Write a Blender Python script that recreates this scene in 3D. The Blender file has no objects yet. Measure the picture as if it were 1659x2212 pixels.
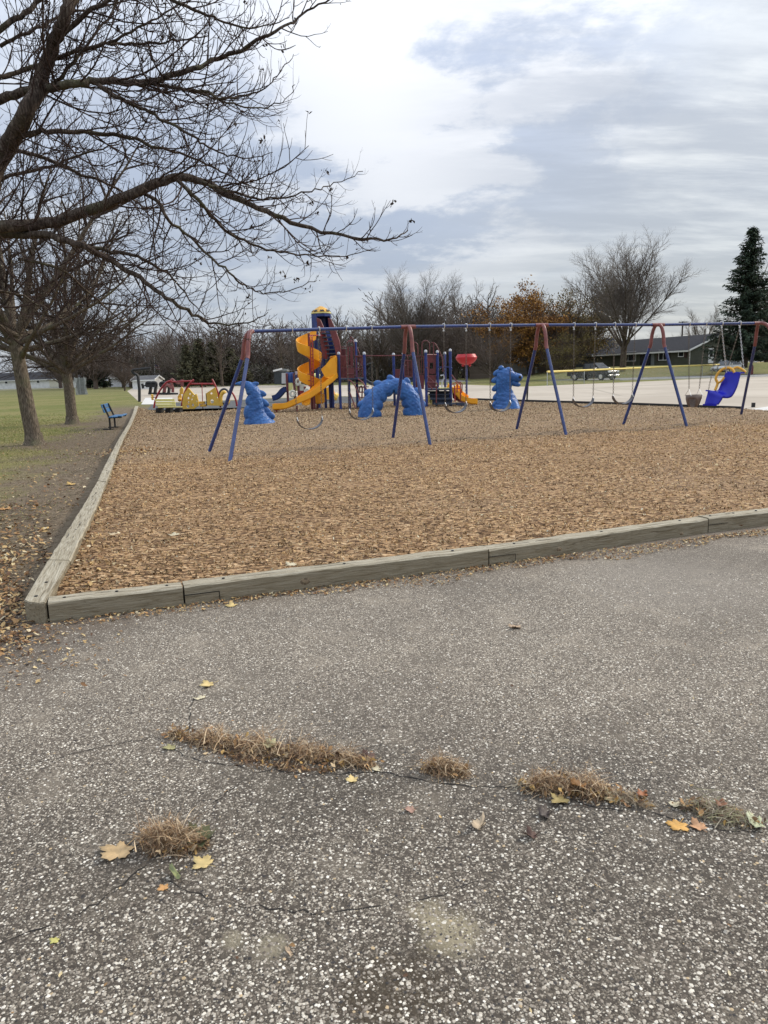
import bpy, math, random
import numpy as np
from mathutils import Vector, Matrix
R_ = math.radians
random.seed(7)
sc = bpy.context.scene
col = sc.collection

# ------------------------------------------------------------------ camera
PW, PH = 1659.0, 2212.0
FP = 26 / 36 * PH
PITCH = math.atan((1106 - 804) / FP)
ROLL = -0.029
EYE = 1.55
cd = bpy.data.cameras.new('camera'); cam = bpy.data.objects.new('camera', cd); col.objects.link(cam)
cd.sensor_fit = 'VERTICAL'; cd.sensor_height = 36; cd.lens = 26; cd.clip_start = .05; cd.clip_end = 3000
CR = Matrix.Rotation(math.pi / 2 - PITCH, 3, 'X') @ Matrix.Rotation(ROLL, 3, 'Z')
cam.matrix_world = Matrix.Translation((0, 0, EYE)) @ CR.to_4x4()
sc.camera = cam

# ------------------------------------------------------------------ sky, sun, exposure
SUN_AZ, SUN_EL = R_(62), R_(34)          # azimuth clockwise from +Y
w = bpy.data.worlds.new('World'); sc.world = w; w.use_nodes = True
nt = w.node_tree; nt.nodes.clear()
N = nt.nodes.new; LK = nt.links.new
def mth(op, a, b=None, c=None):
    n = N('ShaderNodeMath'); n.operation = op
    for i, v in enumerate((a, b, c)):
        if v is None: continue
        if isinstance(v, (int, float)): n.inputs[i].default_value = v
        else: LK(v, n.inputs[i])
    return n.outputs[0]
def ss(v, a, b):
    n = N('ShaderNodeMapRange'); n.interpolation_type = 'SMOOTHSTEP'
    LK(v, n.inputs[0]); n.inputs[1].default_value = a; n.inputs[2].default_value = b
    return n.outputs[0]
def mixc(f, a, b):
    n = N('ShaderNodeMix'); n.data_type = 'RGBA'
    if isinstance(f, (int, float)): n.inputs[0].default_value = f
    else: LK(f, n.inputs[0])
    for i, v in ((6, a), (7, b)):
        if isinstance(v, tuple): n.inputs[i].default_value = (*v, 1)
        else: LK(v, n.inputs[i])
    return n.outputs[2]
tc = N('ShaderNodeTexCoord'); nrm = N('ShaderNodeVectorMath'); nrm.operation = 'NORMALIZE'; LK(tc.outputs['Generated'], nrm.inputs[0])
sx = N('ShaderNodeSeparateXYZ'); LK(nrm.outputs[0], sx.inputs[0])
zz = mth('ADD', mth('MAXIMUM', sx.outputs[2], 0.0), 0.16)
cb = N('ShaderNodeCombineXYZ'); LK(mth('DIVIDE', sx.outputs[0], zz), cb.inputs[0]); LK(mth('DIVIDE', sx.outputs[1], zz), cb.inputs[1])
def noise(vec, scale, detail, rough=.55, dist=0.0, off=0.0):
    m = N('ShaderNodeMapping'); m.inputs[1].default_value = (off, off * .7, 0); LK(vec, m.inputs[0])
    n = N('ShaderNodeTexNoise'); n.inputs['Scale'].default_value = scale; n.inputs['Detail'].default_value = detail
    n.inputs['Roughness'].default_value = rough; n.inputs['Distortion'].default_value = dist; LK(m.outputs[0], n.inputs[0])
    return n.outputs[0]
def lobe(px, py, deg):
    d = CR @ Vector(((px - 829.5) / FP, -(py - 1106) / FP, -1)); d.normalize()
    n = N('ShaderNodeVectorMath'); n.operation = 'DOT_PRODUCT'; LK(nrm.outputs[0], n.inputs[0]); n.inputs[1].default_value = d
    return ss(n.outputs['Value'], math.cos(R_(deg)), 1.0)
n1 = noise(cb.outputs[0], .62, 9, .58, .12, 4.3)
n2 = noise(cb.outputs[0], 1.55, 9, .62, .15, 9.3)
st = N('ShaderNodeMapping'); st.inputs[2].default_value = (0, 0, R_(28)); st.inputs[3].default_value = (.45, 1.5, 1); LK(cb.outputs[0], st.inputs[0])
n3 = noise(st.outputs[0], 2.1, 9, .62, .15, 1.7)
base = mixc(ss(n1, .36, .62), (.40, .46, .575), (.62, .67, .755))
base = mixc(mth('MULTIPLY', ss(n2, .44, .62), .65), base, (.82, .845, .865))
base = mixc(mth('MULTIPLY', ss(n3, .45, .66), .38), base, (.42, .455, .53))
# brighter, whiter cloud towards the veiled sun on the right, a lit cumulus and a thin blue gap beside it
base = mixc(mth('MULTIPLY', lobe(1800, 500, 30), .55), base, (.84, .845, .80))
base = mixc(mth('MULTIPLY', mth('MULTIPLY', lobe(930, 140, 18), ss(n2, .44, .54)), .90), base, (.90, .90, .91))
base = mixc(mth('MULTIPLY', mth('MULTIPLY', lobe(1060, 70, 16), ss(n2, .54, .42)), .50), base, (.38, .45, .62))
base = mixc(mth('MULTIPLY', mth('MULTIPLY', lobe(1600, 190, 24), ss(n3, .30, .58)), .72), base, (.35, .385, .45))
base = mixc(mth('MULTIPLY', lobe(250, 500, 40), .30), base, (.47, .52, .62))
# overcast skies brighten steadily towards the zenith
grad = N('ShaderNodeVectorMath'); grad.operation = 'SCALE'; LK(base, grad.inputs[0]); LK(mth('ADD', mth('MULTIPLY', mth('MAXIMUM', sx.outputs[2], 0.0), 1.5), .72), grad.inputs[3]); base = grad.outputs[0]
sky = N('ShaderNodeTexSky'); sky.sky_type = 'NISHITA'; sky.sun_disc = False; sky.sun_elevation = SUN_EL; sky.sun_rotation = SUN_AZ
b1 = N('ShaderNodeBackground'); LK(sky.outputs[0], b1.inputs[0]); b1.inputs[1].default_value = .06
b2 = N('ShaderNodeBackground'); LK(base, b2.inputs[0]); b2.inputs[1].default_value = .645
mx = N('ShaderNodeMixShader'); mx.inputs[0].default_value = .86; LK(b1.outputs[0], mx.inputs[1]); LK(b2.outputs[0], mx.inputs[2])
wo = N('ShaderNodeOutputWorld'); LK(mx.outputs[0], wo.inputs[0])
ld = bpy.data.lights.new('sun', 'SUN'); ld.energy = 1.5; ld.angle = R_(10); ld.color = (1, .90, .76)
sun = bpy.data.objects.new('sun', ld); col.objects.link(sun)
sdir = Vector((math.sin(SUN_AZ) * math.cos(SUN_EL), math.cos(SUN_AZ) * math.cos(SUN_EL), math.sin(SUN_EL)))
sun.rotation_euler = sdir.to_track_quat('Z', 'Y').to_euler()
vs = sc.view_settings; vs.view_transform = 'Standard'; vs.look = 'None'; vs.gamma = 1; vs.exposure = 0.88; vs.use_curve_mapping = False
try:
    sc.cycles.max_bounces = 6; sc.cycles.transparent_max_bounces = 6
except Exception: pass

# ------------------------------------------------------------------ helpers
def ray(x, y): return CR @ Vector(((x - 829.5) / FP, -(y - 1106) / FP, -1))
def G(x, y, z=0.0):
    d = ray(x, y); t = (z - EYE) / d.z; return Vector((d.x * t, d.y * t, z))
def W(x, y, Y):
    d = ray(x, y); t = Y / d.y; return Vector((d.x * t, Y, EYE + d.z * t))
S_ = 1659 / 2500
CROP = {1: (0, 1050, 3.6867), 2: (400, 1050, 3.6867), 3: (800, 950, 4.1475), 4: (1100, 1000, 4.1475), 5: (1400, 1000, 4.1475),
        6: (1700, 1000, 3.6867), 7: (2050, 950, 3.6867), 'd1': (430, 1200, 8.295), 'd2': (600, 1190, 8.295), 'd3': (1080, 1080, 6.636),
        'd4': (1320, 1100, 6.636), 'd5': (860, 1200, 6.9125), 'd6': (980, 990, 8.295), 'd7': (1740, 1120, 5.184), 'd8': (2240, 1140, 6.38)}
def pp(c, x, y):
    o = CROP[c]; return ((o[0] + x / o[2]) * S_, (o[1] + y / o[2]) * S_)
def K(c, x, y, Y): return W(*pp(c, x, y), Y)
ORG = {}
def tag(o, label=None, cat=None, group=None, kind=None):
    if label: o['label'] = label
    if cat: o['category'] = cat
    if group: o['group'] = group
    if kind: o['kind'] = kind
    return o
def thing(name, loc, label, cat, group=None):
    o = bpy.data.objects.new(name, None); col.objects.link(o); o.location = loc; o.empty_display_size = .1
    ORG[o] = Vector(loc); return tag(o, label, cat, group)
def link(name, me, mat, parent=None, org=None):
    if mat is not None: me.materials.clear(); me.materials.append(mat)
    o = bpy.data.objects.new(name, me); col.objects.link(o)
    if parent is not None: o.parent = parent
    return o
def copy_tree(o, parent=None):
    c = o.copy(); col.objects.link(c)
    if parent is not None: c.parent = parent
    for ch in [x for x in o.children]: copy_tree(ch, c)
    return c

class MB:
    def __init__(s): s.v = []; s.f = []
    def add(s, vs, fs):
        b = len(s.v); s.v += [tuple(p) for p in vs]; s.f += [tuple(b + i for i in f) for f in fs]; return s
    def box(s, c, sz, rz=0, M=None):
        hx, hy, hz = (q / 2 for q in sz); M = M or Matrix.Rotation(rz, 3, 'Z'); c = Vector(c)
        P = [c + M @ Vector((x * hx, y * hy, z * hz)) for x in (-1, 1) for y in (-1, 1) for z in (-1, 1)]
        return s.add(P, [(0, 1, 3, 2), (4, 6, 7, 5), (0, 4, 5, 1), (2, 3, 7, 6), (0, 2, 6, 4), (1, 5, 7, 3)])
    def bar(s, a, b, wd, ht, up=(0, 0, 1)):
        a = Vector(a); b = Vector(b); d = b - a; L = d.length; d.normalize(); up = Vector(up)
        x = d.cross(up)
        if x.length < 1e-4: x = d.cross(Vector((0, 1, 0)))
        x.normalize(); u = x.cross(d)
        P = [p + x * i * wd / 2 + u * j * ht / 2 for p in (a, b) for i, j in ((-1, -1), (1, -1), (1, 1), (-1, 1))]
        return s.add(P, [(3, 2, 1, 0), (4, 5, 6, 7), (0, 1, 5, 4), (1, 2, 6, 5), (2, 3, 7, 6), (3, 0, 4, 7)])
    def tube(s, pts, r, n=8, cap=True, closed=False):
        pts = [Vector(p) for p in pts]; m = len(pts); rr = r if isinstance(r, (list, tuple)) else [r] * m
        u = None; P = []
        for i in range(m):
            if closed: t = pts[(i + 1) % m] - pts[i - 1]
            else: t = pts[min(i + 1, m - 1)] - pts[max(i - 1, 0)]
            t.normalize()
            if u is None:
                u = t.cross(Vector((0, 0, 1)));
                if u.length < .05: u = t.cross(Vector((0, 1, 0)))
            u = u - t * u.dot(t); u.normalize(); b = t.cross(u)
            for k in range(n):
                a = 2 * math.pi * k / n; P.append(pts[i] + (u * math.cos(a) + b * math.sin(a)) * rr[i])
        F = []
        for i in range(m if closed else m - 1):
            j = (i + 1) % m
            for k in range(n): F.append((i * n + k, i * n + (k + 1) % n, j * n + (k + 1) % n, j * n + k))
        if cap and not closed: F += [tuple(range(n - 1, -1, -1)), tuple((m - 1) * n + k for k in range(n))]
        return s.add(P, F)
    def lathe(s, prof, n=16, c=(0, 0, 0), sx=1, sy=1):
        c = Vector(c); P = []; F = []
        for r, z in prof:
            for k in range(n):
                a = 2 * math.pi * k / n; P.append(c + Vector((r * sx * math.cos(a), r * sy * math.sin(a), z)))
        for i in range(len(prof) - 1):
            for k in range(n): F.append((i * n + k, i * n + (k + 1) % n, (i + 1) * n + (k + 1) % n, (i + 1) * n + k))
        F += [tuple(range(n - 1, -1, -1)), tuple((len(prof) - 1) * n + k for k in range(n))]
        return s.add(P, F)
    def ball(s, c, r, n=12, m=7, sc3=(1, 1, 1), M=None):
        c = Vector(c); M = M or Matrix.Identity(3); P = []; F = []
        for i in range(m):
            th = math.pi * (i + .5) / m
            for k in range(n):
                a = 2 * math.pi * k / n
                P.append(c + M @ Vector((r * sc3[0] * math.sin(th) * math.cos(a), r * sc3[1] * math.sin(th) * math.sin(a), r * sc3[2] * math.cos(th))))
        for i in range(m - 1):
            for k in range(n): F.append((i * n + k, (i + 1) * n + k, (i + 1) * n + (k + 1) % n, i * n + (k + 1) % n))
        F += [tuple(range(n)), tuple((m - 1) * n + k for k in range(n - 1, -1, -1))]
        return s.add(P, F)
    def slab(s, poly, ext):            # polygon of 3D points extruded by a vector
        poly = [Vector(p) for p in poly]; ext = Vector(ext); n = len(poly)
        P = poly + [p + ext for p in poly]
        return s.add(P, [tuple(range(n - 1, -1, -1)), tuple(n + i for i in range(n))] + [(i, (i + 1) % n, n + (i + 1) % n, n + i) for i in range(n)])
    def build(s, name, mat, parent=None, smooth=True, ang=35, bevel=0, seg=1):
        o3 = Vector((0, 0, 0)); p = parent
        while p is not None: o3 = o3 + Vector(p.location); p = p.parent
        me = bpy.data.meshes.new(name); me.from_pydata([Vector(v) - o3 for v in s.v], [], s.f); me.validate()
        if bevel:
            import bmesh
            bm = bmesh.new(); bm.from_mesh(me)
            bmesh.ops.bevel(bm, geom=bm.edges[:], offset=bevel, segments=seg, affect='EDGES'); bm.to_mesh(me); bm.free()
        if smooth:
            me.polygons.foreach_set('use_smooth', [True] * len(me.polygons)); me.set_sharp_from_angle(angle=R_(ang))
        me.update()
        return link(name, me, mat, parent)
def np_mesh(name, V, F, mat, parent=None, colors=None, smooth=False):
    V = np.asarray(V, dtype=np.float32); me = bpy.data.meshes.new(name)
    k = F.shape[1]; nf = F.shape[0]
    me.vertices.add(len(V)); me.vertices.foreach_set('co', V.ravel())
    me.loops.add(nf * k); me.loops.foreach_set('vertex_index', F.astype(np.int32).ravel())
    me.polygons.add(nf); me.polygons.foreach_set('loop_start', np.arange(0, nf * k, k, dtype=np.int32))
    try: me.polygons.foreach_set('loop_total', np.full(nf, k, dtype=np.int32))
    except Exception: pass
    if smooth: me.polygons.foreach_set('use_smooth', np.ones(nf, dtype=bool))
    if colors is not None:
        a = me.color_attributes.new('Col', 'FLOAT_COLOR', 'POINT')
        c = np.ones((len(V), 4), dtype=np.float32); c[:, :3] = colors; a.data.foreach_set('color', c.ravel())
    me.update(calc_edges=True)
    return link(name, me, mat, parent)
def polys_np(polys):
    """tubes for many polylines [(pts, radii)], grouped and vectorised"""
    groups = {}
    for p, r in polys:
        s = 8 if r[0] > .08 else 6 if r[0] > .035 else 4 if r[0] > .012 else 3
        groups.setdefault((len(p), s), []).append((p, r))
    Vs, Fs, b = [], [], 0
    for (m, s), L in groups.items():
        P = np.array([q[0] for q in L], dtype=np.float64); Rr = np.array([q[1] for q in L]); n = len(L)
        T = np.empty_like(P); T[:, 1:-1] = P[:, 2:] - P[:, :-2]; T[:, 0] = P[:, 1] - P[:, 0]; T[:, -1] = P[:, -1] - P[:, -2]
        T /= np.linalg.norm(T, axis=2, keepdims=True) + 1e-9
        mean = P[:, -1] - P[:, 0]; ref = np.zeros((n, 3)); ref[np.arange(n), np.argmin(np.abs(mean), axis=1)] = 1
        U = np.cross(T, ref[:, None, :]); U /= np.linalg.norm(U, axis=2, keepdims=True) + 1e-9; B = np.cross(T, U)
        a = np.arange(s) * 2 * np.pi / s
        V = P[:, :, None, :] + Rr[:, :, None, None] * (U[:, :, None, :] * np.cos(a)[None, None, :, None] + B[:, :, None, :] * np.sin(a)[None, None, :, None])
        i = np.arange(n)[:, None, None] * m * s; j = np.arange(m - 1)[None, :, None] * s; k = np.arange(s)[None, None, :]; k2 = (k + 1) % s
        F = np.stack([i + j + k, i + j + k2, i + j + s + k2, i + j + s + k], axis=-1).reshape(-1, 4) + b
        Vs.append(V.reshape(-1, 3)); Fs.append(F); b += n * m * s
    return np.concatenate(Vs), np.concatenate(Fs)

# ------------------------------------------------------------------ materials
def newmat(name):
    m = bpy.data.materials.new(name); m.use_nodes = True; t = m.node_tree; bs = t.nodes['Principled BSDF']
    return m, t, bs
class NT:
    def __init__(s, t): s.t = t
    def n(s, typ, **kw):
        x = s.t.nodes.new(typ)
        for k, v in kw.items(): setattr(x, k, v)
        return x
    def l(s, a, b): s.t.links.new(a, b)
    def obj(s): return s.n('ShaderNodeTexCoord').outputs['Object']
    def noise(s, vec, scale, detail=4, rough=.55, dist=0):
        x = s.n('ShaderNodeTexNoise'); x.inputs['Scale'].default_value = scale; x.inputs['Detail'].default_value = detail
        x.inputs['Roughness'].default_value = rough; x.inputs['Distortion'].default_value = dist; s.l(vec, x.inputs[0]); return x.outputs[0]
    def vor(s, vec, scale, feature='F1'):
        x = s.n('ShaderNodeTexVoronoi', feature=feature); x.inputs['Scale'].default_value = scale; s.l(vec, x.inputs['Vector']); return x
    def map(s, vec, loc=(0, 0, 0), rot=(0, 0, 0), scl=(1, 1, 1)):
        x = s.n('ShaderNodeMapping'); x.inputs[1].default_value = loc; x.inputs[2].default_value = rot; x.inputs[3].default_value = scl; s.l(vec, x.inputs[0]); return x.outputs[0]
    def math(s, op, a, b=None):
        x = s.n('ShaderNodeMath', operation=op)
        for i, v in enumerate((a, b)):
            if v is None: continue
            if isinstance(v, (int, float)): x.inputs[i].default_value = v
            else: s.l(v, x.inputs[i])
        return x.outputs[0]
    def ss(s, v, a, b, lo=0, hi=1):
        x = s.n('ShaderNodeMapRange', interpolation_type='SMOOTHSTEP'); s.l(v, x.inputs[0])
        for i, q in ((1, a), (2, b), (3, lo), (4, hi)): x.inputs[i].default_value = q
        return x.outputs[0]
    def mix(s, f, a, b, mode='MIX'):
        x = s.n('ShaderNodeMix', data_type='RGBA', blend_type=mode)
        if isinstance(f, (int, float)): x.inputs[0].default_value = f
        else: s.l(f, x.inputs[0])
        for i, v in ((6, a), (7, b)):
            if isinstance(v, tuple): x.inputs[i].default_value = (*v, 1)
            else: s.l(v, x.inputs[i])
        return x.outputs[2]
    def ramp(s, v, stops, const=False):
        x = s.n('ShaderNodeValToRGB'); cr = x.color_ramp
        if const: cr.interpolation = 'CONSTANT'
        while len(cr.elements) < len(stops): cr.elements.new(.5)
        for e, (p, c) in zip(cr.elements, stops): e.position = p; e.color = (*c, 1)
        s.l(v, x.inputs[0]); return x.outputs[0]
    def bump(s, h, bs, strength=.5, dist=.01):
        x = s.n('ShaderNodeBump'); x.inputs['Strength'].default_value = strength; x.inputs['Distance'].default_value = dist
        s.l(h, x.inputs['Height']); s.l(x.outputs[0], bs.inputs['Normal'])
def pm(name, c, rough=.5, metal=0, var=.25, scale=6, bump=0, c2=None, dirt=None, spec=.5, coat=0):
    m, t, bs = newmat(name); q = NT(t); o = q.obj(); n = q.noise(o, scale, 6, .6)
    c2 = c2 or tuple(x * (1 - var) for x in c)
    cc = q.mix(q.ss(n, .3, .7), tuple(min(1, x * (1 + var * .4)) for x in c), c2)
    if dirt:
        cc = q.mix(q.ss(q.noise(o, scale * 4.3, 8, .7), .52, .75, 0, .7), cc, dirt)
    q.l(cc, bs.inputs['Base Color']); bs.inputs['Metallic'].default_value = metal
    q.l(q.ss(q.noise(o, scale * 2.1, 4), .2, .8, max(0, rough - .1), min(1, rough + .12)), bs.inputs['Roughness'])
    bs.inputs['Specular IOR Level'].default_value = spec; bs.inputs['Coat Weight'].default_value = coat
    if bump: q.bump(q.noise(o, scale * 8, 6, .65), bs, bump, .01)
    return m
def attrmat(name, rough=.85, var=.25, scale=40, trans=0):
    m, t, bs = newmat(name); q = NT(t); a = q.n('ShaderNodeAttribute', attribute_name='Col')
    n = q.noise(q.obj(), scale, 3)
    q.l(q.mix(1.0, a.outputs[0], q.ramp(n, [(.3, (1 - var,) * 3), (.7, (1 + var * .3,) * 3)]), 'MULTIPLY'), bs.inputs['Base Color'])
    bs.inputs['Roughness'].default_value = rough; bs.inputs['Specular IOR Level'].default_value = .25
    return m
M = {}
M['blue_post'] = pm('blue_painted_steel', (.018, .04, .20), .38, 0, .35, 5, c2=(.014, .03, .13), dirt=(.05, .06, .11))
M['blue_leg'] = pm('swing_blue_paint', (.010, .034, .16), .26, .0, .3, 6, c2=(.010, .026, .12), dirt=(.05, .06, .10), coat=.5)
M['maroon'] = pm('faded_maroon_paint', (.16, .036, .038), .5, 0, .3, 4, c2=(.11, .025, .028), dirt=(.17, .08, .07))
M['elbow'] = pm('faded_red_paint', (.22, .070, .062), .42, 0, .3, 9, c2=(.16, .05, .045), dirt=(.30, .15, .13))
M['yellow'] = pm('yellow_slide_plastic', (.86, .40, .022), .42, 0, .15, 2, c2=(.82, .355, .018), spec=.4)
M['yellow2'] = pm('bright_yellow_plastic', (.80, .52, .09), .45, 0, .15, 3, c2=(.74, .45, .07))
M['pale_yellow'] = pm('pale_yellow_slats', (.74, .68, .26), .55, 0, .1, 3)
M['serpent'] = pm('faded_blue_concrete', (.045, .17, .43), .55, 0, .3, 3.0, .4, c2=(.03, .115, .33), dirt=(.10, .25, .46))
def serpent_mat():
    m, t, bs = newmat('scaly_blue_paint'); q = NT(t); o = q.obj(); wv = q.map(o, scl=(1, 1, .8)); wv2 = q.n('ShaderNodeVectorMath', operation='ADD'); q.l(wv, wv2.inputs[0]); nn = q.n('ShaderNodeTexNoise'); nn.inputs['Scale'].default_value = 7; q.l(o, nn.inputs[0]); s3 = q.n('ShaderNodeVectorMath', operation='SCALE'); q.l(nn.outputs['Color'], s3.inputs[0]); s3.inputs[3].default_value = .10; q.l(s3.outputs[0], wv2.inputs[1]); v = q.vor(wv2.outputs[0], 13, 'SMOOTH_F1'); n = q.noise(o, 3, 6, .6)
    c = q.mix(q.ss(n, .3, .7), (.014, .082, .28), (.028, .135, .39)); c = q.mix(q.ss(v.outputs[0], .35, .75, 0, .6), c, (.014, .065, .22))
    c = q.mix(q.ss(q.noise(o, 12, 6, .7), .58, .78, 0, .5), c, (.11, .27, .46)); q.l(c, bs.inputs['Base Color']); bs.inputs['Roughness'].default_value = .5
    q.bump(q.math('ADD', q.ss(v.outputs[0], .8, .1), q.math('MULTIPLY', q.noise(o, 30, 5), .25)), bs, .6, .014); return m
M['serpent'] = serpent_mat()
M['red'] = pm('red_plastic', (.46, .010, .018), .5, 0, .15, 3)
M['red_pipe'] = pm('red_pipe_paint', (.35, .03, .035), .4, 0, .25, 5, c2=(.24, .02, .025))
M['black'] = pm('black_rubber', (.012, .012, .013), .6, 0, .3, 6)
M['chain'] = pm('galvanised_chain', (.17, .15, .125), .5, .6, .4, 30, c2=(.10, .075, .055))
M['chain_bright'] = pm('new_zinc_chain', (.6, .6, .6), .35, .8, .2, 30)
M['zinc'] = pm('zinc_hanger', (.75, .75, .73), .3, .7, .2, 20)
M['cap_white'] = pm('pale_cap_plastic', (.52, .54, .58), .5, 0, .2, 10)
M['seat'] = pm('dark_swing_rubber', (.09, .085, .09), .42, 0, .3, 12)
M['seat_tan'] = pm('tan_swing_rubber', (.17, .125, .10), .6, 0, .3, 12)
M['deepblue'] = pm('deep_blue_plastic', (.006, .010, .42), .38, 0, .15, 4, c2=(.005, .008, .36))
M['gold'] = pm('gold_plastic_bar', (.72, .38, .04), .4, 0, .2, 8)
M['deck'] = pm('dark_blue_deck_coating', (.03, .045, .08), .6, 0, .35, 8, .2)
M['darkstep'] = pm('slate_step_coating', (.035, .05, .08), .6, 0, .35, 8)
M['white'] = pm('white_paint', (.72, .72, .70), .6, 0, .12, 4)
M['cream'] = pm('cream_paint', (.66, .63, .52), .6, 0, .12, 4)
M['fence_yellow'] = pm('yellow_fence_cap', (.80, .62, .16), .5, 0, .12, 2)
M['galv'] = pm('galvanised_steel', (.42, .44, .44), .45, .5, .2, 5)
M['glass'] = pm('dark_window_glass', (.02, .025, .03), .12, 0, .3, 2, spec=.6)
M['roof_dark'] = pm('dark_asphalt_shingles', (.032, .033, .039), .95, 0, .3, 3, .3, spec=.2)
M['roof_grey'] = pm('grey_asphalt_shingles', (.10, .10, .105), .9, 0, .25, 3, .3)
M['roof_brown'] = pm('brown_shingles', (.085, .07, .06), .9, 0, .25, 3)
M['trim'] = pm('white_trim_paint', (.74, .74, .72), .5, 0, .08, 6)
M['shutter'] = pm('oxblood_shutter_paint', (.045, .018, .018), .6, 0, .2, 6)
M['carblack'] = pm('black_car_paint', (.008, .009, .011), .3, 0, .2, 2, spec=.35, coat=.15)
M['carsilver'] = pm('silver_car_paint', (.42, .43, .42), .28, .5, .1, 2, coat=.5)
M['chrome'] = pm('chrome', (.7, .7, .7), .2, .9, .1, 5)
M['tyre'] = pm('tyre_rubber', (.015, .015, .015), .8, 0, .2, 9)
M['headlight'] = pm('headlamp_lens', (.7, .72, .72), .15, 0, .1, 9)
M['brownfence'] = pm('weathered_board_fence', (.16, .125, .095), .85, 0, .3, 2, .2)
M['greyfence'] = pm('grey_board_fence', (.20, .195, .18), .85, 0, .3, 2, .2)
M['pole_wood'] = pm('utility_pole_wood', (.07, .055, .045), .9, 0, .3, 3)
M['bluebench'] = pm('blue_bench_plastic', (.035, .14, .30), .5, 0, .25, 6)
M['slideblue'] = pm('navy_slide_plastic', (.014, .035, .13), .35, 0, .2, 4)
M['bluepanel'] = pm('blue_panel_plastic', (.035, .10, .32), .45, 0, .2, 4)
M['flag_r'] = pm('flag_red', (.45, .03, .04), .8); M['flag_w'] = pm('flag_white', (.75, .75, .75), .8); M['flag_b'] = pm('flag_blue', (.02, .03, .15), .8)
M['greywall'] = pm('grey_siding', (.17, .18, .18), .8, 0, .15, 2)
M['darkshed'] = pm('charcoal_shed_siding', (.035, .042, .045), .8, 0, .2, 2)
M['tanwall'] = pm('tan_brick', (.20, .15, .115), .85, 0, .3, 3)
M['pinkwhite'] = pm('pale_pink_plastic', (.55, .45, .48), .5, 0, .2, 4)
def siding(name, c, pitch=.2):
    m, t, bs = newmat(name); q = NT(t); o = q.obj(); sp = q.n('ShaderNodeSeparateXYZ'); q.l(o, sp.inputs[0])
    fr = q.math('FRACT', q.math('DIVIDE', sp.outputs[2], pitch))
    cc = q.mix(q.ss(q.noise(o, 1.5, 5), .3, .7), c, tuple(x * .8 for x in c))
    cc = q.mix(q.ss(fr, .12, .0, 0, .6), cc, tuple(x * .35 for x in c))
    q.l(cc, bs.inputs['Base Color']); bs.inputs['Roughness'].default_value = .75; q.bump(fr, bs, .6, .02); return m
M['olive'] = siding('olive_lap_siding', (.075, .078, .055), .22)
M['whitesiding'] = siding('white_lap_siding', (.80, .80, .79), .3)
def bark(name, c1, c2, sc_=9):
    m, t, bs = newmat(name); q = NT(t); o = q.obj()
    o2 = q.map(o, scl=(1, 1, .16)); v = q.vor(o2, sc_ * 4.5, 'DISTANCE_TO_EDGE'); n = q.noise(o2, sc_ * 2.6, 10, .75, 1.6)
    h = q.math('ADD', q.math('MULTIPLY', v.outputs[0], .5), n)
    cc = q.ramp(h, [(.42, tuple(x * .4 for x in c1)), (.56, c1), (.78, c2)])
    cc = q.mix(q.ss(q.noise(o, 2.2, 5), .50, .72, 0, .55), cc, (.16, .17, .09))
    q.l(cc, bs.inputs['Base Color']); bs.inputs['Roughness'].default_value = .95; bs.inputs['Specular IOR Level'].default_value = .15
    q.bump(h, bs, .9, .03); return m
M['bark'] = bark('ridged_grey_bark', (.145, .117, .088), (.32, .27, .205))
M['bark_dark'] = bark('dark_bark', (.085, .064, .050), (.19, .155, .125), 7)
M['twig'] = pm('twig_bark', (.060, .040, .033), .9, 0, .3, 4, spec=.15)
M['twig_mid'] = pm('greybrown_twig_bark', (.062, .046, .037), .9, 0, .3, 2, spec=.15)
M['twig_far'] = pm('far_twig_bark', (.17, .145, .125), .95, 0, .3, .3, spec=.1)
M['twig_far2'] = pm('far_reddish_twig_bark', (.125, .098, .082), .95, 0, .35, .3, spec=.1)
M['twig_far3'] = pm('far_grey_twig_bark', (.22, .195, .17), .95, 0, .3, .3, spec=.1)
M['leaf'] = attrmat('leaf_surfaces', .7, .3, 60)
M['chips'] = attrmat('chip_surfaces', .9, .35, 90)
M['pebble'] = attrmat('pebble_surfaces', .7, .2, 200)
M['straw'] = attrmat('dry_blades', .85, .25, 60)
M['needles'] = attrmat('needle_foliage', .85, .3, 3)

f0, f1 = G(20, 1345), G(1659, 1135); dv = (f1 - f0).normalized()
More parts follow.
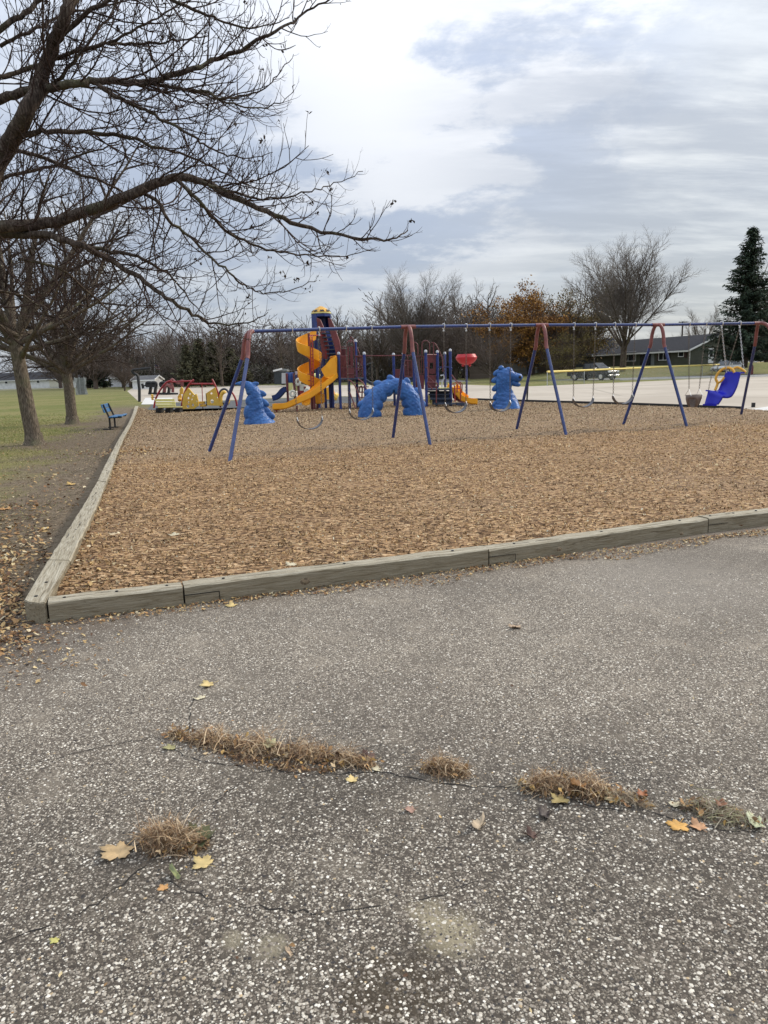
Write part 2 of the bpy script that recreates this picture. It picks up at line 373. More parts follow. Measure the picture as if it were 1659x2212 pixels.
# ground materials ---------------------------------------------------
A0 = G(52, 1296, .14)                       # outer corner of the timber border
def asphalt_mat():
    m, t, bs = newmat('exposed_aggregate_asphalt'); q = NT(t); o = q.obj()
    wv = q.n('ShaderNodeVectorMath', operation='ADD'); q.l(o, wv.inputs[0])
    nz = q.n('ShaderNodeTexNoise'); nz.inputs['Scale'].default_value = 60; q.l(o, nz.inputs[0])
    sc2 = q.n('ShaderNodeVectorMath', operation='SCALE'); q.l(nz.outputs['Color'], sc2.inputs[0]); sc2.inputs[3].default_value = .006; q.l(sc2.outputs[0], wv.inputs[1])
    v = q.vor(wv.outputs[0], 112); sp = q.n('ShaderNodeSeparateColor'); q.l(v.outputs['Color'], sp.inputs[0])
    c = q.ramp(sp.outputs[0], [(0, (.060, .049, .038)), (.20, (.10, .083, .064)), (.40, (.20, .168, .13)), (.60, (.31, .27, .21)), (.78, (.50, .445, .36)), (.915, (.72, .66, .55))], True)
    rad = q.math('SUBTRACT', .62, q.math('MULTIPLY', sp.outputs[1], .22))
    st = q.ss(q.math('SUBTRACT', v.outputs['Distance'], rad), -.10, .05, 1, 0)
    c = q.mix(st, (.080, .066, .051), c)
    v2 = q.vor(o, 240); sp2 = q.n('ShaderNodeSeparateColor'); q.l(v2.outputs['Color'], sp2.inputs[0])
    c2 = q.ramp(sp2.outputs[0], [(0, (.085, .071, .055)), (.5, (.20, .168, .13)), (.78, (.33, .29, .23)), (.94, (.68, .62, .51))], True)
    c = q.mix(q.ss(sp.outputs[2], .52, .56, 0, .9), c, c2)
    big = q.noise(o, .55, 6, .6); med = q.noise(o, 3.2, 6, .65)
    c = q.mix(q.ss(big, .45, .62, 0, .42), c, (.055, .046, .037))
    c = q.mix(q.ss(med, .50, .72, 0, .42), c, (.27, .23, .175))
    c = q.mix(q.ss(q.noise(o, 1.1, 8, .7, 1.2), .56, .66, 0, .5), c, (.09, .075, .058))
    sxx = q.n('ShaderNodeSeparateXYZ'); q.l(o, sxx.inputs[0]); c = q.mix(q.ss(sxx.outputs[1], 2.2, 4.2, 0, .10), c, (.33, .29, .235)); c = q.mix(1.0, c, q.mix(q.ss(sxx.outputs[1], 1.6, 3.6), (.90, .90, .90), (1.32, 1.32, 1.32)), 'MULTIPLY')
    # dust and dirt washed against the timber, brown soil left of the corner
    sx = q.n('ShaderNodeSeparateXYZ'); q.l(o, sx.inputs[0])
    f0, f1 = G(104, 1330), G(1531, 1150)
    k = (f1.y - f0.y) / (f1.x - f0.x)
    dl = q.math('SUBTRACT', q.math('ADD', f0.y, q.math('MULTIPLY', q.math('SUBTRACT', sx.outputs[0], f0.x), k)), sx.outputs[1])   # metres in front of the timber
    near = q.ss(q.math('ADD', dl, q.math('MULTIPLY', q.noise(o, 2.4, 6, .65), .9)), .35, 1.15, 1, 0)
    c = q.mix(q.math('MULTIPLY', near, .72), c, (.155, .122, .09))
    lf = q.ss(q.math('ADD', sx.outputs[0], q.math('MULTIPLY', q.noise(o, 1.7, 6, .65), 1.2)), -1.75, -.75, 1, 0)
    lf = q.math('MULTIPLY', lf, q.ss(dl, 1.9, .4, 0, 1))
    c = q.mix(q.math('MULTIPLY', lf, .8), c, (.115, .088, .066))
    # pale dried mud and a damp spot near the viewer
    def spot(px, py, r, colr, am, c):
        p = G(px, py); mp = q.map(o, loc=(-p.x, -p.y, 0)); ln = q.n('ShaderNodeVectorMath', operation='LENGTH'); q.l(mp, ln.inputs[0])
        dd = q.math('ADD', ln.outputs['Value'], q.math('MULTIPLY', q.math('SUBTRACT', q.noise(o, 14, 6, .7), .5), r * 1.5))
        return q.mix(q.ss(dd, r * .3, r, am, 0), c, colr)
    c = spot(975, 2015, .12, (.36, .31, .20), .6, c); c = spot(925, 1975, .08, (.34, .29, .19), .5, c)
    c = spot(590, 2050, .07, (.32, .28, .19), .5, c); c = spot(500, 2035, .05, (.32, .28, .19), .5, c)
    c = spot(850, 2150, .22, (.05, .035, .018), .6, c); c = spot(1450, 1260, 1.0, (.27, .24, .20), .45, c)
    c = spot(1290, 1700, .5, (.04, .035, .03), .4, c); c = spot(700, 1690, .45, (.05, .042, .032), .5, c); c = spot(330, 1880, .25, (.05, .04, .03), .45, c)
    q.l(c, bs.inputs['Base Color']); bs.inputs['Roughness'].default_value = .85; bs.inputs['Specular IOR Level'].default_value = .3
    q.bump(q.math('MULTIPLY', st, q.math('ADD', sp.outputs[1], .5)), bs, .8, .004); return m
M['asphalt'] = asphalt_mat()
def mulch_mat():
    m, t, bs = newmat('wood_mulch'); q = NT(t); o = q.obj()
    nz = q.noise(o, 9, 5, .6, 1.5); v = q.vor(q.map(o, scl=(1, 2.2, 1)), 26); sp = q.n('ShaderNodeSeparateColor'); q.l(v.outputs['Color'], sp.inputs[0])
    c = q.ramp(sp.outputs[0], [(0, (.10, .058, .030)), (.3, (.26, .155, .078)), (.55, (.42, .265, .14)), (.8, (.58, .385, .21)), (.95, (.68, .49, .29))], True)
    c = q.mix(q.ss(nz, .35, .7, 0, .35), c, (.13, .08, .05))
    sx = q.n('ShaderNodeSeparateXYZ'); q.l(o, sx.inputs[0])
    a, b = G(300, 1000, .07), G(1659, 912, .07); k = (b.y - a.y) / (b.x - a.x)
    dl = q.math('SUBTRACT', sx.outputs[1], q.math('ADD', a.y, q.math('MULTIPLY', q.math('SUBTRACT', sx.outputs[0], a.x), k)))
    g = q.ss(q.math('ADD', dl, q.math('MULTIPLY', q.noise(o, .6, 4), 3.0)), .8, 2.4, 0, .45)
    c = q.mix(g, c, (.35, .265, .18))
    c = q.mix(q.ss(q.noise(o, .35, 5), .48, .7, 0, .3), c, (.25, .18, .12))
    q.l(c, bs.inputs['Base Color']); bs.inputs['Roughness'].default_value = .95; bs.inputs['Specular IOR Level'].default_value = .15
    q.bump(q.math('ADD', sp.outputs[1], nz), bs, 1, .03); return m
M['mulch'] = mulch_mat()
def lawn_mat():
    m, t, bs = newmat('autumn_lawn'); q = NT(t); o = q.obj()
    n1 = q.noise(o, .22, 6, .6); n2 = q.noise(o, 2.6, 6, .7); n3 = q.noise(o, 30, 4, .6)
    c = q.mix(q.ss(n1, .38, .62), (.122, .140, .032), (.20, .182, .065))
    c = q.mix(q.ss(n2, .42, .72, 0, .65), c, (.30, .255, .125))
    c = q.mix(q.ss(n3, .35, .75, 0, .3), c, (.06, .07, .022))
    sx = q.n('ShaderNodeSeparateXYZ'); q.l(o, sx.inputs[0])
    a, b = G(52, 1296), G(291, 878); k = (b.x - a.x) / (b.y - a.y)
    dl = q.math('SUBTRACT', q.math('ADD', a.x, q.math('MULTIPLY', q.math('SUBTRACT', sx.outputs[1], a.y), k)), sx.outputs[0])   # metres left of the border
    dirt = q.ss(q.math('ADD', dl, q.math('MULTIPLY', q.math('SUBTRACT', q.noise(o, .5, 7, .65), .5), 4.5)), .7, 2.3, 1, 0)
    dirt = q.math('MULTIPLY', dirt, q.ss(sx.outputs[1], 50, 38, 0, 1))
    tr = q.math('MULTIPLY', q.ss(sx.outputs[1], 9.5, 6.5, 0, 1), q.ss(sx.outputs[0], -9, -4, 0, 1))
    dirt = q.math('MAXIMUM', dirt, tr)
    for px, py, r in ((75, 962, 2.2), (157, 917, 2.4), (237, 932, 1.8)):
        p = G(px, py); mp = q.map(o, loc=(-p.x - .4, -p.y, 0)); ln = q.n('ShaderNodeVectorMath', operation='LENGTH'); q.l(mp, ln.inputs[0])
        dirt = q.math('MAXIMUM', dirt, q.ss(q.math('ADD', ln.outputs['Value'], q.math('MULTIPLY', q.noise(o, 1.2, 5), 1.6)), r * .6, r * 1.3, 1, 0))
    c = q.mix(q.math('MULTIPLY', dirt, .9), c, q.mix(q.ss(q.noise(o, 8, 6, .7), .3, .7), (.105, .078, .055), (.215, .165, .122)))
    c = q.mix(q.ss(sx.outputs[1], 60, 130, 0, .35), c, (.13, .125, .07))
    q.l(c, bs.inputs['Base Color']); bs.inputs['Roughness'].default_value = .95; bs.inputs['Specular IOR Level'].default_value = .15
    q.bump(q.math('ADD', n3, n2), bs, .8, .03); return m
M['lawn'] = lawn_mat()
def lot_mat():
    m, t, bs = newmat('pale_sunbleached_paving'); q = NT(t); o = q.obj(); n1 = q.noise(o, .10, 8, .65, .8); n2 = q.noise(o, .7, 8, .7); n3 = q.noise(q.map(o, scl=(1, .25, 1)), .5, 8, .7)
    c = q.mix(q.ss(n1, .38, .64), (.45, .395, .32), (.36, .31, .245)); c = q.mix(q.ss(n2, .52, .72, 0, .5), c, (.29, .25, .195)); c = q.mix(q.ss(n3, .55, .7, 0, .4), c, (.50, .45, .375))
    v = q.vor(q.map(o, scl=(.06, .045, 1)), 1.0, 'DISTANCE_TO_EDGE'); c = q.mix(q.ss(v.outputs[0], .012, .0, 0, .55), c, (.22, .19, .15))
    q.l(c, bs.inputs['Base Color']); bs.inputs['Roughness'].default_value = .9; q.bump(n2, bs, .2, .02); return m
M['lot'] = lot_mat()
M['slab'] = pm('white_concrete', (.60, .585, .55), .85, 0, .08, 1, .05)
M['pad'] = pm('dark_rubber_pad', (.075, .078, .078), .9, 0, .3, 1.2, .2, dirt=(.14, .12, .10))
M['road'] = pm('grey_road', (.24, .235, .225), .9, 0, .12, .3)
M['knot'] = pm('timber_knot', (.25, .19, .12), .9, 0, .6, 60, .6)
M['crack'] = pm('crack_shadow_soil', (.018, .015, .012), 1, 0, .4, 12)
def timber_mat(ang=0.0):
    m, t, bs = newmat('weathered_timber'); q = NT(t)
    o = q.n('ShaderNodeTexCoord').outputs['Object']; oi = q.n('ShaderNodeObjectInfo')
    o1 = q.n('ShaderNodeVectorMath', operation='ADD'); q.l(o, o1.inputs[0]); q.l(oi.outputs['Location'], o1.inputs[1]); o = q.map(o1.outputs[0], rot=(0, 0, -ang))
    g = q.noise(q.map(o, scl=(2.0, 26, 26)), 2.2, 8, .65, .8); n = q.noise(o, 3.5, 6, .6)
    c = q.ramp(g, [(.30, (.13, .105, .07)), (.43, (.31, .27, .195)), (.58, (.43, .39, .30)), (.78, (.54, .50, .40))])
    c = q.mix(q.ss(n, .48, .75, 0, .45), c, (.33, .285, .195))
    c = q.mix(q.ss(q.noise(q.map(o, scl=(1.0, 30, 30)), 1.6, 4, .5, .4), .62, .68, 0, .75), c, (.05, .042, .032)); c = q.mix(q.ss(q.noise(q.map(o, scl=(9, 2, 2)), 2.5, 6, .7, 1.0), .58, .70, 0, .35), c, (.14, .12, .085))
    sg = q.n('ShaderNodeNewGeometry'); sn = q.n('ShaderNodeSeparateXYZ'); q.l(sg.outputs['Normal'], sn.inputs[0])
    c = q.mix(q.ss(sn.outputs[2], .6, .2, 0, .55), c, (.165, .13, .075))       # sawn sides: green-brown tone, with their shade painted into the colour
    q.l(c, bs.inputs['Base Color']); bs.inputs['Roughness'].default_value = .9; bs.inputs['Specular IOR Level'].default_value = .2
    q.bump(g, bs, .9, .012); return m
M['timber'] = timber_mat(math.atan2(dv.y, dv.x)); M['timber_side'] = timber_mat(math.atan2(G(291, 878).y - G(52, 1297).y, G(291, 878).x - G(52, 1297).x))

# ------------------------------------------------------------------ ground sheets
def sheet(name, pts, z, mat):
    me = bpy.data.meshes.new(name); me.from_pydata([(p[0], p[1], z) for p in pts], [], [tuple(range(len(pts)))]); me.update()
    if me.polygons[0].normal.z < 0: me.flip_normals()
    return tag(link(name, me, mat), kind='structure')
sheet('ground', [(-900, -40), (900, -40), (900, 1400), (-900, 1400)], 0, M['lawn'])
f0, f1 = G(20, 1345), G(1659, 1135); dv = (f1 - f0).normalized()
pa = f0 - dv * 14; pb = f0 + dv * 30
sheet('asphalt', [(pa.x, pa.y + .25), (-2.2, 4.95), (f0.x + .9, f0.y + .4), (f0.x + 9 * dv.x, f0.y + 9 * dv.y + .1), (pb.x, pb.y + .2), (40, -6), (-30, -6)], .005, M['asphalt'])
LOTN = [(275, 845), (300, 868), (330, 871), (517, 864), (568, 861), (745, 856), (850, 862), (1030, 863.6), (1128, 867), (1360, 874), (1621, 884), (1800, 893)]
LOTF = [(1800, 805), (1659, 811), (1427, 822.5), (1128, 835.3), (1000, 831), (830, 832), (565, 832.5), (400, 836), (285, 839)]
sheet('paved_lot', [G(*p) for p in LOTN + LOTF], .004, M['lot'])
sheet('rubber_pad', [G(*p) for p in [(318, 885), (330, 872.5), (517, 865), (568, 862), (745, 857), (850, 862.5), (1030, 864.5), (1000, 868), (850, 868), (700, 875), (568, 880), (470, 888), (390, 892)]], .008, M['pad'])
sheet('concrete_slab', [G(*p) for p in [(305, 874), (314, 859.5), (373, 859), (371, 873.5)]], .012, M['slab'])
sheet('concrete_walk', [G(*p) for p in [(1612, 885.6), (1672, 877), (1760, 878), (1760, 892)]], .012, M['slab'])
sheet('road', [(-400, 178), (-60, 176), (10, 150), (10, 141), (-62, 168), (-400, 170)], .006, M['road'])
ra, rb = G(1000, 823.5), G(1190, 821)
sheet('street', [G(930, 825.5), G(1140, 822.5), G(1290, 820.5), G(1440, 817), G(1659, 810.5), G(1900, 800), G(1900, 794), G(1640, 803.5), G(1420, 809), G(1290, 812), G(1130, 815.5), G(930, 819)], .006, M['road'])
# kerb along the street at the right and raised lawn behind it
mb = MB()
kp = [G(1340, 821.5), G(1450, 819), G(1560, 816), G(1659, 813.2), G(1800, 806)]
for a, b in zip(kp[:-1], kp[1:]): mb.bar(a + Vector((0, 0, .07)), b + Vector((0, 0, .07)), .5, .14)
tag(mb.build('kerb', M['slab'], None, False), kind='structure')
gx = np.linspace(12, 130, 60); gy = np.linspace(92, 190, 50); X, Y = np.meshgrid(gx, gy)
sm = lambda v, a, b: np.clip((v - a) / (b - a), 0, 1) ** 2 * (3 - 2 * np.clip((v - a) / (b - a), 0, 1))
Z = 1.35 * sm(Y - .12 * (X - 40), 92.5, 104) * sm(X, 14, 34) + .02
idx = (np.arange(49)[:, None] * 60 + np.arange(59)[None]).ravel()
hill = np_mesh('lawn_rise', np.stack([X, Y, Z], -1).reshape(-1, 3), np.stack([idx, idx + 1, idx + 61, idx + 60], -1), M['lawn'], smooth=True)
tag(hill, kind='structure')

# mulch bed ------------------------------------------------------------
MZ = .07
inner = [(112, 1283), (151, 1211), (206, 1099), (230, 1041), (246.5, 998), (258, 968), (268, 943), (283, 918), (293, 895), (299, 877)]
front = [(112, 1283), (392, 1253), (1050, 1172), (1531, 1104), (1659, 1091), (2100, 1030)]
far = [(300, 880), (322, 886), (390, 890), (470, 887), (568, 879), (700, 873), (850, 867), (1030, 865), (1128, 868), (1360, 875), (1621, 885), (1800, 894)]
nv0 = Vector((-dv.y, dv.x, 0)); ft = [G(p[0], p[1], .14) + nv0 * .12 for p in ((101, 1302), (396, 1267.5), (1056, 1187), (1531, 1120), (1662, 1105), (2000, 1060))]
ft[0] = ft[0] - dv * .06; inn = [G(*p, .14) for p in ((151, 1211), (206, 1099), (230, 1041), (246.5, 998.6), (258, 968), (269, 943), (283, 918), (293, 895), (299, 877))]
bed = ft + [G(2200, 930, MZ)] + [G(*p, MZ) for p in reversed(far)] + [p + Vector((-.06, 0, 0)) for p in reversed(inn)]
bed = [Vector((p.x, p.y, MZ)) for p in bed]
bx = np.array([p.x for p in bed]); by = np.array([p.y for p in bed])
def inside(x, y, px=bx, py=by):
    r = np.zeros(x.shape, bool); j = len(px) - 1
    for i in range(len(px)):
        c = ((py[i] > y) != (py[j] > y)) & (x < (px[j] - px[i]) * (y - py[i]) / (py[j] - py[i] + 1e-12) + px[i]); r ^= c; j = i
    return r
rng = np.random.default_rng(11)
def bumpz(x, y):
    return (.018 * np.sin(x * 2.1 + 1.3 * np.sin(y * 1.7)) * np.cos(y * 2.6 + x * .9) + .010 * np.sin(x * 6.3 + 2 * np.sin(y * 4.1)) * np.sin(y * 7.1 - x * 2)
            + .006 * np.sin(x * 15 + y * 4) * np.sin(y * 17 - x * 5))
import bmesh
bm = bmesh.new(); f = bm.faces.new([bm.verts.new(p) for p in bed]); bmesh.ops.triangulate(bm, faces=[f]); 
me = bpy.data.meshes.new('mulch_bed_base'); bm.to_mesh(me); bm.free()
tag(link('mulch_bed', me, M['mulch']), kind='structure'); me.update()
# rough surface of the near bed
ys = np.concatenate([np.arange(4.4, 12, .045), np.arange(12, 22, .10)]); 
def grid_patch(y0, y1, st, name):
    ys = np.arange(y0, y1, st); xs = np.arange(-9, 13, st); X, Y = np.meshgrid(xs, ys)
    ok = inside(X, Y); nz = np.where(ok, MZ + .012 + bumpz(X, Y) + rng.normal(0, .004, X.shape), MZ - .05)
    c = ok[:-1, :-1] & ok[1:, :-1] & ok[:-1, 1:] & ok[1:, 1:]
    n = len(xs); i, j = np.nonzero(c); q = i * n + j
    V = np.stack([X, Y, nz], -1).reshape(-1, 3); F = np.stack([q, q + 1, q + n + 1, q + n], -1)
    u, inv = np.unique(F, return_inverse=True); return V[u], inv.reshape(-1, 4)
Va, Fa = grid_patch(4.3, 12, .06, 'a'); Vb, Fb = grid_patch(11.98, 24, .12, 'b')
tag(np_mesh('mulch_surface', np.concatenate([Va, Vb]), np.concatenate([Fa, Fb + len(Va)]), M['mulch'], smooth=True), kind='structure')

def scatter_quads(x, y, z, L, Wd, colr, tilt=.5, bend=0.0, rng=rng):
    n = len(x); az = rng.uniform(0, 2 * np.pi, n); t1 = rng.normal(0, tilt, n); t2 = rng.normal(0, tilt, n)
    a = np.stack([np.cos(az) * np.cos(t1), np.sin(az) * np.cos(t1), np.sin(t1)], -1)
    b = np.stack([-np.sin(az) * np.cos(t2), np.cos(az) * np.cos(t2), np.sin(t2)], -1)
    c = np.stack([x, y, z], -1); L = L[:, None] / 2; Wd = Wd[:, None] / 2
    P = np.stack([c - a * L - b * Wd * .7, c + a * L * .8 - b * Wd, c + a * L + b * Wd * .6, c - a * L * .9 + b * Wd], 1)
    lift = -np.minimum(P[:, :, 2].min(1) - (z - .006), 0); P[:, :, 2] += lift[:, None]
    V = P.reshape(-1, 3); F = np.arange(n * 4).reshape(-1, 4)
    return V, F, np.repeat(colr, 4, 0)
def scatter_leaves(x, y, z, L, colr, tilt=.35, rng=rng):
    n = len(x); az = rng.uniform(0, 2 * np.pi, n); t1 = rng.normal(0, tilt, n); t2 = rng.normal(0, tilt, n)
    a = np.stack([np.cos(az) * np.cos(t1), np.sin(az) * np.cos(t1), np.sin(t1)], -1); b = np.stack([-np.sin(az) * np.cos(t2), np.cos(az) * np.cos(t2), np.sin(t2)], -1); c = np.stack([x, y, z], -1)
    wd = rng.uniform(.28, .62, n); P = []; fold = rng.uniform(-.05, .35, n)
    for u, v in ((-.5, 0), (-.28, .62), (.02, .9), (.22, .55), (.5, .05), (.25, -.6), (-.02, -.95), (-.3, -.5)):
        jj = 1 + rng.normal(0, .22, n); q = c + a * (u * L * (1 + rng.normal(0, .08, n)))[:, None] + b * (v * wd * L * jj * .62)[:, None]; q[:, 2] += np.abs(v) * fold * L * .6 + np.abs(u) * L * rng.uniform(-.1, .3, n); P.append(q)
    P = np.stack(P, 1); P[:, :, 2] += -np.minimum(P[:, :, 2].min(1) - (z - .004), 0)[:, None]; k = (np.arange(n) * 8)[:, None]
    F = np.concatenate([k + np.array([0, 1, 2, 3]), k + np.array([0, 3, 4, 5]), k + np.array([0, 5, 6, 7])]); return P.reshape(-1, 3), F, np.repeat(colr, 8, 0)
def pal(cols, n, jit=.2, wts=None, rng=rng):
    c = np.array(cols)[rng.choice(len(cols), n, p=None if wts is None else np.array(wts) / sum(wts))]
    return np.clip(c * rng.uniform(1 - jit, 1 + jit, (n, 1)), 0, 1)
HOL = [(735, 967, 1.5, .55, .42), (1250, 935, 1.7, .55, .30), (640, 985, .8, .35, .4), (1050, 947, .9, .3, .3), (1420, 929, .9, .3, .3), (500, 985, .5, .3, 0), (940, 955, .5, .3, 0)]
M['hollow'] = pm('scuffed_grey_matting', (.17, .15, .125), .95, 0, .35, 5, .4, c2=(.11, .095, .08), dirt=(.30, .22, .14))
# chips: density falls with distance
n = 520000
yy = 4.4 + (rng.random(n) ** 1.9) * 34; xx = rng.uniform(-13, 20, n)
k = inside(xx, yy) & (np.abs(xx) < yy * .62 + 1)
for hx, hy, ra, rb, an in HOL:
    pass
xx, yy = xx[k], yy[k]; n = len(xx)
s = 1 + np.clip(yy - 9, 0, 30) * .028
chip_cols = [(.66, .44, .235), (.56, .35, .17), (.44, .26, .12), (.22, .125, .06), (.78, .57, .35), (.08, .045, .022), (.88, .76, .57)]
C = pal(chip_cols, n, .25, [5, 6, 5, 4, 2.2, 2.5, .5])
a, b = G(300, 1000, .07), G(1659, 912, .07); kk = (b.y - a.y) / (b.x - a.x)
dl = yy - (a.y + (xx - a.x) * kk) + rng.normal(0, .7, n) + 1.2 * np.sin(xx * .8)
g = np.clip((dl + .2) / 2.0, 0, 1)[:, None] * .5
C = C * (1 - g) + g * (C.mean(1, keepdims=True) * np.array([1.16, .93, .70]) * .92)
for hx, hy, ra, rb, an in HOL:                            # chips scuffed away and mixed with dark soil under the swings
    c0 = G(hx, hy, MZ); dx_, dy_ = xx - c0.x, yy - c0.y; e_ = ((dx_ * math.cos(an) + dy_ * math.sin(an)) / ra) ** 2 + ((-dx_ * math.sin(an) + dy_ * math.cos(an)) / rb) ** 2
    q_ = np.clip(1.25 - e_ + rng.normal(0, .25, n), 0, 1)[:, None] * .8; C = C * (1 - q_) + q_ * np.array([.15, .125, .105]) * rng.uniform(.6, 1.5, (n, 1))
for _ in range(170):                                      # footprints, drawn as random ellipses of darker chips
    y0 = 4.8 + 12 * random.random() ** 1.3; x0 = random.uniform(-.5, .55) * y0 + .3; r0 = random.uniform(.06, .22); e_ = ((xx - x0) / (r0 * 1.5)) ** 2 + ((yy - y0) / r0) ** 2
    q_ = np.clip(1.1 - e_, 0, 1)[:, None] * random.uniform(.25, .6); C = C * (1 - q_) + q_ * np.array([.14, .08, .042])
C = C * np.array([.98, 1.03, .98])
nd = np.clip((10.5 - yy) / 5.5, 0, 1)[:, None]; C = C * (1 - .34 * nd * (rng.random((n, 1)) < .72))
C = C * (1 + .16 * np.sin(xx * 1.7 + 2 * np.sin(yy * 1.1)) * np.sin(yy * 2.3 + xx * .6) + .08 * np.sin(xx * 5.1 - yy * 3.3))[:, None]
onp = yy < 24
zb = np.where(onp, MZ + .016 + bumpz(xx, yy), MZ + .008)
V, F, CC = scatter_quads(xx, yy, zb, (.010 + .024 * rng.random(n) ** 1.8) * s, rng.uniform(.006, .018, n) * s, C, .62)
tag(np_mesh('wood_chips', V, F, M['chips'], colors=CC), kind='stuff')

# asphalt pebbles --------------------------------------------------------
n = 75000
yy = 1.15 + rng.random(n) ** 1.5 * 4.2; xx = rng.uniform(-1, 1, n) * (yy * .62 + .35)
k = (yy < f0.y + (xx - f0.x) * dv.y / dv.x - .15); xx, yy = xx[k], yy[k]; n = len(xx)
r = rng.gamma(4, .00065, n) + .0012; r = np.minimum(r, .0060)
octv = np.array([(1, 0, 0), (.3, .95, 0), (-.8, .6, 0), (-.9, -.5, 0), (.2, -1, 0), (0, 0, 1)], float)
octf = np.array([(0, 1, 5), (1, 2, 5), (2, 3, 5), (3, 4, 5), (4, 0, 5)])
az = rng.uniform(0, 6.28, n); ca, sa = np.cos(az), np.sin(az); el = rng.uniform(.7, 1.35, n)
ox, oy, oz = octv[:, 0], octv[:, 1], octv[:, 2]
vx = (ox[None] * ca[:, None] * el[:, None] - oy[None] * sa[:, None]) * r[:, None]; vy = (ox[None] * sa[:, None] * el[:, None] + oy[None] * ca[:, None]) * r[:, None]
vz = oz[None] * (np.minimum(r * .55, .003))[:, None] * rng.uniform(.6, 1.2, n)[:, None] + .0052 * np.ones((n, 6)); 
V = np.stack([xx[:, None] + vx, yy[:, None] + vy, vz], -1).reshape(-1, 3)
F = (octf[None] + (np.arange(n) * 6)[:, None, None]).reshape(-1, 3)
C = pal([(.66, .61, .51), (.46, .41, .335), (.30, .26, .21), (.14, .115, .09), (.50, .38, .23), (.05, .045, .042), (.78, .73, .63)], n, .15, [2.6, 3.5, 5, 5, .3, 1.6, 1.0])
tag(np_mesh('asphalt_pebbles', V, F, M['pebble'], colors=np.repeat(C, 6, 0)), kind='stuff')

# cracks in the asphalt ----------------------------------------------------
def crack(pts, wd):
    P = [G(*p, .0065) for p in pts]; L = []
    for a, b in zip(P[:-1], P[1:]):
        m = max(2, int((b - a).length / .03))
        for i in range(m): L.append(a.lerp(b, i / m) + Vector((random.gauss(0, .006), random.gauss(0, .006), 0)))
    vs, fs = [], []
    for i, p in enumerate(L):
        d = (L[min(i + 1, len(L) - 1)] - L[max(0, i - 1)]).normalized(); q = Vector((-d.y, d.x, 0)) * wd * .6 * random.choice((.12, .4, .7, 1, 1)) * math.sin(math.pi * (i + .5) / len(L)) ** .4
        vs += [p + q, p - q]
        if i: fs.append((2 * i - 2, 2 * i - 1, 2 * i + 1, 2 * i))
    return vs, fs
mb = MB()
for pts, wd in (([(330, 1590), (420, 1640), (560, 1665), (700, 1672), (830, 1668), (930, 1690), (1060, 1700), (1150, 1705), (1300, 1745), (1420, 1760), (1560, 1790), (1700, 1800)], .007),
                ([(425, 1490), (412, 1530), (408, 1580), (430, 1600)], .005), ([(0, 2035), (120, 1995), (210, 1950), (300, 1880), (400, 1840)], .004),
                ([(360, 1900), (470, 1945), (560, 1960), (680, 1975), (830, 1960), (960, 1930), (1060, 1890)], .003),
                ([(400, 1790), (450, 1740), (520, 1690), (560, 1665)], .003), ([(0, 1660), (110, 1640), (230, 1610), (340, 1590)], .003)):
    mb.add(*crack(pts, wd * (1.6 if wd < .0045 else 1.0)))
tag(mb.build('asphalt_cracks', M['crack'], None, False), kind='structure')

# ------------------------------------------------------------------ timber border
TH = .14
def timber(o1, o2, i1, i2, parent, rnd=0.0, zoff=0.0, mt='timber'):
    """squared timber between outer edge o1-o2 and inner edge i1-i2 (top corners), sunk into the ground"""
    a, b, c, d = (Vector((p[0], p[1], TH + zoff)) for p in (o1, o2, i2, i1))
    g = .006; u = (b - a).normalized(); a = a + u * g; b = b - u * g; u2 = (c - d).normalized(); d = d + u2 * g; c = c - u2 * g
    nseg = max(3, int((b - a).length / .11)); V = []; F = []; ch = .011
    for i in range(nseg + 1):
        t = i / nseg; pa = a.lerp(b, t); pd = d.lerp(c, t); x = (pd - pa).normalized(); wz = random.uniform(-.003, .003); e = random.uniform(.6, 1.4) * ch; e2 = random.uniform(.6, 1.4) * ch; jx = 0 if i in (0, nseg) else random.uniform(-.004, .004); pa = pa + x * jx; pd = pd + x * random.uniform(-.004, .004)
        ring = [pa + Vector((0, 0, -TH - zoff - .03)), pa + Vector((0, 0, -e + wz)), pa + x * e + Vector((0, 0, wz)), pd - x * e2 + Vector((0, 0, wz)), pd + Vector((0, 0, -e2 + wz)), pd + Vector((0, 0, -TH - zoff - .03))]
        V += ring
        if i:
            o = (i - 1) * 6
            for k in range(5): F.append((o + k, o + 6 + k, o + 7 + k, o + 1 + k))
    F += [tuple(range(6)), tuple(reversed([nseg * 6 + k for k in range(6)]))]
    m = MB(); m.add(V, F); o = m.build('timber', M[mt], parent, True, 25)
    for _ in range(random.randint(2, 4)):          # drying checks along the top
        t0 = random.uniform(.05, .7); t1 = t0 + random.uniform(.08, .25); w0 = random.uniform(.25, .75); L = []
        for k in range(9):
            t = t0 + (t1 - t0) * k / 8; p = a.lerp(b, t).lerp(d.lerp(c, t), w0 + .02 * math.sin(k * 1.7 + t0 * 40)); L.append(p + Vector((0, 0, .0012)))
        vs, fs = [], []
        for k, p in enumerate(L):
            x = (d - a).normalized() * .0032 * math.sin(math.pi * (k + .3) / 8.8); vs += [p - x, p + x]
            if k: fs.append((2 * k - 2, 2 * k - 1, 2 * k + 1, 2 * k))
        m2 = MB(); m2.add(vs, fs); m2.build('split', M['crack'], o, False)
    return o
tb = thing('timber_border', G(700, 1240), 'weathered landscape timbers laid end to end along the asphalt in front of the mulch', 'timber border')
fo = [G(p[0], p[1], TH) for p in ((101, 1302), (396, 1267.5), (1056, 1187), (1531, 1120), (1662, 1105), (2000, 1060))]
nv = Vector((-dv.y, dv.x, 0))
for i in range(len(fo) - 1):
    a, b = fo[i], fo[i + 1]; q = nv * .15
    timber(a, b, a + q, b + q, tb, zoff=(0, .004, -.004, .003, 0)[i])
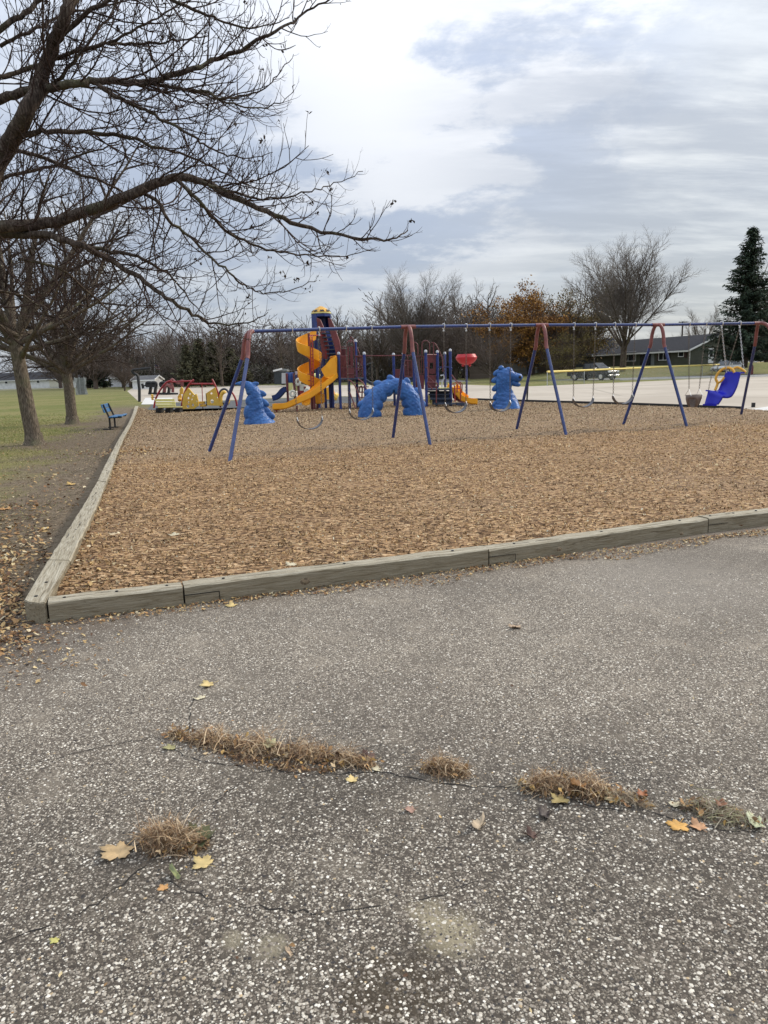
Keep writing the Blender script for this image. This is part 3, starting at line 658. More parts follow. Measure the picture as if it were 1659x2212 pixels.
# half-lap joints cut in the front faces, bolt heads
for px, py in ((396, 1267.5), (1056, 1187), (1531, 1120)):
    p = G(px, py, TH); a = p + Vector((0, 0, -.062)) - nv * .002; l = MB(); l.bar(a, a + dv * .24, .004, .0045); l.bar(a + dv * .24, a + dv * .24 - Vector((0, 0, .065)), .004, .0045, up=(0, 1, 0)); l.build('lap_joint', M['crack'], tb, False)
for i in range(len(fo) - 2):
    for t in (.12, .5, .88):
        p = fo[i].lerp(fo[i + 1], t) + nv * .075; MB().lathe([(.011, -.004), (.011, .004), (.006, .006)], 8, p + Vector((0, 0, (0, .004, -.004, .003)[i] + .001))).build('spike_head', M['black'], tb)
for kx, ky, kr in ((658, 1256, .026), (1215, 1190, .017), (1465, 1152, .014)):
    p = G(kx, ky, .065); d0 = (p - fo[0]); p = fo[1] + dv * ((p - fo[1]).dot(dv)) - nv * .0015; p.z = .07; k = MB(); RK = Matrix([dv, Vector((0, 0, 1)), -nv]).transposed()
    for rr_, hh in ((kr, .001), (kr * .62, .003)): k.v += []; kk_ = MB(); kk_.lathe([(rr_, -.002), (rr_ * .95, hh), (rr_ * .7, hh + .0015)], 14, (0, 0, 0), 1.5, 1); k.add([p + RK @ Vector(v) for v in kk_.v], kk_.f)
    k.build('knot', M['knot'], tb, True, 60)
tb2 = thing('timber_border', G(170, 1110), 'weathered landscape timbers running away from the corner between the lawn and the mulch', 'timber border')
fo2 = [(52, 1297), (103.6, 1210), (175, 1098), (211, 1038), (229.6, 998.6), (245.5, 968), (259, 943), (275, 918), (286, 895), (291.5, 877)]
fi2 = [(101, 1302), (151, 1211), (206, 1099), (230, 1041), (246.5, 998.6), (258, 968), (269, 943), (283, 918), (293, 895), (299, 877)]
for i in range(9):
    a, b, c, d = G(*fo2[i], TH), G(*fo2[i + 1], TH), G(*fi2[i], TH), G(*fi2[i + 1], TH)
    if i == 0:
        a0 = G(84, 1304, TH); a1 = G(62, 1302, TH)                  # rounded corner end
        mm = MB(); top = [a, a1, a0, c, d, b]; top = [Vector((p.x, p.y, TH + .004)) for p in top]
        u = (b - a).normalized() * -.006; top[4] += u; top[5] += u; top[3] -= dv * .008; top[2] -= dv * .004
        mm.slab(top, (0, 0, -.17)); mm.build('timber', M['timber_side'], tb2, True, 25, bevel=.006, seg=2)
        for q in ((78, 1288), (100, 1258)):
            MB().lathe([(.012, -.004), (.012, .004), (.006, .006)], 8, G(*q, TH + .005)).build('spike_head', M['black'], tb2)
    else: timber(a, b, c, d, tb2, mt='timber_side', zoff=(0, .003, -.002, .004, 0, .002, 0, .003, 0)[i])
    if 0 < i < 4: MB().lathe([(.011, -.004), (.011, .004), (.006, .006)], 8, (a + b + c + d) / 4 + Vector((0, 0, .003))).build('spike_head', M['black'], tb2)
mb = MB(); p0 = None
ed = [G(*p) for p in [(1030, 864), (1128, 867.3), (1360, 874.5), (1600, 883.8)]]
for a, b in zip(ed[:-1], ed[1:]): mb.bar(a + Vector((0, 0, .04)), b + Vector((0, 0, .04)), .05, .10)
tag(mb.build('bed_edging', M['black'], None, False), 'thin black edging strip between the far side of the mulch and the pale lot', 'edging')

# ------------------------------------------------------------------ swing set
def onbeam(px, A, B):                       # point of the vertical plane through A,B seen in pixel column px (near row 705)
    d = ray(px, 705); u = B - A
    t = (A.x * d.y - A.y * d.x) / (u.y * d.x - u.x * d.y)
    return A + u * t
Fr = [(G(495, 998, MZ), G(449, 978, MZ)), (G(930, 962, MZ), G(848, 947, MZ)), (G(1224, 940, MZ), G(1115, 928, MZ)), (G(1485, 922, MZ), G(1345, 918, MZ))]
mid = [(a + b) / 2 for a, b in Fr]
ap = [None] * 5
for i in (1, 2, 3): ap[i] = Vector((mid[i].x, mid[i].y, W((0, 880, 1175, 1425)[i], (0, 706, 702, 701.5)[i], mid[i].y).z))
q = onbeam(545, mid[2], mid[1]); ap[0] = Vector((q.x, q.y, W(545, 716, q.y).z))
q = onbeam(1640, mid[2], mid[3]); ap[4] = Vector((q.x, q.y, ap[3].z + .01))
bf = G(1600, 898, MZ); bd = (ap[4] - ap[3]).normalized(); md = ap[4] + bd * .85; ff = Vector((2 * md.x - bf.x, 2 * md.y - bf.y, MZ))
Fr.append((ff, bf))
ss_ = thing('swing_set_frame', (mid[1].x, mid[1].y, MZ), 'long blue tubular swing set frame with five faded red arch tops standing in the mulch', 'swing set')
for i in range(5):
    A = ap[i]; el = MB()
    for F in Fr[i]:
        E = A.lerp(F, .2); E.z = A.z - (A.z - F.z) * .19; fl = Vector((F.x - A.x, F.y - A.y, 0))
        c1 = A + fl * .16; c1.z = A.z + .03
        pts = [(1 - t) ** 2 * A + 2 * t * (1 - t) * c1 + t * t * E for t in [k / 8 for k in range(9)]]
        el.tube(pts + [E.lerp(F, .04)], .041, 12)
        leg = MB(); leg.tube([E.lerp(F, .02), F + Vector((0, 0, -.05))], .036, 12); leg.build('leg', M['blue_leg'], ss_)
    d1 = (ap[min(i + 1, 4)] - A); d0 = (A - ap[max(i - 1, 0)]); d1 = (d1 if i < 4 else d0).normalized(); d0 = (d0 if i else d1).normalized()
    el.tube([A - d0 * (.17 if i else .0), A, A + d1 * (.17 if i < 4 else .02)], .042, 12)
    el.build('arch_elbow', M['elbow'], ss_)
for i in range(4): MB().tube([ap[i], ap[i + 1]], .034, 12).build('top_beam', M['blue_leg'], ss_)

def ring(m, c, ax, up, L=.05, wd=.028, r=.0045):
    ax = Vector(ax).normalized(); up = Vector(up).normalized(); c = Vector(c)
    pts = [c + up * (L / 2 * y) + ax * (wd / 2 * x) for x, y in ((-1, -.6), (-1, .6), (0, 1), (1, .6), (1, -.6), (0, -1))]
    m.tube(pts, r, 3, closed=True)
def chain(m, a, b, r=.0045, L=.05):
    a = Vector(a); b = Vector(b); d = b - a; n = max(2, int(d.length / (L * .74))); u = d.normalized(); x = u.cross(Vector((.3, 1, .2))).normalized(); y = u.cross(x)
    for i in range(n): ring(m, a + d * ((i + .5) / n), x if i % 2 else y, u, L, r=r)
def hanger(parent, x, z=0):
    m = MB(); m.tube([(x, -.045, z + .045), (x, -.048, z), (x, -.03, z - .045), (x, 0, z - .06), (x, .03, z - .045), (x, .048, z), (x, .045, z + .045), (x, 0, z + .055)], .011, 6, closed=True)
    m.box((x, 0, z - .078), (.02, .02, .05)); m.box((x, 0, z - .10), (.035, .015, .03)); return m.build('hanger', M['zinc'], parent)
def belt_swing(sp=.56):
    t = thing('belt_swing', (0, 0, 0), 'x', 'swing', 'belt swings hanging from the long beam')
    for s in (-1, 1):
        hanger(t, s * sp / 2); m = MB(); chain(m, (s * sp / 2, 0, -.11), (s * .262, 0, -1.69)); m.build('chain', M['chain'], t)
        m = MB(); m.tube([(s * .262, 0, -1.69), (s * .262, -.05, -1.76), (s * .262, .05, -1.76)], .006, 5, closed=True); m.build('triangle_link', M['zinc'], t)
    m = MB(); V = []; F = []; n = 18
    for i in range(n + 1):
        u = -1 + 2 * i / n; x = .262 * math.sin(u * 1.45) / math.sin(1.45); z = -1.745 - .20 * math.cos(u * math.pi / 2) ** .9 if abs(u) < 1 else -1.745
        wd = .075 * (.55 + .45 * math.cos(u * math.pi / 2) ** .5 if abs(u) < 1 else .55)
        nx = u * .8; V += [(x, -wd, z), (x, wd, z), (x + nx * .012, wd, z + .014), (x + nx * .012, -wd, z + .014)]
        if i:
            o = 4 * (i - 1)
            for k in range(4): F.append((o + k, o + (k + 1) % 4, o + 4 + (k + 1) % 4, o + 4 + k))
    F += [(0, 1, 2, 3), (4 * n + 3, 4 * n + 2, 4 * n + 1, 4 * n)]
    m.add(V, F); m.build('seat', M['seat'], t); return t
sw0 = belt_swing()
hp = [(628, 691, 0, 'sagging black belt swing in front of the foot of the yellow spiral slide'), (744, 804, 0, 'black belt swing hanging in front of the left foot of the blue serpent arch'),
      (956, 1009, 1, 'black belt swing hanging in front of the dark blue steps of the play structure'), (1054.7, 1106, 1, 'black belt swing hanging in front of the blue serpent head'),
      (1239.7, 1286.5, 2, 'left belt swing of the pair in front of the yellow rail fence and dark pickup'), (1327.5, 1372, 2, 'right belt swing of the pair beside the fourth arch of the swing set')]
for i, (x0, x1, b, lab) in enumerate(hp):
    s = sw0 if i == 0 else copy_tree(sw0)
    p, q = onbeam(x0, ap[b], ap[b + 1]), onbeam(x1, ap[b], ap[b + 1]); c = (p + q) / 2; d = ap[b + 1] - ap[b]
    c.z = ap[b].z + (ap[b + 1].z - ap[b].z) * (c - ap[b]).dot(d) / d.dot(d)
    s.location = c; s.rotation_euler = (0, 0, math.atan2(d.y, d.x)); s['label'] = lab; s.scale = (1, 1, (1.0, .95, .95, .97, .97, .95)[i])
# toddler bucket swing
p, q = onbeam(1486, ap[3], ap[4]), onbeam(1526, ap[3], ap[4]); c = (p + q) / 2; d = ap[4] - ap[3]; ang4 = math.atan2(d.y, d.x)
ts = thing('bucket_swing', (0, 0, 0), 'small tan toddler bucket swing hanging left of the big blue seat swing', 'swing')
for s in (-1, 1):
    hanger(ts, s * .24); m = MB(); chain(m, (s * .24, 0, -.11), (s * .15, 0, -1.56)); m.build('chain', M['chain'], ts)
    m = MB(); m.tube([(s * .15, 0, -1.56), (s * .17, -.12, -1.72), (s * .17, .12, -1.72)], .006, 5, closed=True); m.build('triangle_link', M['zinc'], ts)
m = MB(); V = []; F = []; n = 20                         # bucket wall with two leg openings
for i in range(n):
    a = 2 * math.pi * i / n; leg = max(0, math.cos(2 * a + math.pi)) if math.sin(a) < 0 else 0
    for z, k in ((-1.70, 1.0), (-1.80, .98), (-1.92, .8), (-1.98, .55)):
        V.append((.18 * k * math.cos(a), .15 * k * math.sin(a), z))
for i in range(n):
    j = (i + 1) % n; a = 2 * math.pi * (i + .5) / n
    for k in range(3):
        if k >= 1 and -0.9 < math.sin(a) < -.2 : continue
        F.append((4 * i + k, 4 * j + k, 4 * j + k + 1, 4 * i + k + 1))
F.append(tuple(4 * i + 3 for i in range(n)))
m.add(V, F); o = m.build('bucket_seat', M['seat_tan'], ts); o.modifiers.new('solid', 'SOLIDIFY').thickness = .02
ts.location = c; ts.rotation_euler = (0, 0, ang4); ts.location.z = ap[4].z
# adaptive chair swing
Yc = (ap[3].y + ap[4].y) / 2 + .35; ph = onbeam(1559, ap[3], ap[4]); qh = onbeam(1598, ap[3], ap[4]); ph.z = qh.z = ap[4].z; Yc = (ph.y + qh.y) / 2
ad = thing('adaptive_swing', (ph + qh) / 2, 'bright blue chair swing with yellow safety bars at the right end of the beam', 'swing')
def sheet_loft(L, Rr, th, mat, name, parent, flange=.045, sub=4):
    def dens(P):
        out = []
        for i in range(len(P) - 1):
            p0, p1, p2, p3 = P[max(i - 1, 0)], P[i], P[i + 1], P[min(i + 2, len(P) - 1)]
            for k in range(sub):
                t = k / sub; out.append(.5 * ((2 * p1) + (p2 - p0) * t + (2 * p0 - 5 * p1 + 4 * p2 - p3) * t * t + (3 * p1 - p0 - 3 * p2 + p3) * t ** 3))
        return out + [P[-1]]
    L, Rr = dens(L), dens(Rr); m = MB(); V = []; F = []; n = len(L)
    for i in range(n):
        w_ = Rr[i] - L[i]; t = L[min(i + 1, n - 1)] - L[max(i - 1, 0)]; nn = w_.cross(t).normalized() * -1; wn = w_.normalized()
        V += [L[i] - nn * flange - wn * .02, L[i] - wn * .005, L[i] + w_ * .3 + nn * .02, L[i] + w_ * .7 + nn * .02, Rr[i] + wn * .005, Rr[i] - nn * flange + wn * .02]
        if i:
            o = 6 * (i - 1)
            for k in range(5): F.append((o + k, o + k + 1, o + k + 7, o + k + 6))
    m.add(V, F); o = m.build(name, mat, parent, True, 60); s = o.modifiers.new('solid', 'SOLIDIFY'); s.thickness = th; s.offset = 0; return o
k8 = lambda x, y, Y=0: K('d8', x, y, Yc + Y)
Lp = [k8(790, 450, .10), k8(770, 520, .10), k8(690, 700, .12), k8(630, 830, .12), k8(540, 850, .1), k8(435, 845, .06), k8(400, 950, .06), k8(345, 1140, .06)]
Rp = [k8(1060, 460, -.12), k8(1040, 560, -.12), k8(990, 740, -.14), k8(905, 910, -.16), k8(830, 955, -.16), k8(710, 960, -.18), k8(660, 1030, -.18), k8(590, 1130, -.18)]
sheet_loft(Lp, Rp, .02, M['deepblue'], 'seat_shell', ad)
for fa, fb in (((780, 452, .12), (1170, 470, -.05)), ((370, 838, .06), (445, 845, .06)), ((310, 1130, .05), (590, 1140, -.18))): MB().bar(k8(*fa), k8(*fb), .05, .035).build('shell_flange', M['deepblue'], ad)
def arc(pts, r, name, mat, parent):
    P = [Vector(p) for p in pts]; out = []
    for i in range(len(P) - 1):
        p0, p1, p2, p3 = P[max(i - 1, 0)], P[i], P[i + 1], P[min(i + 2, len(P) - 1)]
        for k in range(5):
            t = k / 5; out.append(.5 * ((2 * p1) + (p2 - p0) * t + (2 * p0 - 5 * p1 + 4 * p2 - p3) * t * t + (3 * p1 - p0 - 3 * p2 + p3) * t ** 3))
    return MB().tube(out + [P[-1]], r, 10).build(name, mat, parent)
arc([k8(560, 830, .1), k8(610, 690, .12), k8(575, 590, .14), k8(620, 480, .14), k8(720, 390, .12), k8(840, 365, .08), k8(920, 400, 0), k8(960, 470, -.05)], .033, 'safety_bar', M['gold'], ad)
arc([k8(610, 690, .12), k8(690, 640, .02), k8(750, 560, 0)], .026, 'safety_bar', M['gold'], ad)
arc([k8(935, 385, .1), k8(1020, 355, .08), k8(1110, 390, 0), k8(1195, 460, -.05)], .030, 'safety_bar', M['gold'], ad)
tl = [k8(820, 200, -.04), k8(1145, 190, .06)]
for top, low in ((ph, k8(800, 470, .0)), (qh, k8(1160, 455, .0))):
    m = MB(); chain(m, top - Vector((0, 0, .10)), low, .007, .06); m.build('chain', M['chain_bright'], ad)
for top, low in ((ph, k8(420, 830, .08)), (qh, k8(600, 1120, .25))):
    m = MB(); chain(m, top - Vector((0, 0, .10)), low, .0045); m.build('chain', M['chain'], ad)
for p in (ph, qh):
    u = (ap[4] - ap[3]).normalized(); y = Vector((-u.y, u.x, 0)); m = MB()
    m.tube([p + y * a + Vector((0, 0, b)) for a, b in ((-.045, .045), (-.048, 0), (-.03, -.045), (0, -.06), (.03, -.045), (.048, 0), (.045, .045), (0, .055))], .012, 6, closed=True); m.box(p - Vector((0, 0, .085)), (.03, .03, .05)); m.build('hanger', M['zinc'], ad)

# ------------------------------------------------------------------ blue serpent
def catm(P, sub):
    out = []
    for i in range(len(P) - 1):
        p0, p1, p2, p3 = P[max(i - 1, 0)], P[i], P[i + 1], P[min(i + 2, len(P) - 1)]
        for k in range(sub):
            t = k / sub; out.append(.5 * ((2 * p1) + (p2 - p0) * t + (2 * p0 - 5 * p1 + 4 * p2 - p3) * t * t + (3 * p1 - p0 - 3 * p2 + p3) * t ** 3))
    return np.array(out + [P[-1]])
def serpent_body(name, pts, rad, dors, parent, cell=.13, belly=True, depthk=.85, nu=72, amp=.016):
    """scaled tube; dors = +1/-1 side of the curve on which the back lies (in the picture plane)"""
    Q = np.array([[*p, r] for p, r in zip(pts, rad)]); sub = 26; C = catm(Q, sub); P, Rr = C[:, :3], C[:, 3]; n = len(P)
    T = np.gradient(P, axis=0); T /= np.linalg.norm(T, axis=1, keepdims=True); s = np.concatenate([[0], np.cumsum(np.linalg.norm(np.diff(P, axis=0), axis=1))])
    B = np.array([0, 1, 0.]) - T * T[:, 1:2]; B /= np.linalg.norm(B, axis=1, keepdims=True); U = np.cross(T, B) * dors   # U = back direction, B = depth
    a = np.arange(nu) * 2 * np.pi / nu; ca, sa = np.cos(a), np.sin(a)
    V = []
    for i in range(n):
        r = Rr[i]; arcl = a * r / cell; row = np.floor(s[i] / (cell * .8)); fv = s[i] / (cell * .8) - row
        ncol = max(6, round(2 * np.pi * r / cell)); cu = (a / (2 * np.pi) * ncol + .5 * (row % 2)) % 1
        h = np.full(nu, -.2)
        for dr_, dc_ in ((-1, 0), (0, 0), (1, 0)):
            rw = row + dr_; ncol = max(6, round(2 * np.pi * r / cell)); jj = .35 * np.sin(rw * 12.9); cu = (a / (2 * np.pi) * ncol + .5 * (rw % 2) + jj) % 1; ci = np.floor(a / (2 * np.pi) * ncol + .5 * (rw % 2) + jj)
            sz = 1 + .3 * np.sin(ci * 7.3 + rw * 3.1); d2 = (1.9 * (cu - .5)) ** 2 + ((s[i] / (cell * .8) - rw - .5) * 1.15 / sz) ** 2; h = np.maximum(h, np.clip(1 - d2, 0, 1) ** .6 * (.75 + .4 * np.sin(ci * 5.1 + rw * 1.7)))
        h = amp * 1.6 * h + .005 * np.sin(a * 3 + s[i] * 5)
        if belly:
            bm_ = np.clip((-ca - .35) / .3, 0, 1); fb = (s[i] / .36) % 1; h = h * (1 - bm_) + bm_ * (.07 * (np.sin(np.pi * fb) ** .6) - .04) * min(1, r / .2)
        rr = r + h * min(1, r / .2)
        V.append(P[i] + U[i] * (rr * ca)[:, None] + B[i] * (rr * sa * depthk)[:, None])
    V = np.array(V); i = np.arange(n - 1)[:, None] * nu; k = np.arange(nu)[None]; F = np.stack([i + k, i + (k + 1) % nu, i + nu + (k + 1) % nu, i + nu + k], -1).reshape(-1, 4)
    tip = V[-1].mean(0); V = V.reshape(-1, 3); V = np.concatenate([V, np.repeat((tip)[None], nu, 0)]); k = np.arange(nu); F = np.concatenate([F, np.stack([(n - 1) * nu + k, (n - 1) * nu + (k + 1) % nu, n * nu + (k + 1) % nu, n * nu + k], -1)])
    V -= np.array(parent.location)
    o = np_mesh(name, V, F, M['serpent'], parent, smooth=True)
    return P, Rr, U, T, s
def spine(parent, p, u, t, r, peak=1.0):
    M3 = Matrix((t, u.cross(t) * -1, u)).transposed() if False else Matrix([t, t.cross(u) * 1.0, u]).transposed()
    m = MB(); n = 10; V = []; F = []
    prof = [(1.0, -.35), (1.0, .1), (.86, .55), (.55, .88), (.15, 1.02)]
    for k, z in prof:
        for j in range(n):
            a = 2 * math.pi * j / n; V.append(p + M3 @ Vector((r * k * math.cos(a) * 1.0 - z * r * .35 * peak, r * k * math.sin(a) * .62 * (1 - .3 * (peak - 1)), z * r * 1.05 * peak)))
    for i in range(len(prof) - 1):
        for j in range(n): F.append((i * n + j, i * n + (j + 1) % n, (i + 1) * n + (j + 1) % n, (i + 1) * n + j))
    F += [tuple(range(n - 1, -1, -1)), tuple((len(prof) - 1) * n + j for j in range(n))]
    m.add(V, F); m.build('spine', M['serpent'], parent, True, 80)
# tail
k2 = lambda x, y, Y: K(2, x, y, Y); sc2 = .18 * 23.5 / 1597
st_ = thing('serpent_sculpture', G(555, 920), 'blue scaly serpent tail rising from the mulch and curling left behind the first swing leg', 'serpent sculpture')
tp = [(1640, 1262, 190), (1605, 1170, 150), (1585, 1080, 122), (1583, 980, 104), (1578, 890, 88), (1550, 810, 70), (1490, 755, 48), (1420, 735, 27), (1350, 738, 9)]
P, Rr, U, T, s = serpent_body('body', [k2(x, y, 23.4) for x, y, r in tp], [r * sc2 * 1.02 for x, y, r in tp], -1, st_, .10, nu=60)
for q in np.arange(.35, s[-1] - .45, .23):
    i = int(np.searchsorted(s, q)); spine(st_, Vector(P[i] + U[i] * Rr[i] * .92), Vector(U[i]), Vector(T[i]), Rr[i] * .36 + .03, 1.5)
# arch
k4 = lambda x, y, Y: K(4, x, y, Y); sc4 = .16 * 25.5 / 1597
sa_ = thing('serpent_sculpture', G(845, 903), 'blue scaly serpent body arching over the mulch with rounded spines', 'serpent sculpture')
tp = [(425, 1500, 152, 25.3), (450, 1360, 138, 25.3), (520, 1215, 122, 25.4), (625, 1115, 108, 25.5), (745, 1065, 98, 25.6), (855, 1095, 106, 25.6), (940, 1185, 118, 25.6), (1000, 1310, 126, 25.6), (1025, 1490, 132, 25.6)]
P, Rr, U, T, s = serpent_body('body', [k4(x, y, Y) for x, y, r, Y in tp], [r * sc4 for x, y, r, Y in tp], 1, sa_, .125, nu=84)
for j, q in enumerate(np.arange(.38, s[-1] - .3, .36)):
    i = int(np.searchsorted(s, q)); spine(sa_, Vector(P[i] + U[i] * Rr[i] * .90), Vector(U[i]), Vector(T[i]), .15, 1.05)
# head
k5 = lambda x, y, Y=28: K(5, x, y, Y); sc5 = .16 * 28 / 1597
sh = thing('serpent_sculpture', G(1090, 887), 'blue serpent neck and horned head looking right, rising from the mulch', 'serpent sculpture')
tp = [(1035, 1400, 190), (1030, 1300, 152), (1012, 1200, 118), (995, 1110, 98), (992, 1010, 104), (1000, 920, 98), (1005, 860, 74), (1008, 822, 34)]
P, Rr, U, T, s = serpent_body('neck', [k5(x, y) for x, y, r in tp], [r * sc5 for x, y, r in tp], 1, sh, .11, belly=False, nu=64)
for q in np.arange(.12, s[-1] - .1, .26):
    i = int(np.searchsorted(s, q)); spine(sh, Vector(P[i] + U[i] * Rr[i] * .86), Vector(U[i]), Vector(T[i]), .13, 1.5)
hd = MB(); hd.tube([k5(1050, 900), k5(1085, 925), k5(1130, 945), k5(1175, 950), k5(1215, 955), k5(1238, 965)], [.20, .20, .17, .165, .15, .09], 18)
hd.ball(k5(1060, 870), .17, 14, 8, (1, .9, 1)); hd.build('head', M['serpent'], sh, True, 60)
m = MB(); m.tube([k5(1100, 1010), k5(1150, 1035), k5(1200, 1045), k5(1218, 1040)], [.11, .10, .085, .05], 12); m.build('lower_jaw', M['serpent'], sh, True, 60)
m = MB(); m.ball(k5(1212, 945, 27.86), .062, 12, 8); m.build('eye', M['black'], sh)
m = MB(); e = k5(1212, 945, 27.85); m.tube([e + Vector((.062 * math.cos(a), 0, .062 * math.sin(a))) for a in [k * math.pi / 6 for k in range(12)]], .018, 6, closed=True); m.build('eye_rim', M['serpent'], sh)
for x, y, r in ((1150, 905, .07), (1080, 850, .08), (960, 820, .09)):
    m = MB(); m.ball(k5(x, y, 27.95), r, 10, 6, (1.2, .8, 1)); m.build('brow', M['serpent'], sh)
for a0, b0, r in (((1035, 1395), (1150, 1260), .16), ((1150, 1400), (1110, 1230), .17)):
    m = MB(); m.tube([k5(a0[0], a0[1] + 5, 27.75), k5((a0[0] + b0[0]) / 2, (a0[1] + b0[1]) / 2, 27.8), k5(*b0, 28)], [r * 1.2, r, r * .5], 14); m.build('foot', M['serpent'], sh, True, 60)

# ------------------------------------------------------------------ main play structure
PL = thing('play_structure', (*G(800, 884).xy, MZ), 'large play structure with blue posts, maroon panels, yellow spiral slide and domed tower', 'playground structure')
def c3(x, y, Y=31.6): return K(3, x, y, Y)
def c4(x, y, Y=31.6): return K(4, x, y, Y)
def D4(x, y, Y=31.6): return K('d4', x, y, Y)
def D3(x, y, Y=31.6): return K('d3', x, y, Y)
def post(top, bot=None, parent=PL, mat='blue_post', r=.058, cap=True, capmat='cap_white'):
    z0 = MZ - .03 if bot is None else bot
    o = MB().tube([(top.x, top.y, z0), (top.x, top.y, top.z)], r, 12).build('post', M[mat], parent)
    if cap: MB().lathe([(r * 1.12, -.03), (r * 1.12, .02), (r * .9, .05), (r * .45, .075)], 12, top).build('post_cap', M[capmat], o)
    m = MB()
    for z in (top.z - .45, top.z - 1.05):
        if z > z0 + .3: m.lathe([(r * 1.15, -.02), (r * 1.15, .02)], 12, (top.x, top.y, z))
    if m.v: m.build('collar', M[mat], o)
    return o
def railing(a, b, h, n, parent=PL, mat='maroon', r=.02, bars=True, name='railing'):
    a = Vector(a); b = Vector(b); up = Vector((0, 0, h)); m = MB()
    m.tube([a, b], r, 6); m.tube([a + up, b + up], r, 6); m.tube([a, a + up], r, 6); m.tube([b, b + up], r, 6)
    for i in range(1, n): p = a.lerp(b, i / n); m.tube([p, p + up], r * .75, 5)
    return m.build(name, M[mat], parent)
def panel(a, b, h, parent=PL, mat='maroon', th=.04, name='panel'):
    a = Vector(a); b = Vector(b); m = MB(); m.bar(a + Vector((0, 0, h / 2)), b + Vector((0, 0, h / 2)), th, h); return m.build(name, M[mat], parent, True, 30, bevel=.008)
def hoop(a, b, zt, parent=PL, mat='maroon', r=.022, name='hoop', n=10, square=.5):
    a = Vector(a); b = Vector(b); wd = (b - a).length; cr = wd * square; P = [a]
    for i in range(n + 1):
        t = math.pi / 2 * i / n; P.append(a + (b - a).normalized() * (cr - cr * math.cos(t)) + Vector((0, 0, zt - a.z - cr + cr * math.sin(t))))
    for i in range(n + 1):
        t = math.pi / 2 * (1 - i / n); P.append(b - (b - a).normalized() * (cr - cr * math.cos(t)) + Vector((0, 0, zt - a.z - cr + cr * math.sin(t))))
    P.append(b); return MB().tube(P, r, 7).build(name, M[mat], parent)
def deck(x0, x1, y0, y1, z, parent=PL, mat='deck'):
    m = MB(); m.box(((x0 + x1) / 2, (y0 + y1) / 2, z), (x1 - x0, y1 - y0, .07)); return m.build('deck', M[mat], parent, True, 30, bevel=.01)
F_, B_ = 31.4, 32.9
for (x, y, Y) in ((1045, 690, 32.6), (1145, 665, 32.6), (1253, 835, F_), (1480, 665, 32.2), (1598, 835, F_)): post(c3(x, y, Y))
for (x, y, Y) in ((750, 640, B_), (884, 630, B_), (1024, 690, F_ + .2), (1185, 600, F_), (1342, 605, B_), (1442, 625, B_ + .4), (1516, 585, F_ + .2)): post(c4(x, y, Y))
post(c3(1390, 1180, F_ + .3), cap=False); post(c3(1000, 640, 33.0), bot=c3(1000, 1180, 33).z)
z1 = c3(1400, 1178).z; xa, xb, xc, xd = c3(1253, 900, F_).x, c3(1598, 900, F_).x, c4(750, 900, B_).x, c4(1516, 900, F_).x
deck(xa + .02, xb - .02, F_ - .02, B_, z1); deck(c4(1185, 0, F_).x, xd, F_, B_ + .3, c4(1300, 1112).z); deck(xc, c4(1024, 0, F_).x, F_ + .2, B_, c4(900, 1000).z)
deck(c3(1040, 0, 32.6).x, xa, 32.0, 33.2, z1 + .02)
# lower left deck: barriers
zr = c3(0, 865 * 1.0).z
railing(c3(1285, 1160, F_), c3(1360, 1160, F_), c3(0, 870).z - c3(0, 1160).z, 4)
panel(c3(1290, 1165, F_ + .05), c3(1470, 1165, F_ + .05), c3(0, 1020).z - c3(0, 1165).z)
panel(c3(1370, 1010, 32.1), c3(1400, 1010, 32.1), c3(0, 745).z - c3(0, 1010).z); panel(c3(1415, 1010, 32.1), c3(1455, 1010, 32.1), c3(0, 745).z - c3(0, 1010).z)
panel(c3(1290, 1010, 32.8), c3(1355, 1010, 32.8), c3(0, 760).z - c3(0, 1010).z)
for y in (1005, 1110): MB().tube([c3(1370, y, F_ - .02), c3(1455, y, F_ - .02)], .02, 6).build('cross_rail', M['maroon'], PL)
railing(c3(1490, 1150, F_ + .1), c3(1580, 1150, F_ + .1), c3(0, 880).z - c3(0, 1150).z, 4)
for y in (1040,): MB().tube([c3(1490, y, F_ + .08), c3(1580, y, F_ + .08)], .02, 6).build('cross_rail', M['maroon'], PL)
hoop(c3(1370, 860, 32.1), c3(1470, 860, 32.1), c3(0, 692).z); hoop(c3(1415, 690, 33), c3(1558, 1000, 33), c3(0, 575).z, square=.28)
MB().tube([c3(1040, 748, 32.4), c3(1250, 748, 32.4), c3(1275, 780, 32.4)], .022, 6).build('cross_rail', M['maroon'], PL)
MB().tube([c3(1270, 745, 32.2), c3(1480, 745, 32.2)], .022, 6).build('cross_rail', M['maroon'], PL)
MB().tube([c3(1255, 868, F_), c3(1370, 868, F_)], .024, 6).build('cross_rail', M['maroon'], PL)
MB().tube([c3(1480, 868, F_ + .1), c3(1600, 868, F_)], .024, 6).build('cross_rail', M['maroon'], PL)
# overhead rails and sagging rubber bridge to the middle deck
for Y in (F_, B_): MB().tube([c4(350, 655, Y), c4(620, 655, Y), c4(1010, 648, Y)], .024, 6).build('overhead_rail', M['maroon'], PL)
br = MB(); prv = None
bp = [c4(370, 965, F_ + .4), c4(440, 1010, F_ + .4), c4(540, 1038, F_ + .4), (c4(640, 1045, F_ + .4)), c4(740, 1035, F_ + .4), c4(840, 1005, F_ + .4), c4(930, 955, F_ + .4), c4(1015, 945, F_ + .4)]
for a, b in zip(bp[:-1], bp[1:]):
    for k in range(3):
        p, q = a.lerp(b, k / 3), a.lerp(b, (k + .86) / 3); mm = MB(); mm.slab([p, q, q + Vector((0, 1.1, 0)), p + Vector((0, 1.1, 0))], (0, 0, -.13)); mm.build('bridge_tread', M['darkstep'], PL, False)
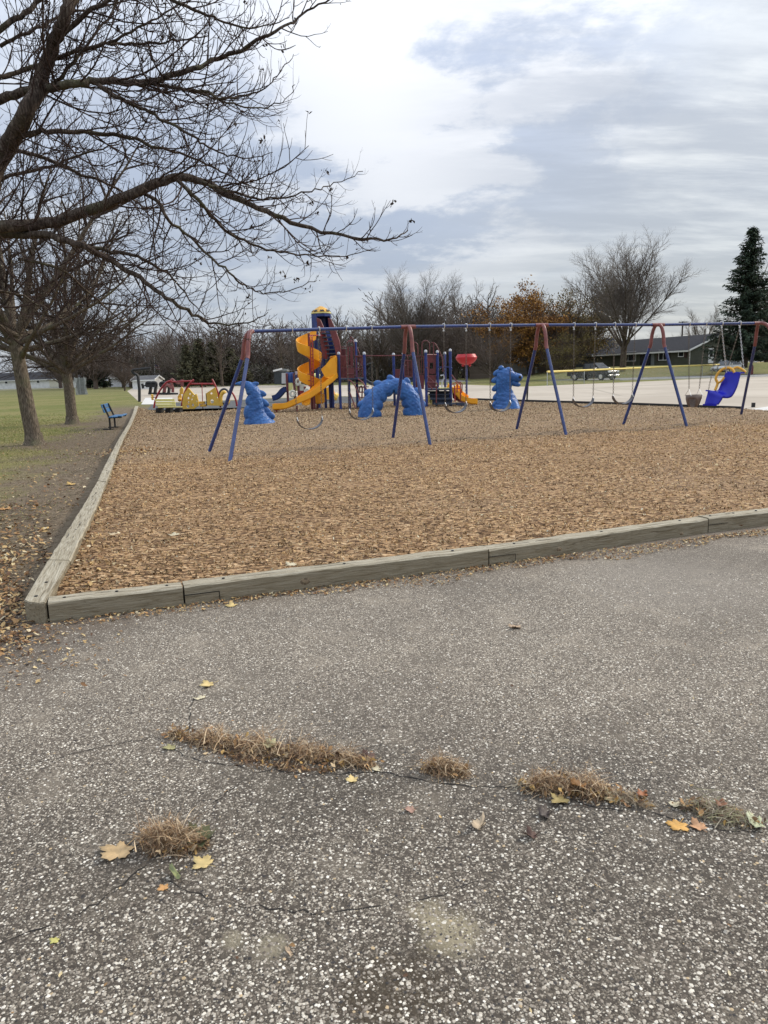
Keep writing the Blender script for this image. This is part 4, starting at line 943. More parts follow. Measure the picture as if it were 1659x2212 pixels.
# middle section
panel(c4(762, 980, B_), c4(870, 980, B_), c4(0, 830).z - c4(0, 980).z)
railing(c4(905, 940, F_ + .3), c4(1000, 940, F_ + .3), c4(0, 720).z - c4(0, 940).z, 5); hoop(c4(895, 900, B_ + .2), c4(945, 900, B_ + .2), c4(0, 668).z)
panel(c4(1035, 1105, B_), c4(1165, 1105, B_), c4(0, 905).z - c4(0, 1105).z)
railing(c4(1040, 900, B_), c4(1160, 900, B_), c4(0, 650).z - c4(0, 900).z, 4)
panel(c4(1200, 1105, B_ + .1), c4(1325, 1105, B_ + .1), c4(0, 905).z - c4(0, 1105).z)
for x0, x1 in ((1205, 1243), (1287, 1322)): panel(c4(x0, 902, B_ + .1), c4(x1, 902, B_ + .1), c4(0, 632).z - c4(0, 902).z)
panel(c4(1243, 902, B_ + .1), c4(1287, 902, B_ + .1), c4(0, 830).z - c4(0, 902).z); panel(c4(1243, 750, B_ + .1), c4(1287, 750, B_ + .1), c4(0, 632).z - c4(0, 750).z)
MB().tube([c4(1185, 640, F_ + .4), c4(1340, 640, B_)], .022, 6).build('cross_rail', M['maroon'], PL)
hoop(c4(985, 640, B_), c4(1080, 640, B_), c4(0, 487).z); hoop(c4(1137, 640, B_), c4(1238, 640, B_), c4(0, 467).z)
hoop(c4(1292, 640, 32), c4(1415, 870, 32), c4(0, 474).z, square=.3); MB().tube([c4(1255, 478, 32), c4(1300, 478, 32)], .02, 6).build('hoop', M['maroon'], PL)
MB().tube([c4(1345, 655, B_), c4(1405, 655, B_), c4(1410, 720, B_)], .02, 6).build('cross_rail', M['maroon'], PL)
MB().tube([c4(1355, 810, B_), c4(1510, 808, F_ + .2), c4(1545, 825, F_ + .1)], .022, 6).build('cross_rail', M['blue_post'], PL)
MB().tube([c4(1190, 810, F_ - .04), c4(1215, 825, F_ - .1), c4(1218, 940, F_ - .1)], .022, 6).build('cross_rail', M['maroon'], PL)
MB().tube([c4(1385, 925, 32), c4(1425, 915, 32), c4(1435, 960, 32), c4(1405, 1000, 32), c4(1405, 1080, 32), c4(1450, 1085, 32)], .03, 8).build('talk_tube', M['cap_white'], PL)
m = MB(); m.bar(D4(720, 1085, 31.9), D4(930, 1085, 31.9), .8, .05); m.build('wooden_landing', M['pale_yellow'], PL)
# arch climber
for xs in (((140, 980), (190, 1010), (240, 1080), (280, 1180), (305, 1280), (322, 1385)), ((272, 970), (330, 1010), (375, 1080), (410, 1160), (440, 1260), (455, 1385))):
    MB().tube(catm(np.array([c4(x, y, 31.0 - i * .12) for i, (x, y) in enumerate(xs)]), 4).tolist(), .026, 7).build('climber_rail', M['maroon'], PL)
for t in range(6):
    y = 1030 + t * 62; x0 = 205 + t * 22; MB().tube([c4(x0, y, 30.9 - t * .1), c4(x0 + 135, y - 6, 30.9 - t * .1)], .016, 6).build('rung', M['maroon'], PL)
MB().tube([c4(160, 1150, 31.5), c4(240, 1365, 30.9)], .026, 7).build('brace', M['maroon'], PL)
m = MB(); m.tube([D3(590, 1290, 32.4), D3(600, 1190, 32.4), D3(640, 1170, 32.4), D3(660, 1230, 32.4), D3(650, 1440, 32.4)], .03, 7)
for y in (1190, 1300): m.tube([D3(560, y, 32.4), D3(800, y, 32.4)], .022, 6)
m.build('ladder_loop', M['maroon'], PL)
# tower with domed roof
tx0, tx1 = c3(866, 320, 32.2).x, c3(1135, 320, 32.2).x; tz0, tz1 = c3(0, 610, 32.6).z, c3(0, 322, 32.6).z; tcx = (tx0 + tx1) / 2; tcy = 32.9; tr = (tx1 - tx0) / 2
for i in range(8):
    a0, a1 = [math.pi / 8 + math.pi / 4 * (i + k) for k in (0, 1)]; am = (a0 + a1) / 2
    if abs(am - (2 * math.pi - math.pi / 4)) < .1 or abs(am - 1.5 * math.pi - math.pi / 4) < .1: pass
    p, q = Vector((tcx + tr * math.cos(a0), tcy + tr * math.sin(a0), 0)), Vector((tcx + tr * math.cos(a1), tcy + tr * math.sin(a1), 0))
    z0 = tz0
    if i in (5, 6): z0 = tz1 - .12                       # open front-right side above the stair
    m = MB(); m.bar(p + Vector((0, 0, (z0 + tz1) / 2)), q + Vector((0, 0, (z0 + tz1) / 2)), .04, tz1 - z0)
    m.build('tower_panel', M['bluepanel' if False else 'blue_post'], PL, True, 30)
m = MB(); m.lathe([(tr * .98, -.05), (tr * .98, .02)], 8, (tcx, tcy, tz0)); m.build('deck', M['deck'], PL)
for i in range(4):
    a = math.pi / 4 + math.pi / 2 * i; post(Vector((tcx + tr * .9 * math.cos(a), tcy + tr * .9 * math.sin(a), tz0 - .02)), cap=False)
rf = MB(); rr = tr * 1.0; zt = c3(0, 222, 32.9).z; n = 8; zb = tz1 + .03
pr = [(rr * 1.0, 0), (rr * .95, (zt - zb) * .25), (rr * .62, (zt - zb) * .62), (rr * .22, (zt - zb) * .93), (rr * .05, (zt - zb))]
V = []; F = []
for r, z in pr:
    for k in range(16): a = 2 * math.pi * k / 16 + math.pi / 16; rk = r * (1.0 if k % 2 else .94); V.append((tcx + rk * math.cos(a), tcy + rk * math.sin(a), zb + z))
for i in range(4):
    for k in range(16): F.append((i * 16 + k, i * 16 + (k + 1) % 16, (i + 1) * 16 + (k + 1) % 16, (i + 1) * 16 + k))
F.append(tuple(64 + k for k in range(16))); F.append(tuple(range(15, -1, -1))); rf.add(V, F)
roof = rf.build('dome_roof', M['gold'], PL, True, 20); MB().lathe([(rr * 1.04, -.02), (rr * 1.04, .03)], 16, (tcx, tcy, zb)).build('roof_rim', M['pale_yellow'], roof)
for k in range(8):                                        # dark vents in the dome
    a = 2 * math.pi * k / 8 + math.pi / 16 * 1; c = Vector((tcx + rr * .85 * math.cos(a), tcy + rr * .85 * math.sin(a), zb + (zt - zb) * .30)); t = Vector((-math.sin(a), math.cos(a), 0)); u = Vector((-math.cos(a) * .6, -math.sin(a) * .6, .55)).normalized()
    o = Vector((math.cos(a), math.sin(a), .7)).normalized() * .02
    m = MB(); m.slab([c - t * .10 - u * .05 + o, c + t * .10 - u * .05 + o, c + t * .05 + u * .07 + o, c + u * .02 + o, c - t * .05 + u * .07 + o], -o * .9); m.build('vent', M['black'], roof, False)
# enclosed stair with maroon side panels up to the tower
for poly, Y in (([(955, 350), (1005, 375), (1050, 480), (1095, 640), (1120, 760), (1120, 905), (1040, 905), (1010, 700), (975, 560)], 32.0), ([(1108, 352), (1150, 370), (1205, 500), (1262, 660), (1278, 760), (1278, 870), (1222, 870), (1190, 700), (1130, 520)], 31.7)):
    m = MB(); m.slab([c3(x, y, Y) for x, y in poly], (.02, .05, 0)); m.build('stair_panel', M['maroon'], PL, False)
for i in range(8):
    y = 560 + i * 55; x = 1060 + i * 13; m = MB(); m.box(c3(x + 35, y, 31.95), (.42, .22, .05)); m.build('stair_tread', M['darkstep'], PL, False)
m = MB(); m.slab([c3(1085, 500, 32.3), c3(1130, 540, 32.3), c3(1235, 880, 32.0), c3(1110, 880, 32.0)], (0, .05, 0)); m.build('stair_back', M['blue_post'], PL, False)
# spiral slide
def trough(C, Yc_, a0, a1, za, zb, ri, ro, wall, mat, name, parent, n=64, lip=.025):
    prof = [(ri, .10), (ri + .03, .02), ((ri + ro) / 2, -.03), (ro - .05, .03), (ro, wall * .5), (ro + .02, wall), (ro + .055, wall - .005), (ro + .05, wall * .45), (ro + .01, -.01), ((ri + ro) / 2, -.07), (ri - .01, -.01), (ri - .035, .10)]
    V = []; F = []; m = len(prof)
    for i in range(n + 1):
        t = i / n; a = a0 + (a1 - a0) * t; z = za + (zb - za) * t
        for r, h in prof: V.append((C + r * math.cos(a), Yc_ + r * math.sin(a), z + h))
        if i:
            o = (i - 1) * m
            for k in range(m): F.append((o + k, o + (k + 1) % m, o + m + (k + 1) % m, o + m + k))
    F += [tuple(range(m)), tuple(n * m + k for k in range(m - 1, -1, -1))]
    mb = MB(); mb.add(V, F); return mb.build(name, mat, parent, True, 50)
sx_ = c3(858, 900, 31.7).x; px_ = .16 * 31.7 / 1597
zf = lambda y: c3(860, y, 31.7).z
trough(sx_, 31.7, math.pi * .30, math.pi * .30 + math.pi * 4.55, zf(640), zf(640 + 470 * 2.275 * .82), .07, .47, .42, M['yellow'], 'spiral_slide', PL, 110)
MB().tube([(sx_ + .02, 31.7, MZ - .03), (sx_ + .02, 31.7, zf(560))], .05, 12).build('slide_column', M['maroon'], PL)
for s in (-1, 1): MB().tube([c3(898 + s * 16, 1300, 31.1), c3(890 + s * 16, 800, 31.1), c3(878 + s * 16, 610, 31.1), c3(885 + s * 12, 588, 31.3), c3(1060, 588, 32), c3(1085, 620, 32), c3(1085, 900, 32)], .022, 7).build('climber_rail', M['red_pipe'], PL)
for y in np.arange(660, 1300, 46): MB().tube([c3(880 + (y - 600) * .016, y, 31.1), c3(912 + (y - 600) * .016, y, 31.1)], .014, 5).build('rung', M['red_pipe'], PL)
for y, x0 in ((1110, 832), (1198, 842), (1265, 845)): MB().tube([c3(x0, y, 31.05), c3(885, y, 31.1)], .02, 6).build('foot_peg', M['red_pipe'], PL)
m = MB(); m.box(c3(985, 1440, 31.9), (.5, .5, c3(0, 1370).z - c3(0, 1510).z)); m.build('slide_exit', M['yellow'], PL, True, 30, bevel=.05, seg=3)
MB().tube([c3(965, 1510, 31.8), c3(965, 1600, 31.8)], .045, 10).build('slide_leg', M['maroon'], PL); MB().tube([c3(915, 1300, 31.5), c3(932, 1615, 31.5)], .055, 10).build('slide_leg', M['maroon'], PL)
# wave slide with hooded entrance
def slide(C, hw, wall, mat, name, parent, sub=7):
    C = catm(np.array([list(c) for c in C]), sub); n = len(C); V = []; F = []
    prof = [(-1, wall), (-1, .02), (-.85, -.02), (.85, -.02), (1, .02), (1, wall), (1.09, wall), (1.09, -.03), (.9, -.07), (-.9, -.07), (-1.09, -.03), (-1.09, wall)]
    for i in range(n):
        t = C[min(i + 1, n - 1)] - C[max(i - 1, 0)]; sd = np.array([t[1], -t[0], 0]); sd /= np.linalg.norm(sd); t = t / np.linalg.norm(t); up = np.cross(sd, t)
        if up[2] < 0: up = -up
        for a, h in prof: V.append(C[i] + sd * hw * a + up * h)
        if i:
            o = (i - 1) * 12
            for k in range(12): F.append((o + k, o + (k + 1) % 12, o + 12 + (k + 1) % 12, o + 12 + k))
    F += [tuple(range(12)), tuple((n - 1) * 12 + k for k in range(11, -1, -1))]
    m = MB(); m.add(V, F); return m.build(name, mat, parent, True, 40)
slide([c3(1180, 1140, 31.5), c3(1100, 1215, 31.1), c3(980, 1320, 30.8), c3(860, 1405, 30.6), c3(720, 1475, 30.4), c3(600, 1535, 30.4), c3(500, 1562, 30.4), c3(372, 1565, 30.4)], .22, .17, M['yellow'], 'wave_slide', PL)
m = MB(); m.slab([c3(1212, 868, 31.2), c3(1222, 1168, 31.2), c3(1140, 1172, 31.0), c3(1068, 1150, 30.95), c3(1012, 1045, 30.9), c3(1080, 985, 30.95), c3(1140, 905, 31.05)], (.03, .05, .02)); m.build('slide_hood', M['yellow'], PL, False)
m = MB(); m.slab([c3(1135, 885, 31.2), c3(1215, 865, 31.3), c3(1215, 900, 31.9), c3(1140, 930, 31.9)], (0, 0, .03)); m.slab([c3(1222, 880, 31.22), c3(1222, 1170, 31.22), c3(1215, 1170, 31.9), c3(1215, 880, 31.9)], (.03, 0, 0)); m.build('slide_hood', M['yellow'], PL, False)
MB().tube([c3(415, 1590, 30.4), c3(417, 1680, 30.4)], .035, 8).build('slide_leg', M['red_pipe'], PL); MB().tube([c3(385, 1592, 30.4), c3(455, 1592, 30.4)], .03, 8).build('slide_leg', M['red_pipe'], PL)
MB().tube([c3(690, 1540, 30.5), c3(692, 1640, 30.5)], .035, 8).build('slide_leg', M['red_pipe'], PL)
# steps on the right
sy = [(1115, 1195, 690, 1560, 32.2), (1195, 1215, 0, 0, 0)]
for i, (y, x0, x1, Y) in enumerate(((1150, 490, 960, 31.9), (1205, 500, 980, 31.6), (1300, 545, 1010, 31.3), (1410, 620, 1100, 30.95))):
    a, b = D4(x0, y, Y), D4(x1, y, Y); m = MB(); m.slab([a, b, b + Vector((0, .38, 0)), a + Vector((0, .38, 0))], (0, 0, -.06)); m.build('step', M['darkstep'], PL, False)
    if i < 3: a2, b2 = D4(x0 + 30, y + 15, Y + .15), D4(x1 - 15, y + 15, Y + .15); m = MB(); m.slab([a2, b2, b2 - Vector((0, 0, .24)), a2 - Vector((0, 0, .24))], (0, .03, 0)); m.build('riser', M['deck'], PL, False)
for x in (670, 960, 1230): MB().tube([D4(x, 1400, 31), D4(x, 1470, 31)], .05, 8).build('step_leg', M['black'], PL)
m = MB(); m.slab([D4(1110, 1400, 30.9), D4(1330, 1410, 30.9), D4(1330, 1470, 30.9), D4(1110, 1460, 30.9)], (0, .35, 0)); m.build('step', M['deck'], PL, False)
MB().tube([D4(470, 962, 31.3), D4(640, 962, 31.0), D4(690, 985, 30.9), D4(700, 1040, 30.9), D4(668, 1045, 30.9), D4(665, 1400, 30.9)], .026, 7).build('handrail', M['maroon'], PL)
for a, b in (((470, 830), (620, 965)), ((470, 985), (590, 1115))): MB().tube([D4(*a, 31.3), D4(*b, 31.25)], .024, 6).build('handrail', M['maroon'], PL)
MB().tube([D4(1000, 800, 31.5), D4(1080, 910, 31.3), D4(1130, 955, 31.2), D4(1190, 955, 31.1), D4(1225, 1000, 31.1), D4(1215, 1190, 31.1)], .026, 7).build('handrail', M['maroon'], PL)
for a, b, c, d in (((995, 1010), (1040, 985), (1055, 1040), (1070, 1380)), ((1060, 970), (1100, 965), (1120, 1000), (1115, 1180)), ((1140, 1000), (1170, 975), (1185, 1000), (1190, 1340))):
    MB().tube([D4(*p, 30.95) for p in (a, b, c, d)], .026, 7).build('handrail', M['red_pipe'], PL)
MB().tube([D4(1060, 1090, 30.95), D4(1190, 1095, 30.95)], .02, 6).build('handrail', M['red_pipe'], PL)
slide([D4(985, 1050, 32.2), D4(1080, 1150, 32.0), D4(1200, 1270, 31.9), D4(1300, 1350, 31.8), D4(1400, 1390, 31.8), D4(1540, 1395, 31.8)], .24, .17, M['yellow'], 'short_slide', PL)
m = MB(); m.slab([D4(1010, 1170, 32.4), D4(1330, 1400, 32.2), D4(1180, 1400, 32.2), D4(1020, 1300, 32.4)], (0, .04, 0)); m.build('slide_side', M['maroon'], PL, False)
for y0, x0, x1 in ((1260, 475, 530), (1350, 540, 610)): m = MB(); m.box(D4((x0 + x1) / 2, y0 + 60, 33.5), (.18, .05, .35)); m.build('access_panel', M['pale_yellow'], PL, False)

# ------------------------------------------------------------------ funnel ball, posts
fb = thing('funnel_ball', (*W(1008, 850, 46).xy, 0), 'red funnel ball basket on a dark pole beyond the right end of the play structure', 'ball game')
cx_, cy_ = fb.location.x, fb.location.y; z = lambda y: K('d4', 1320, y, 46).z; u = .1 * 46 / 1597
MB().lathe([(190 * u * 0.98, z(350)), (200 * u, z(372)), (228 * u, z(420)), (226 * u, z(432)), (212 * u, z(470)), (180 * u, z(515)), (135 * u, z(550)), (80 * u, z(575)), (20 * u, z(590))], 24, (cx_, cy_, 0)).build('basket', M['red'], fb)
for a in (-.5, .4, 1.6, 2.7): MB().tube([(cx_ + 60 * u * math.cos(a), cy_ + 60 * u * math.sin(a), z(560)), (cx_ + 90 * u * math.cos(a), cy_ + 90 * u * math.sin(a), z(610))], .07, 8).build('ball_spout', M['red'], fb)
MB().tube([(cx_, cy_, -.02), (cx_, cy_, z(580))], .06, 12).build('pole', M['blue_post'], fb)
p = G(*pp(5, 1307, 1268)); o = MB().tube([p - Vector((0, 0, .05)), p + Vector((.05, 0, .95))], .04, 8).build('marker_post', M['black'])
tag(o, 'thin black post at the lot edge between serpent head and third swing arch', 'post')
p = G(1627, 880); t = MB(); t.box(p + Vector((0, 0, .08)), (.1, .08, .16)); o = t.build('marker_stub', M['black'], None, False); tag(o, 'tiny dark stub at the lot edge right of the last swing leg', 'post')

# ------------------------------------------------------------------ yellow climber with red arches (left)
YC = 35.2
from mathutils.geometry import tessellate_polygon
def holed(outer, holes, Y, th, name, mat, parent):
    loops = [[(x, y) for x, y in outer]] + [[(hx + hr * a * math.cos(t), hy + hr * math.sin(t)) for t in [-k * math.pi / 5 for k in range(10)]] for hx, hy, hr, a in holes]
    flat = [p for l in loops for p in l]; tri = tessellate_polygon([[Vector((x, y, 0)) for x, y in l] for l in loops])
    P = [K(2, x, y, Y) for x, y in flat]; n = len(P); V = P + [p + Vector((0, th, 0)) for p in P]; F = [tuple(t) for t in tri] + [tuple(n + i for i in reversed(t)) for t in tri]; o = 0
    for l in loops:
        k = len(l); F += [(o + i, o + (i + 1) % k, n + o + (i + 1) % k, n + o + i) for i in range(k)]; o += k
    m = MB(); m.add(V, F); return m.build(name, mat, parent, False)
yc = thing('play_climber', (*G(440, 886).xy, 0), 'yellow cheese-holed climbing panels hung between curved red arches', 'climbing frame')
for pts in ([(372, 1025), (390, 930), (430, 840), (480, 765), (530, 715), (585, 695)], [(700, 1045), (715, 930), (745, 830), (790, 750), (850, 685)],
            [(1070, 680), (1110, 760), (1145, 860), (1162, 950), (1172, 1020)], [(1288, 815), (1330, 870), (1358, 940), (1368, 1005)]):
    MB().tube(catm(np.array([K(2, x, y, YC + .1) for x, y in pts]), 5).tolist(), .045, 8).build('arch', M['red_pipe'], yc)
for a, b in (((805, 735), (1085, 735)), ((530, 715), (850, 700))): MB().tube([K(2, *a, YC + .5), K(2, *b, YC + .5)], .04, 8).build('cross_bar', M['red_pipe'], yc)
MB().tube([K(2, 947, 730, YC + .4), K(2, 960, 1035, YC + .4)], .02, 6).build('spinner_pole', M['red_pipe'], yc)
holed([(718, 1038), (712, 960), (728, 860), (782, 783), (800, 800), (858, 868), (868, 862), (882, 858), (908, 960), (906, 1000), (880, 1015), (858, 1035)],
      [(802, 856, 14, .8), (838, 880, 11, .8), (784, 906, 16, .9), (826, 922, 12, .8), (786, 958, 15, .8), (838, 990, 18, .8), (778, 1006, 18, 1.2), (885, 945, 8, 1)], YC, .12, 'holed_panel', M['yellow2'], yc)
holed([(1000, 848), (1108, 776), (1130, 850), (1172, 1000), (1012, 994)], [(1060, 850, 13, 1.2), (1068, 945, 24, 1), (1130, 900, 9, 1)], YC, .12, 'holed_panel', M['yellow2'], yc)
m = MB(); m.slab([K(2, x, y, YC + .3) for x, y in ((992, 852), (1002, 848), (1014, 994), (1004, 992))], (0, .4, 0)); m.build('panel_edge', M['black'], yc, False)
for x, y, rx in ((945, 962, 38), (965, 996, 40)): m = MB(); m.lathe([(rx * .0041, -.05), (rx * .0042, 0), (rx * .0038, .06)], 14, K(2, x, y, YC + .4)); m.build('disc_seat', M['yellow2'], yc)
arc([K(2, 1180, 1000, YC + .1), K(2, 1175, 900, YC + .1), K(2, 1195, 845, YC + .1), K(2, 1215, 835, YC + .1), K(2, 1228, 850, YC + .1)], .085, 'hook_seat', M['yellow2'], yc)
arc([K(2, 1225, 990, YC + .2), K(2, 1262, 960, YC + .2), K(2, 1262, 900, YC + .2)], .08, 'hook_seat', M['yellow2'], yc)
m = MB(); m.tube([K(2, 1215 + 62 * math.cos(a), 885 + 88 * math.sin(a), YC + .35) for a in [k * math.pi / 9 for k in range(18)]], .05, 7, closed=True); m.build('tunnel_ring', M['darkstep'], yc)
for x, y in ((702, 800), (680, 880)): m = MB(); m.slab([K(2, x + dx, y + dy, YC + .6) for dx, dy in ((0, -30), (22, 0), (16, 60), (-18, 62), (-24, 10))], (0, .1, 0)); m.build('leaf_step', M['yellow2'], yc, False)
m = MB(); m.ball(K(2, 682, 925, YC + .5), .10, 10, 6); m.build('knob', M['gold'], yc)
m = MB(); c = K(2, 347, 895, YC + .1)
for i in range(6): a = i * math.pi / 3; m.ball(c + Vector((.03, 0, 0)) + Vector((0, math.cos(a) * .07, math.sin(a) * .10)), .055, 8, 5)
m.build('flower_spinner', M['yellow2'], yc); MB().tube([c, K(2, 388, 898, YC + .1)], .02, 6).build('spinner_axle', M['black'], yc)

# yellow and black bench beside it
bb = thing('bench', (*G(378, 892).xy, 0), 'pale yellow slatted bench on wide black supports at the edge of the mulch', 'bench')
YB = 32.6; d1 = lambda x, y, Y=YB: K('d1', x, y, Y)
for (x0, x1, y, dy) in ((622, 1150, 850, .10), (636, 1170, 922, .05), (655, 1180, 990, 0)):
    m = MB(); m.bar(d1(x0, y, YB + .25 + dy), d1(x1, y - 2, YB + .25 + dy), .05, .098); m.build('back_slat', M['pale_yellow'], bb, True, 30, bevel=.01)
for y, Y in ((1048, YB), (1042, YB - .12)): m = MB(); m.bar(d1(700, y, Y), d1(1350, y - 10, Y), .10, .045); m.build('seat_slat', M['pale_yellow'], bb, True, 30, bevel=.01)
for x in (700, 960, 1220):
    m = MB(); m.slab([d1(x - 60, 1068), d1(x + 70, 1062), d1(x + 66, 1130), d1(x + 75, 1195), d1(x + 40, 1200), d1(x + 10, 1165), d1(x - 20, 1165), d1(x - 50, 1225), d1(x - 85, 1228), d1(x - 62, 1150)], (0, .5, 0)); m.build('support', M['black'], bb, False)
# blue bench on the grass
be = thing('bench', (*G(237, 930).xy, 0), 'blue plastic park bench seen from its end between the second tree and the timbers', 'bench')
c1_ = lambda x, y, Y: K(1, x, y, Y); o_ = G(237, 929); dr = Vector((-.20, .98, 0)).normalized(); sd = Vector((.98, .20, 0)).normalized(); Lb = 1.4
for (a, h, tlt) in ((-.17, .74, .02), (-.13, .60, .02)):
    m = MB(); p = o_ + sd * a + Vector((0, 0, h)); m.bar(p, p + dr * Lb, .035, .13, up=(-.25, 0, 1)); m.build('back_slat', M['bluebench'], be, True, 30, bevel=.008)
for a in (.06, .20, .34):
    m = MB(); p = o_ + sd * a + Vector((0, 0, .40 + .02 * (a > .3))); m.bar(p, p + dr * Lb, .12, .035); m.build('seat_slat', M['bluebench'], be, True, 30, bevel=.008)
for t in (.15, 1.2):
    q = o_ + dr * t; m = MB(); m.tube([q + Vector((0, 0, -.03)), q + Vector((0, 0, .38)), q + sd * -.15 + Vector((0, 0, .80))], .03, 7); m.tube([q + Vector((0, 0, .37)), q + sd * .38 + Vector((0, 0, .38))], .022, 6); m.box(q + sd * -.05 + Vector((0, 0, .015)), (.32, .1, .035)); m.build('frame', M['black'], be)

# row of black seats, pink climber, gooseneck pole, toddler structure
bs_ = thing('seat_row', (*G(400, 851).xy, 0), 'row of four black curved-top seats on thick legs standing on the pale lot', 'seats')
YS = 72
for i, x in enumerate((455, 590, 830, 960)):
    m = MB(); m.slab([d1(x + 10, 480, YS), d1(x + 60, 480, YS), d1(x + 30, 675, YS), d1(x - 20, 675, YS)], (0, .5, 0)); m.build('leg', M['black'], bs_, False)
    arc([d1(x - 50, 480, YS), d1(x - 55, 400, YS), d1(x, 380, YS), d1(x + 50, 395, YS), d1(x + 55, 470, YS)], .16, 'curved_back', M['black'], bs_)
    m = MB(); m.bar(d1(x - 60, 462, YS), d1(x + 70, 458, YS), .6, .3); m.build('seat', M['black'], bs_, False)
MB().tube([d1(440, 672, YS), d1(1240, 680, YS)], .10, 8).build('base_rail', M['black'], bs_); MB().tube([d1(270, 405, YS), d1(300, 535, YS)], .12, 8).build('end_post', M['black'], bs_); MB().tube([d1(290, 462, YS), d1(400, 455, YS)], .07, 6).build('end_bar', M['black'], bs_)
pc = thing('rail_climber', (*G(440, 852).xy, 0), 'faded pink curved climbing rails behind the first red arch', 'climbing frame')
for pts in ([(1110, 530), (1085, 450), (1060, 330), (1075, 285), (1110, 300), (1160, 350), (1240, 390), (1310, 380)], [(870, 430), (930, 420), (1000, 470), (1060, 520), (1120, 535)], [(905, 460), (960, 440), (1010, 440), (1060, 490), (1110, 500)]):
    arc([d1(x, y, 62) for x, y in pts], .09, 'rail', M['elbow'], pc)
for x, y0, y1 in ((1350, 290, 480), (1100, 520, 640), (880, 440, 640)): MB().tube([d1(x, y0, 62), d1(x, y1, 62)], .12, 8).build('rail_post', M['maroon'], pc)
gp = thing('gooseneck_pole', (*G(301, 868).xy, 0), 'black gooseneck pole with a bent arm beside the white concrete slab', 'pole')
c2 = lambda x, y, Y=50: K(2, x, y, Y)
b0 = G(301, 868); MB().tube([b0 - Vector((0, 0, .1)), c2(198, 800, b0.y), c2(182, 650, b0.y), c2(172, 630, b0.y), c2(125, 608, b0.y), c2(112, 585, b0.y), c2(125, 568, b0.y), c2(200, 562, b0.y), c2(335, 545, b0.y)], .10, 10).build('pole', M['black'], gp)
tp_ = thing('toddler_play_structure', (*G(640, 866).xy, 0), 'small toddler play structure with blue barrels and navy wave slide behind the spiral slide', 'playground structure')
YT = 44; d5 = lambda x, y, Y=YT: K('d5', x, y, Y)
for x, y0 in ((505, 105), (755, 125), (665, 100), (915, 400), (1010, 470)): post(Vector(d5(x, y0)), parent=tp_, mat='maroon', r=.07, cap=False, bot=-.02)
for x in (580, 690): m = MB(); m.lathe([(.20, 0), (.24, .1), (.24, .5), (.20, .6)], 12, d5(x, 320, YT + .3)); m.build('barrel', M['bluepanel'], tp_)
for x0, x1, y0, y1, mt in ((535, 640, 320, 500, 'pale_yellow'), (650, 745, 385, 500, 'pale_yellow'), (780, 905, 350, 500, 'cream'), (770, 915, 495, 625, 'red_pipe'), (392, 495, 97, 335, 'slab'), (695, 830, 60, 140, 'pinkwhite'), (1170, 1260, 235, 340, 'pale_yellow')):
    m = MB(); m.slab([d5(x0, y1), d5(x1, y1), d5(x1, y0), d5(x0, y0)], (0, .06, 0)); m.build('panel', M[mt], tp_, False)
for cx, cy, rx, ry in ((760, 300, 42, 66), (640, 560, 52, 60), (960, 520, 40, 60)): m = MB(); m.tube([d5(cx + rx * math.cos(a), cy + ry * math.sin(a), YT - .2) for a in [k * math.pi / 8 for k in range(16)]], .07, 7, closed=True); m.build('ring', M['cream'], tp_)
m = MB(); m.tube([d5(1130, 170), d5(1200, 165), d5(1275, 215)], .16, 8); m.build('tube_handle', M['pale_yellow'], tp_)
slide([d5(510, 490, YT), d5(450, 520, YT), d5(390, 590, YT), d5(330, 650, YT), d5(270, 680, YT), d5(205, 695, YT)], .3, .25, M['slideblue'], 'wave_slide', tp_)
m = MB(); m.tube([d5(1400, 430, YT), d5(1440, 560, YT), d5(1440, 690, YT)], .4, 10); m.build('tube_slide', M['yellow'], tp_); m = MB(); m.tube([d5(1560, 590), d5(1600, 640), d5(1650, 660)], .25, 10); m.build('slide_exit', M['yellow2'], tp_)

# ------------------------------------------------------------------ buildings
def gable(name, A, B, dep, z0, eave, ridge, label, wallm, roofm, trimm='trim', over=.45, parent=None):
    """house with front wall A->B (ridge parallel to it), depth vector dep"""
    A = Vector((A.x, A.y, 0)); B = Vector((B.x, B.y, 0)); t = thing(name, ((A.x + B.x) / 2, (A.y + B.y) / 2, z0), label, 'house' if 'house' in name else 'building')
    u = (B - A).normalized(); dn = dep.normalized(); up = Vector((0, 0, 1)); m = MB()
    P = [A, B, B + dep, A + dep]; lo = [p + up * (z0 - .5) for p in P]; hi = [p + up * eave for p in P]; g1 = (A + dep / 2) + up * (ridge - .06); g2 = (B + dep / 2) + up * (ridge - .06)
    m.add(lo + hi + [g1, g2], [(0, 1, 5, 4), (1, 2, 6, 9, 5), (2, 3, 7, 6), (3, 0, 4, 8, 7)]); m.build('wall', M[wallm], t, False)
    s = (ridge - eave) / (dep.length / 2); o = over; rm = MB()
    for sg, base in ((-1, A), (1, A + dep)):
        e = base + dn * sg * o + up * (eave - s * o); r = A + dep / 2 + up * ridge
        rm.slab([e - u * o, e + u * ((B - A).length + o), r + u * ((B - A).length + o), r - u * o], (0, 0, .12))
    rf = rm.build('roof', M[roofm], t, False)
    tm = MB()
    for base in (A - dn * o,): tm.bar(base - u * o + up * (eave - s * o - .04), base + u * ((B - A).length + o) + up * (eave - s * o - .04), .06, .22)
    for q in (-o - .03, (B - A).length + o + .03):
        for sg, base in ((-1, A), (1, A + dep)): tm.bar(base + dn * sg * (o + .02) + u * q + up * (eave - s * o + .02), A + dep / 2 + u * q + up * (ridge + .04), .05, .22)
    tm.build('fascia', M[trimm], rf, False)
    return t, A, u, dn
def onwall(px, A, u, py=780):
    d = ray(px, py); t = (A.x * d.y - A.y * d.x) / (u.y * d.x - u.x * d.y); return A + u * t
def zat(px, py, P): d = ray(px, py); return EYE + d.z * (P.y / d.y)
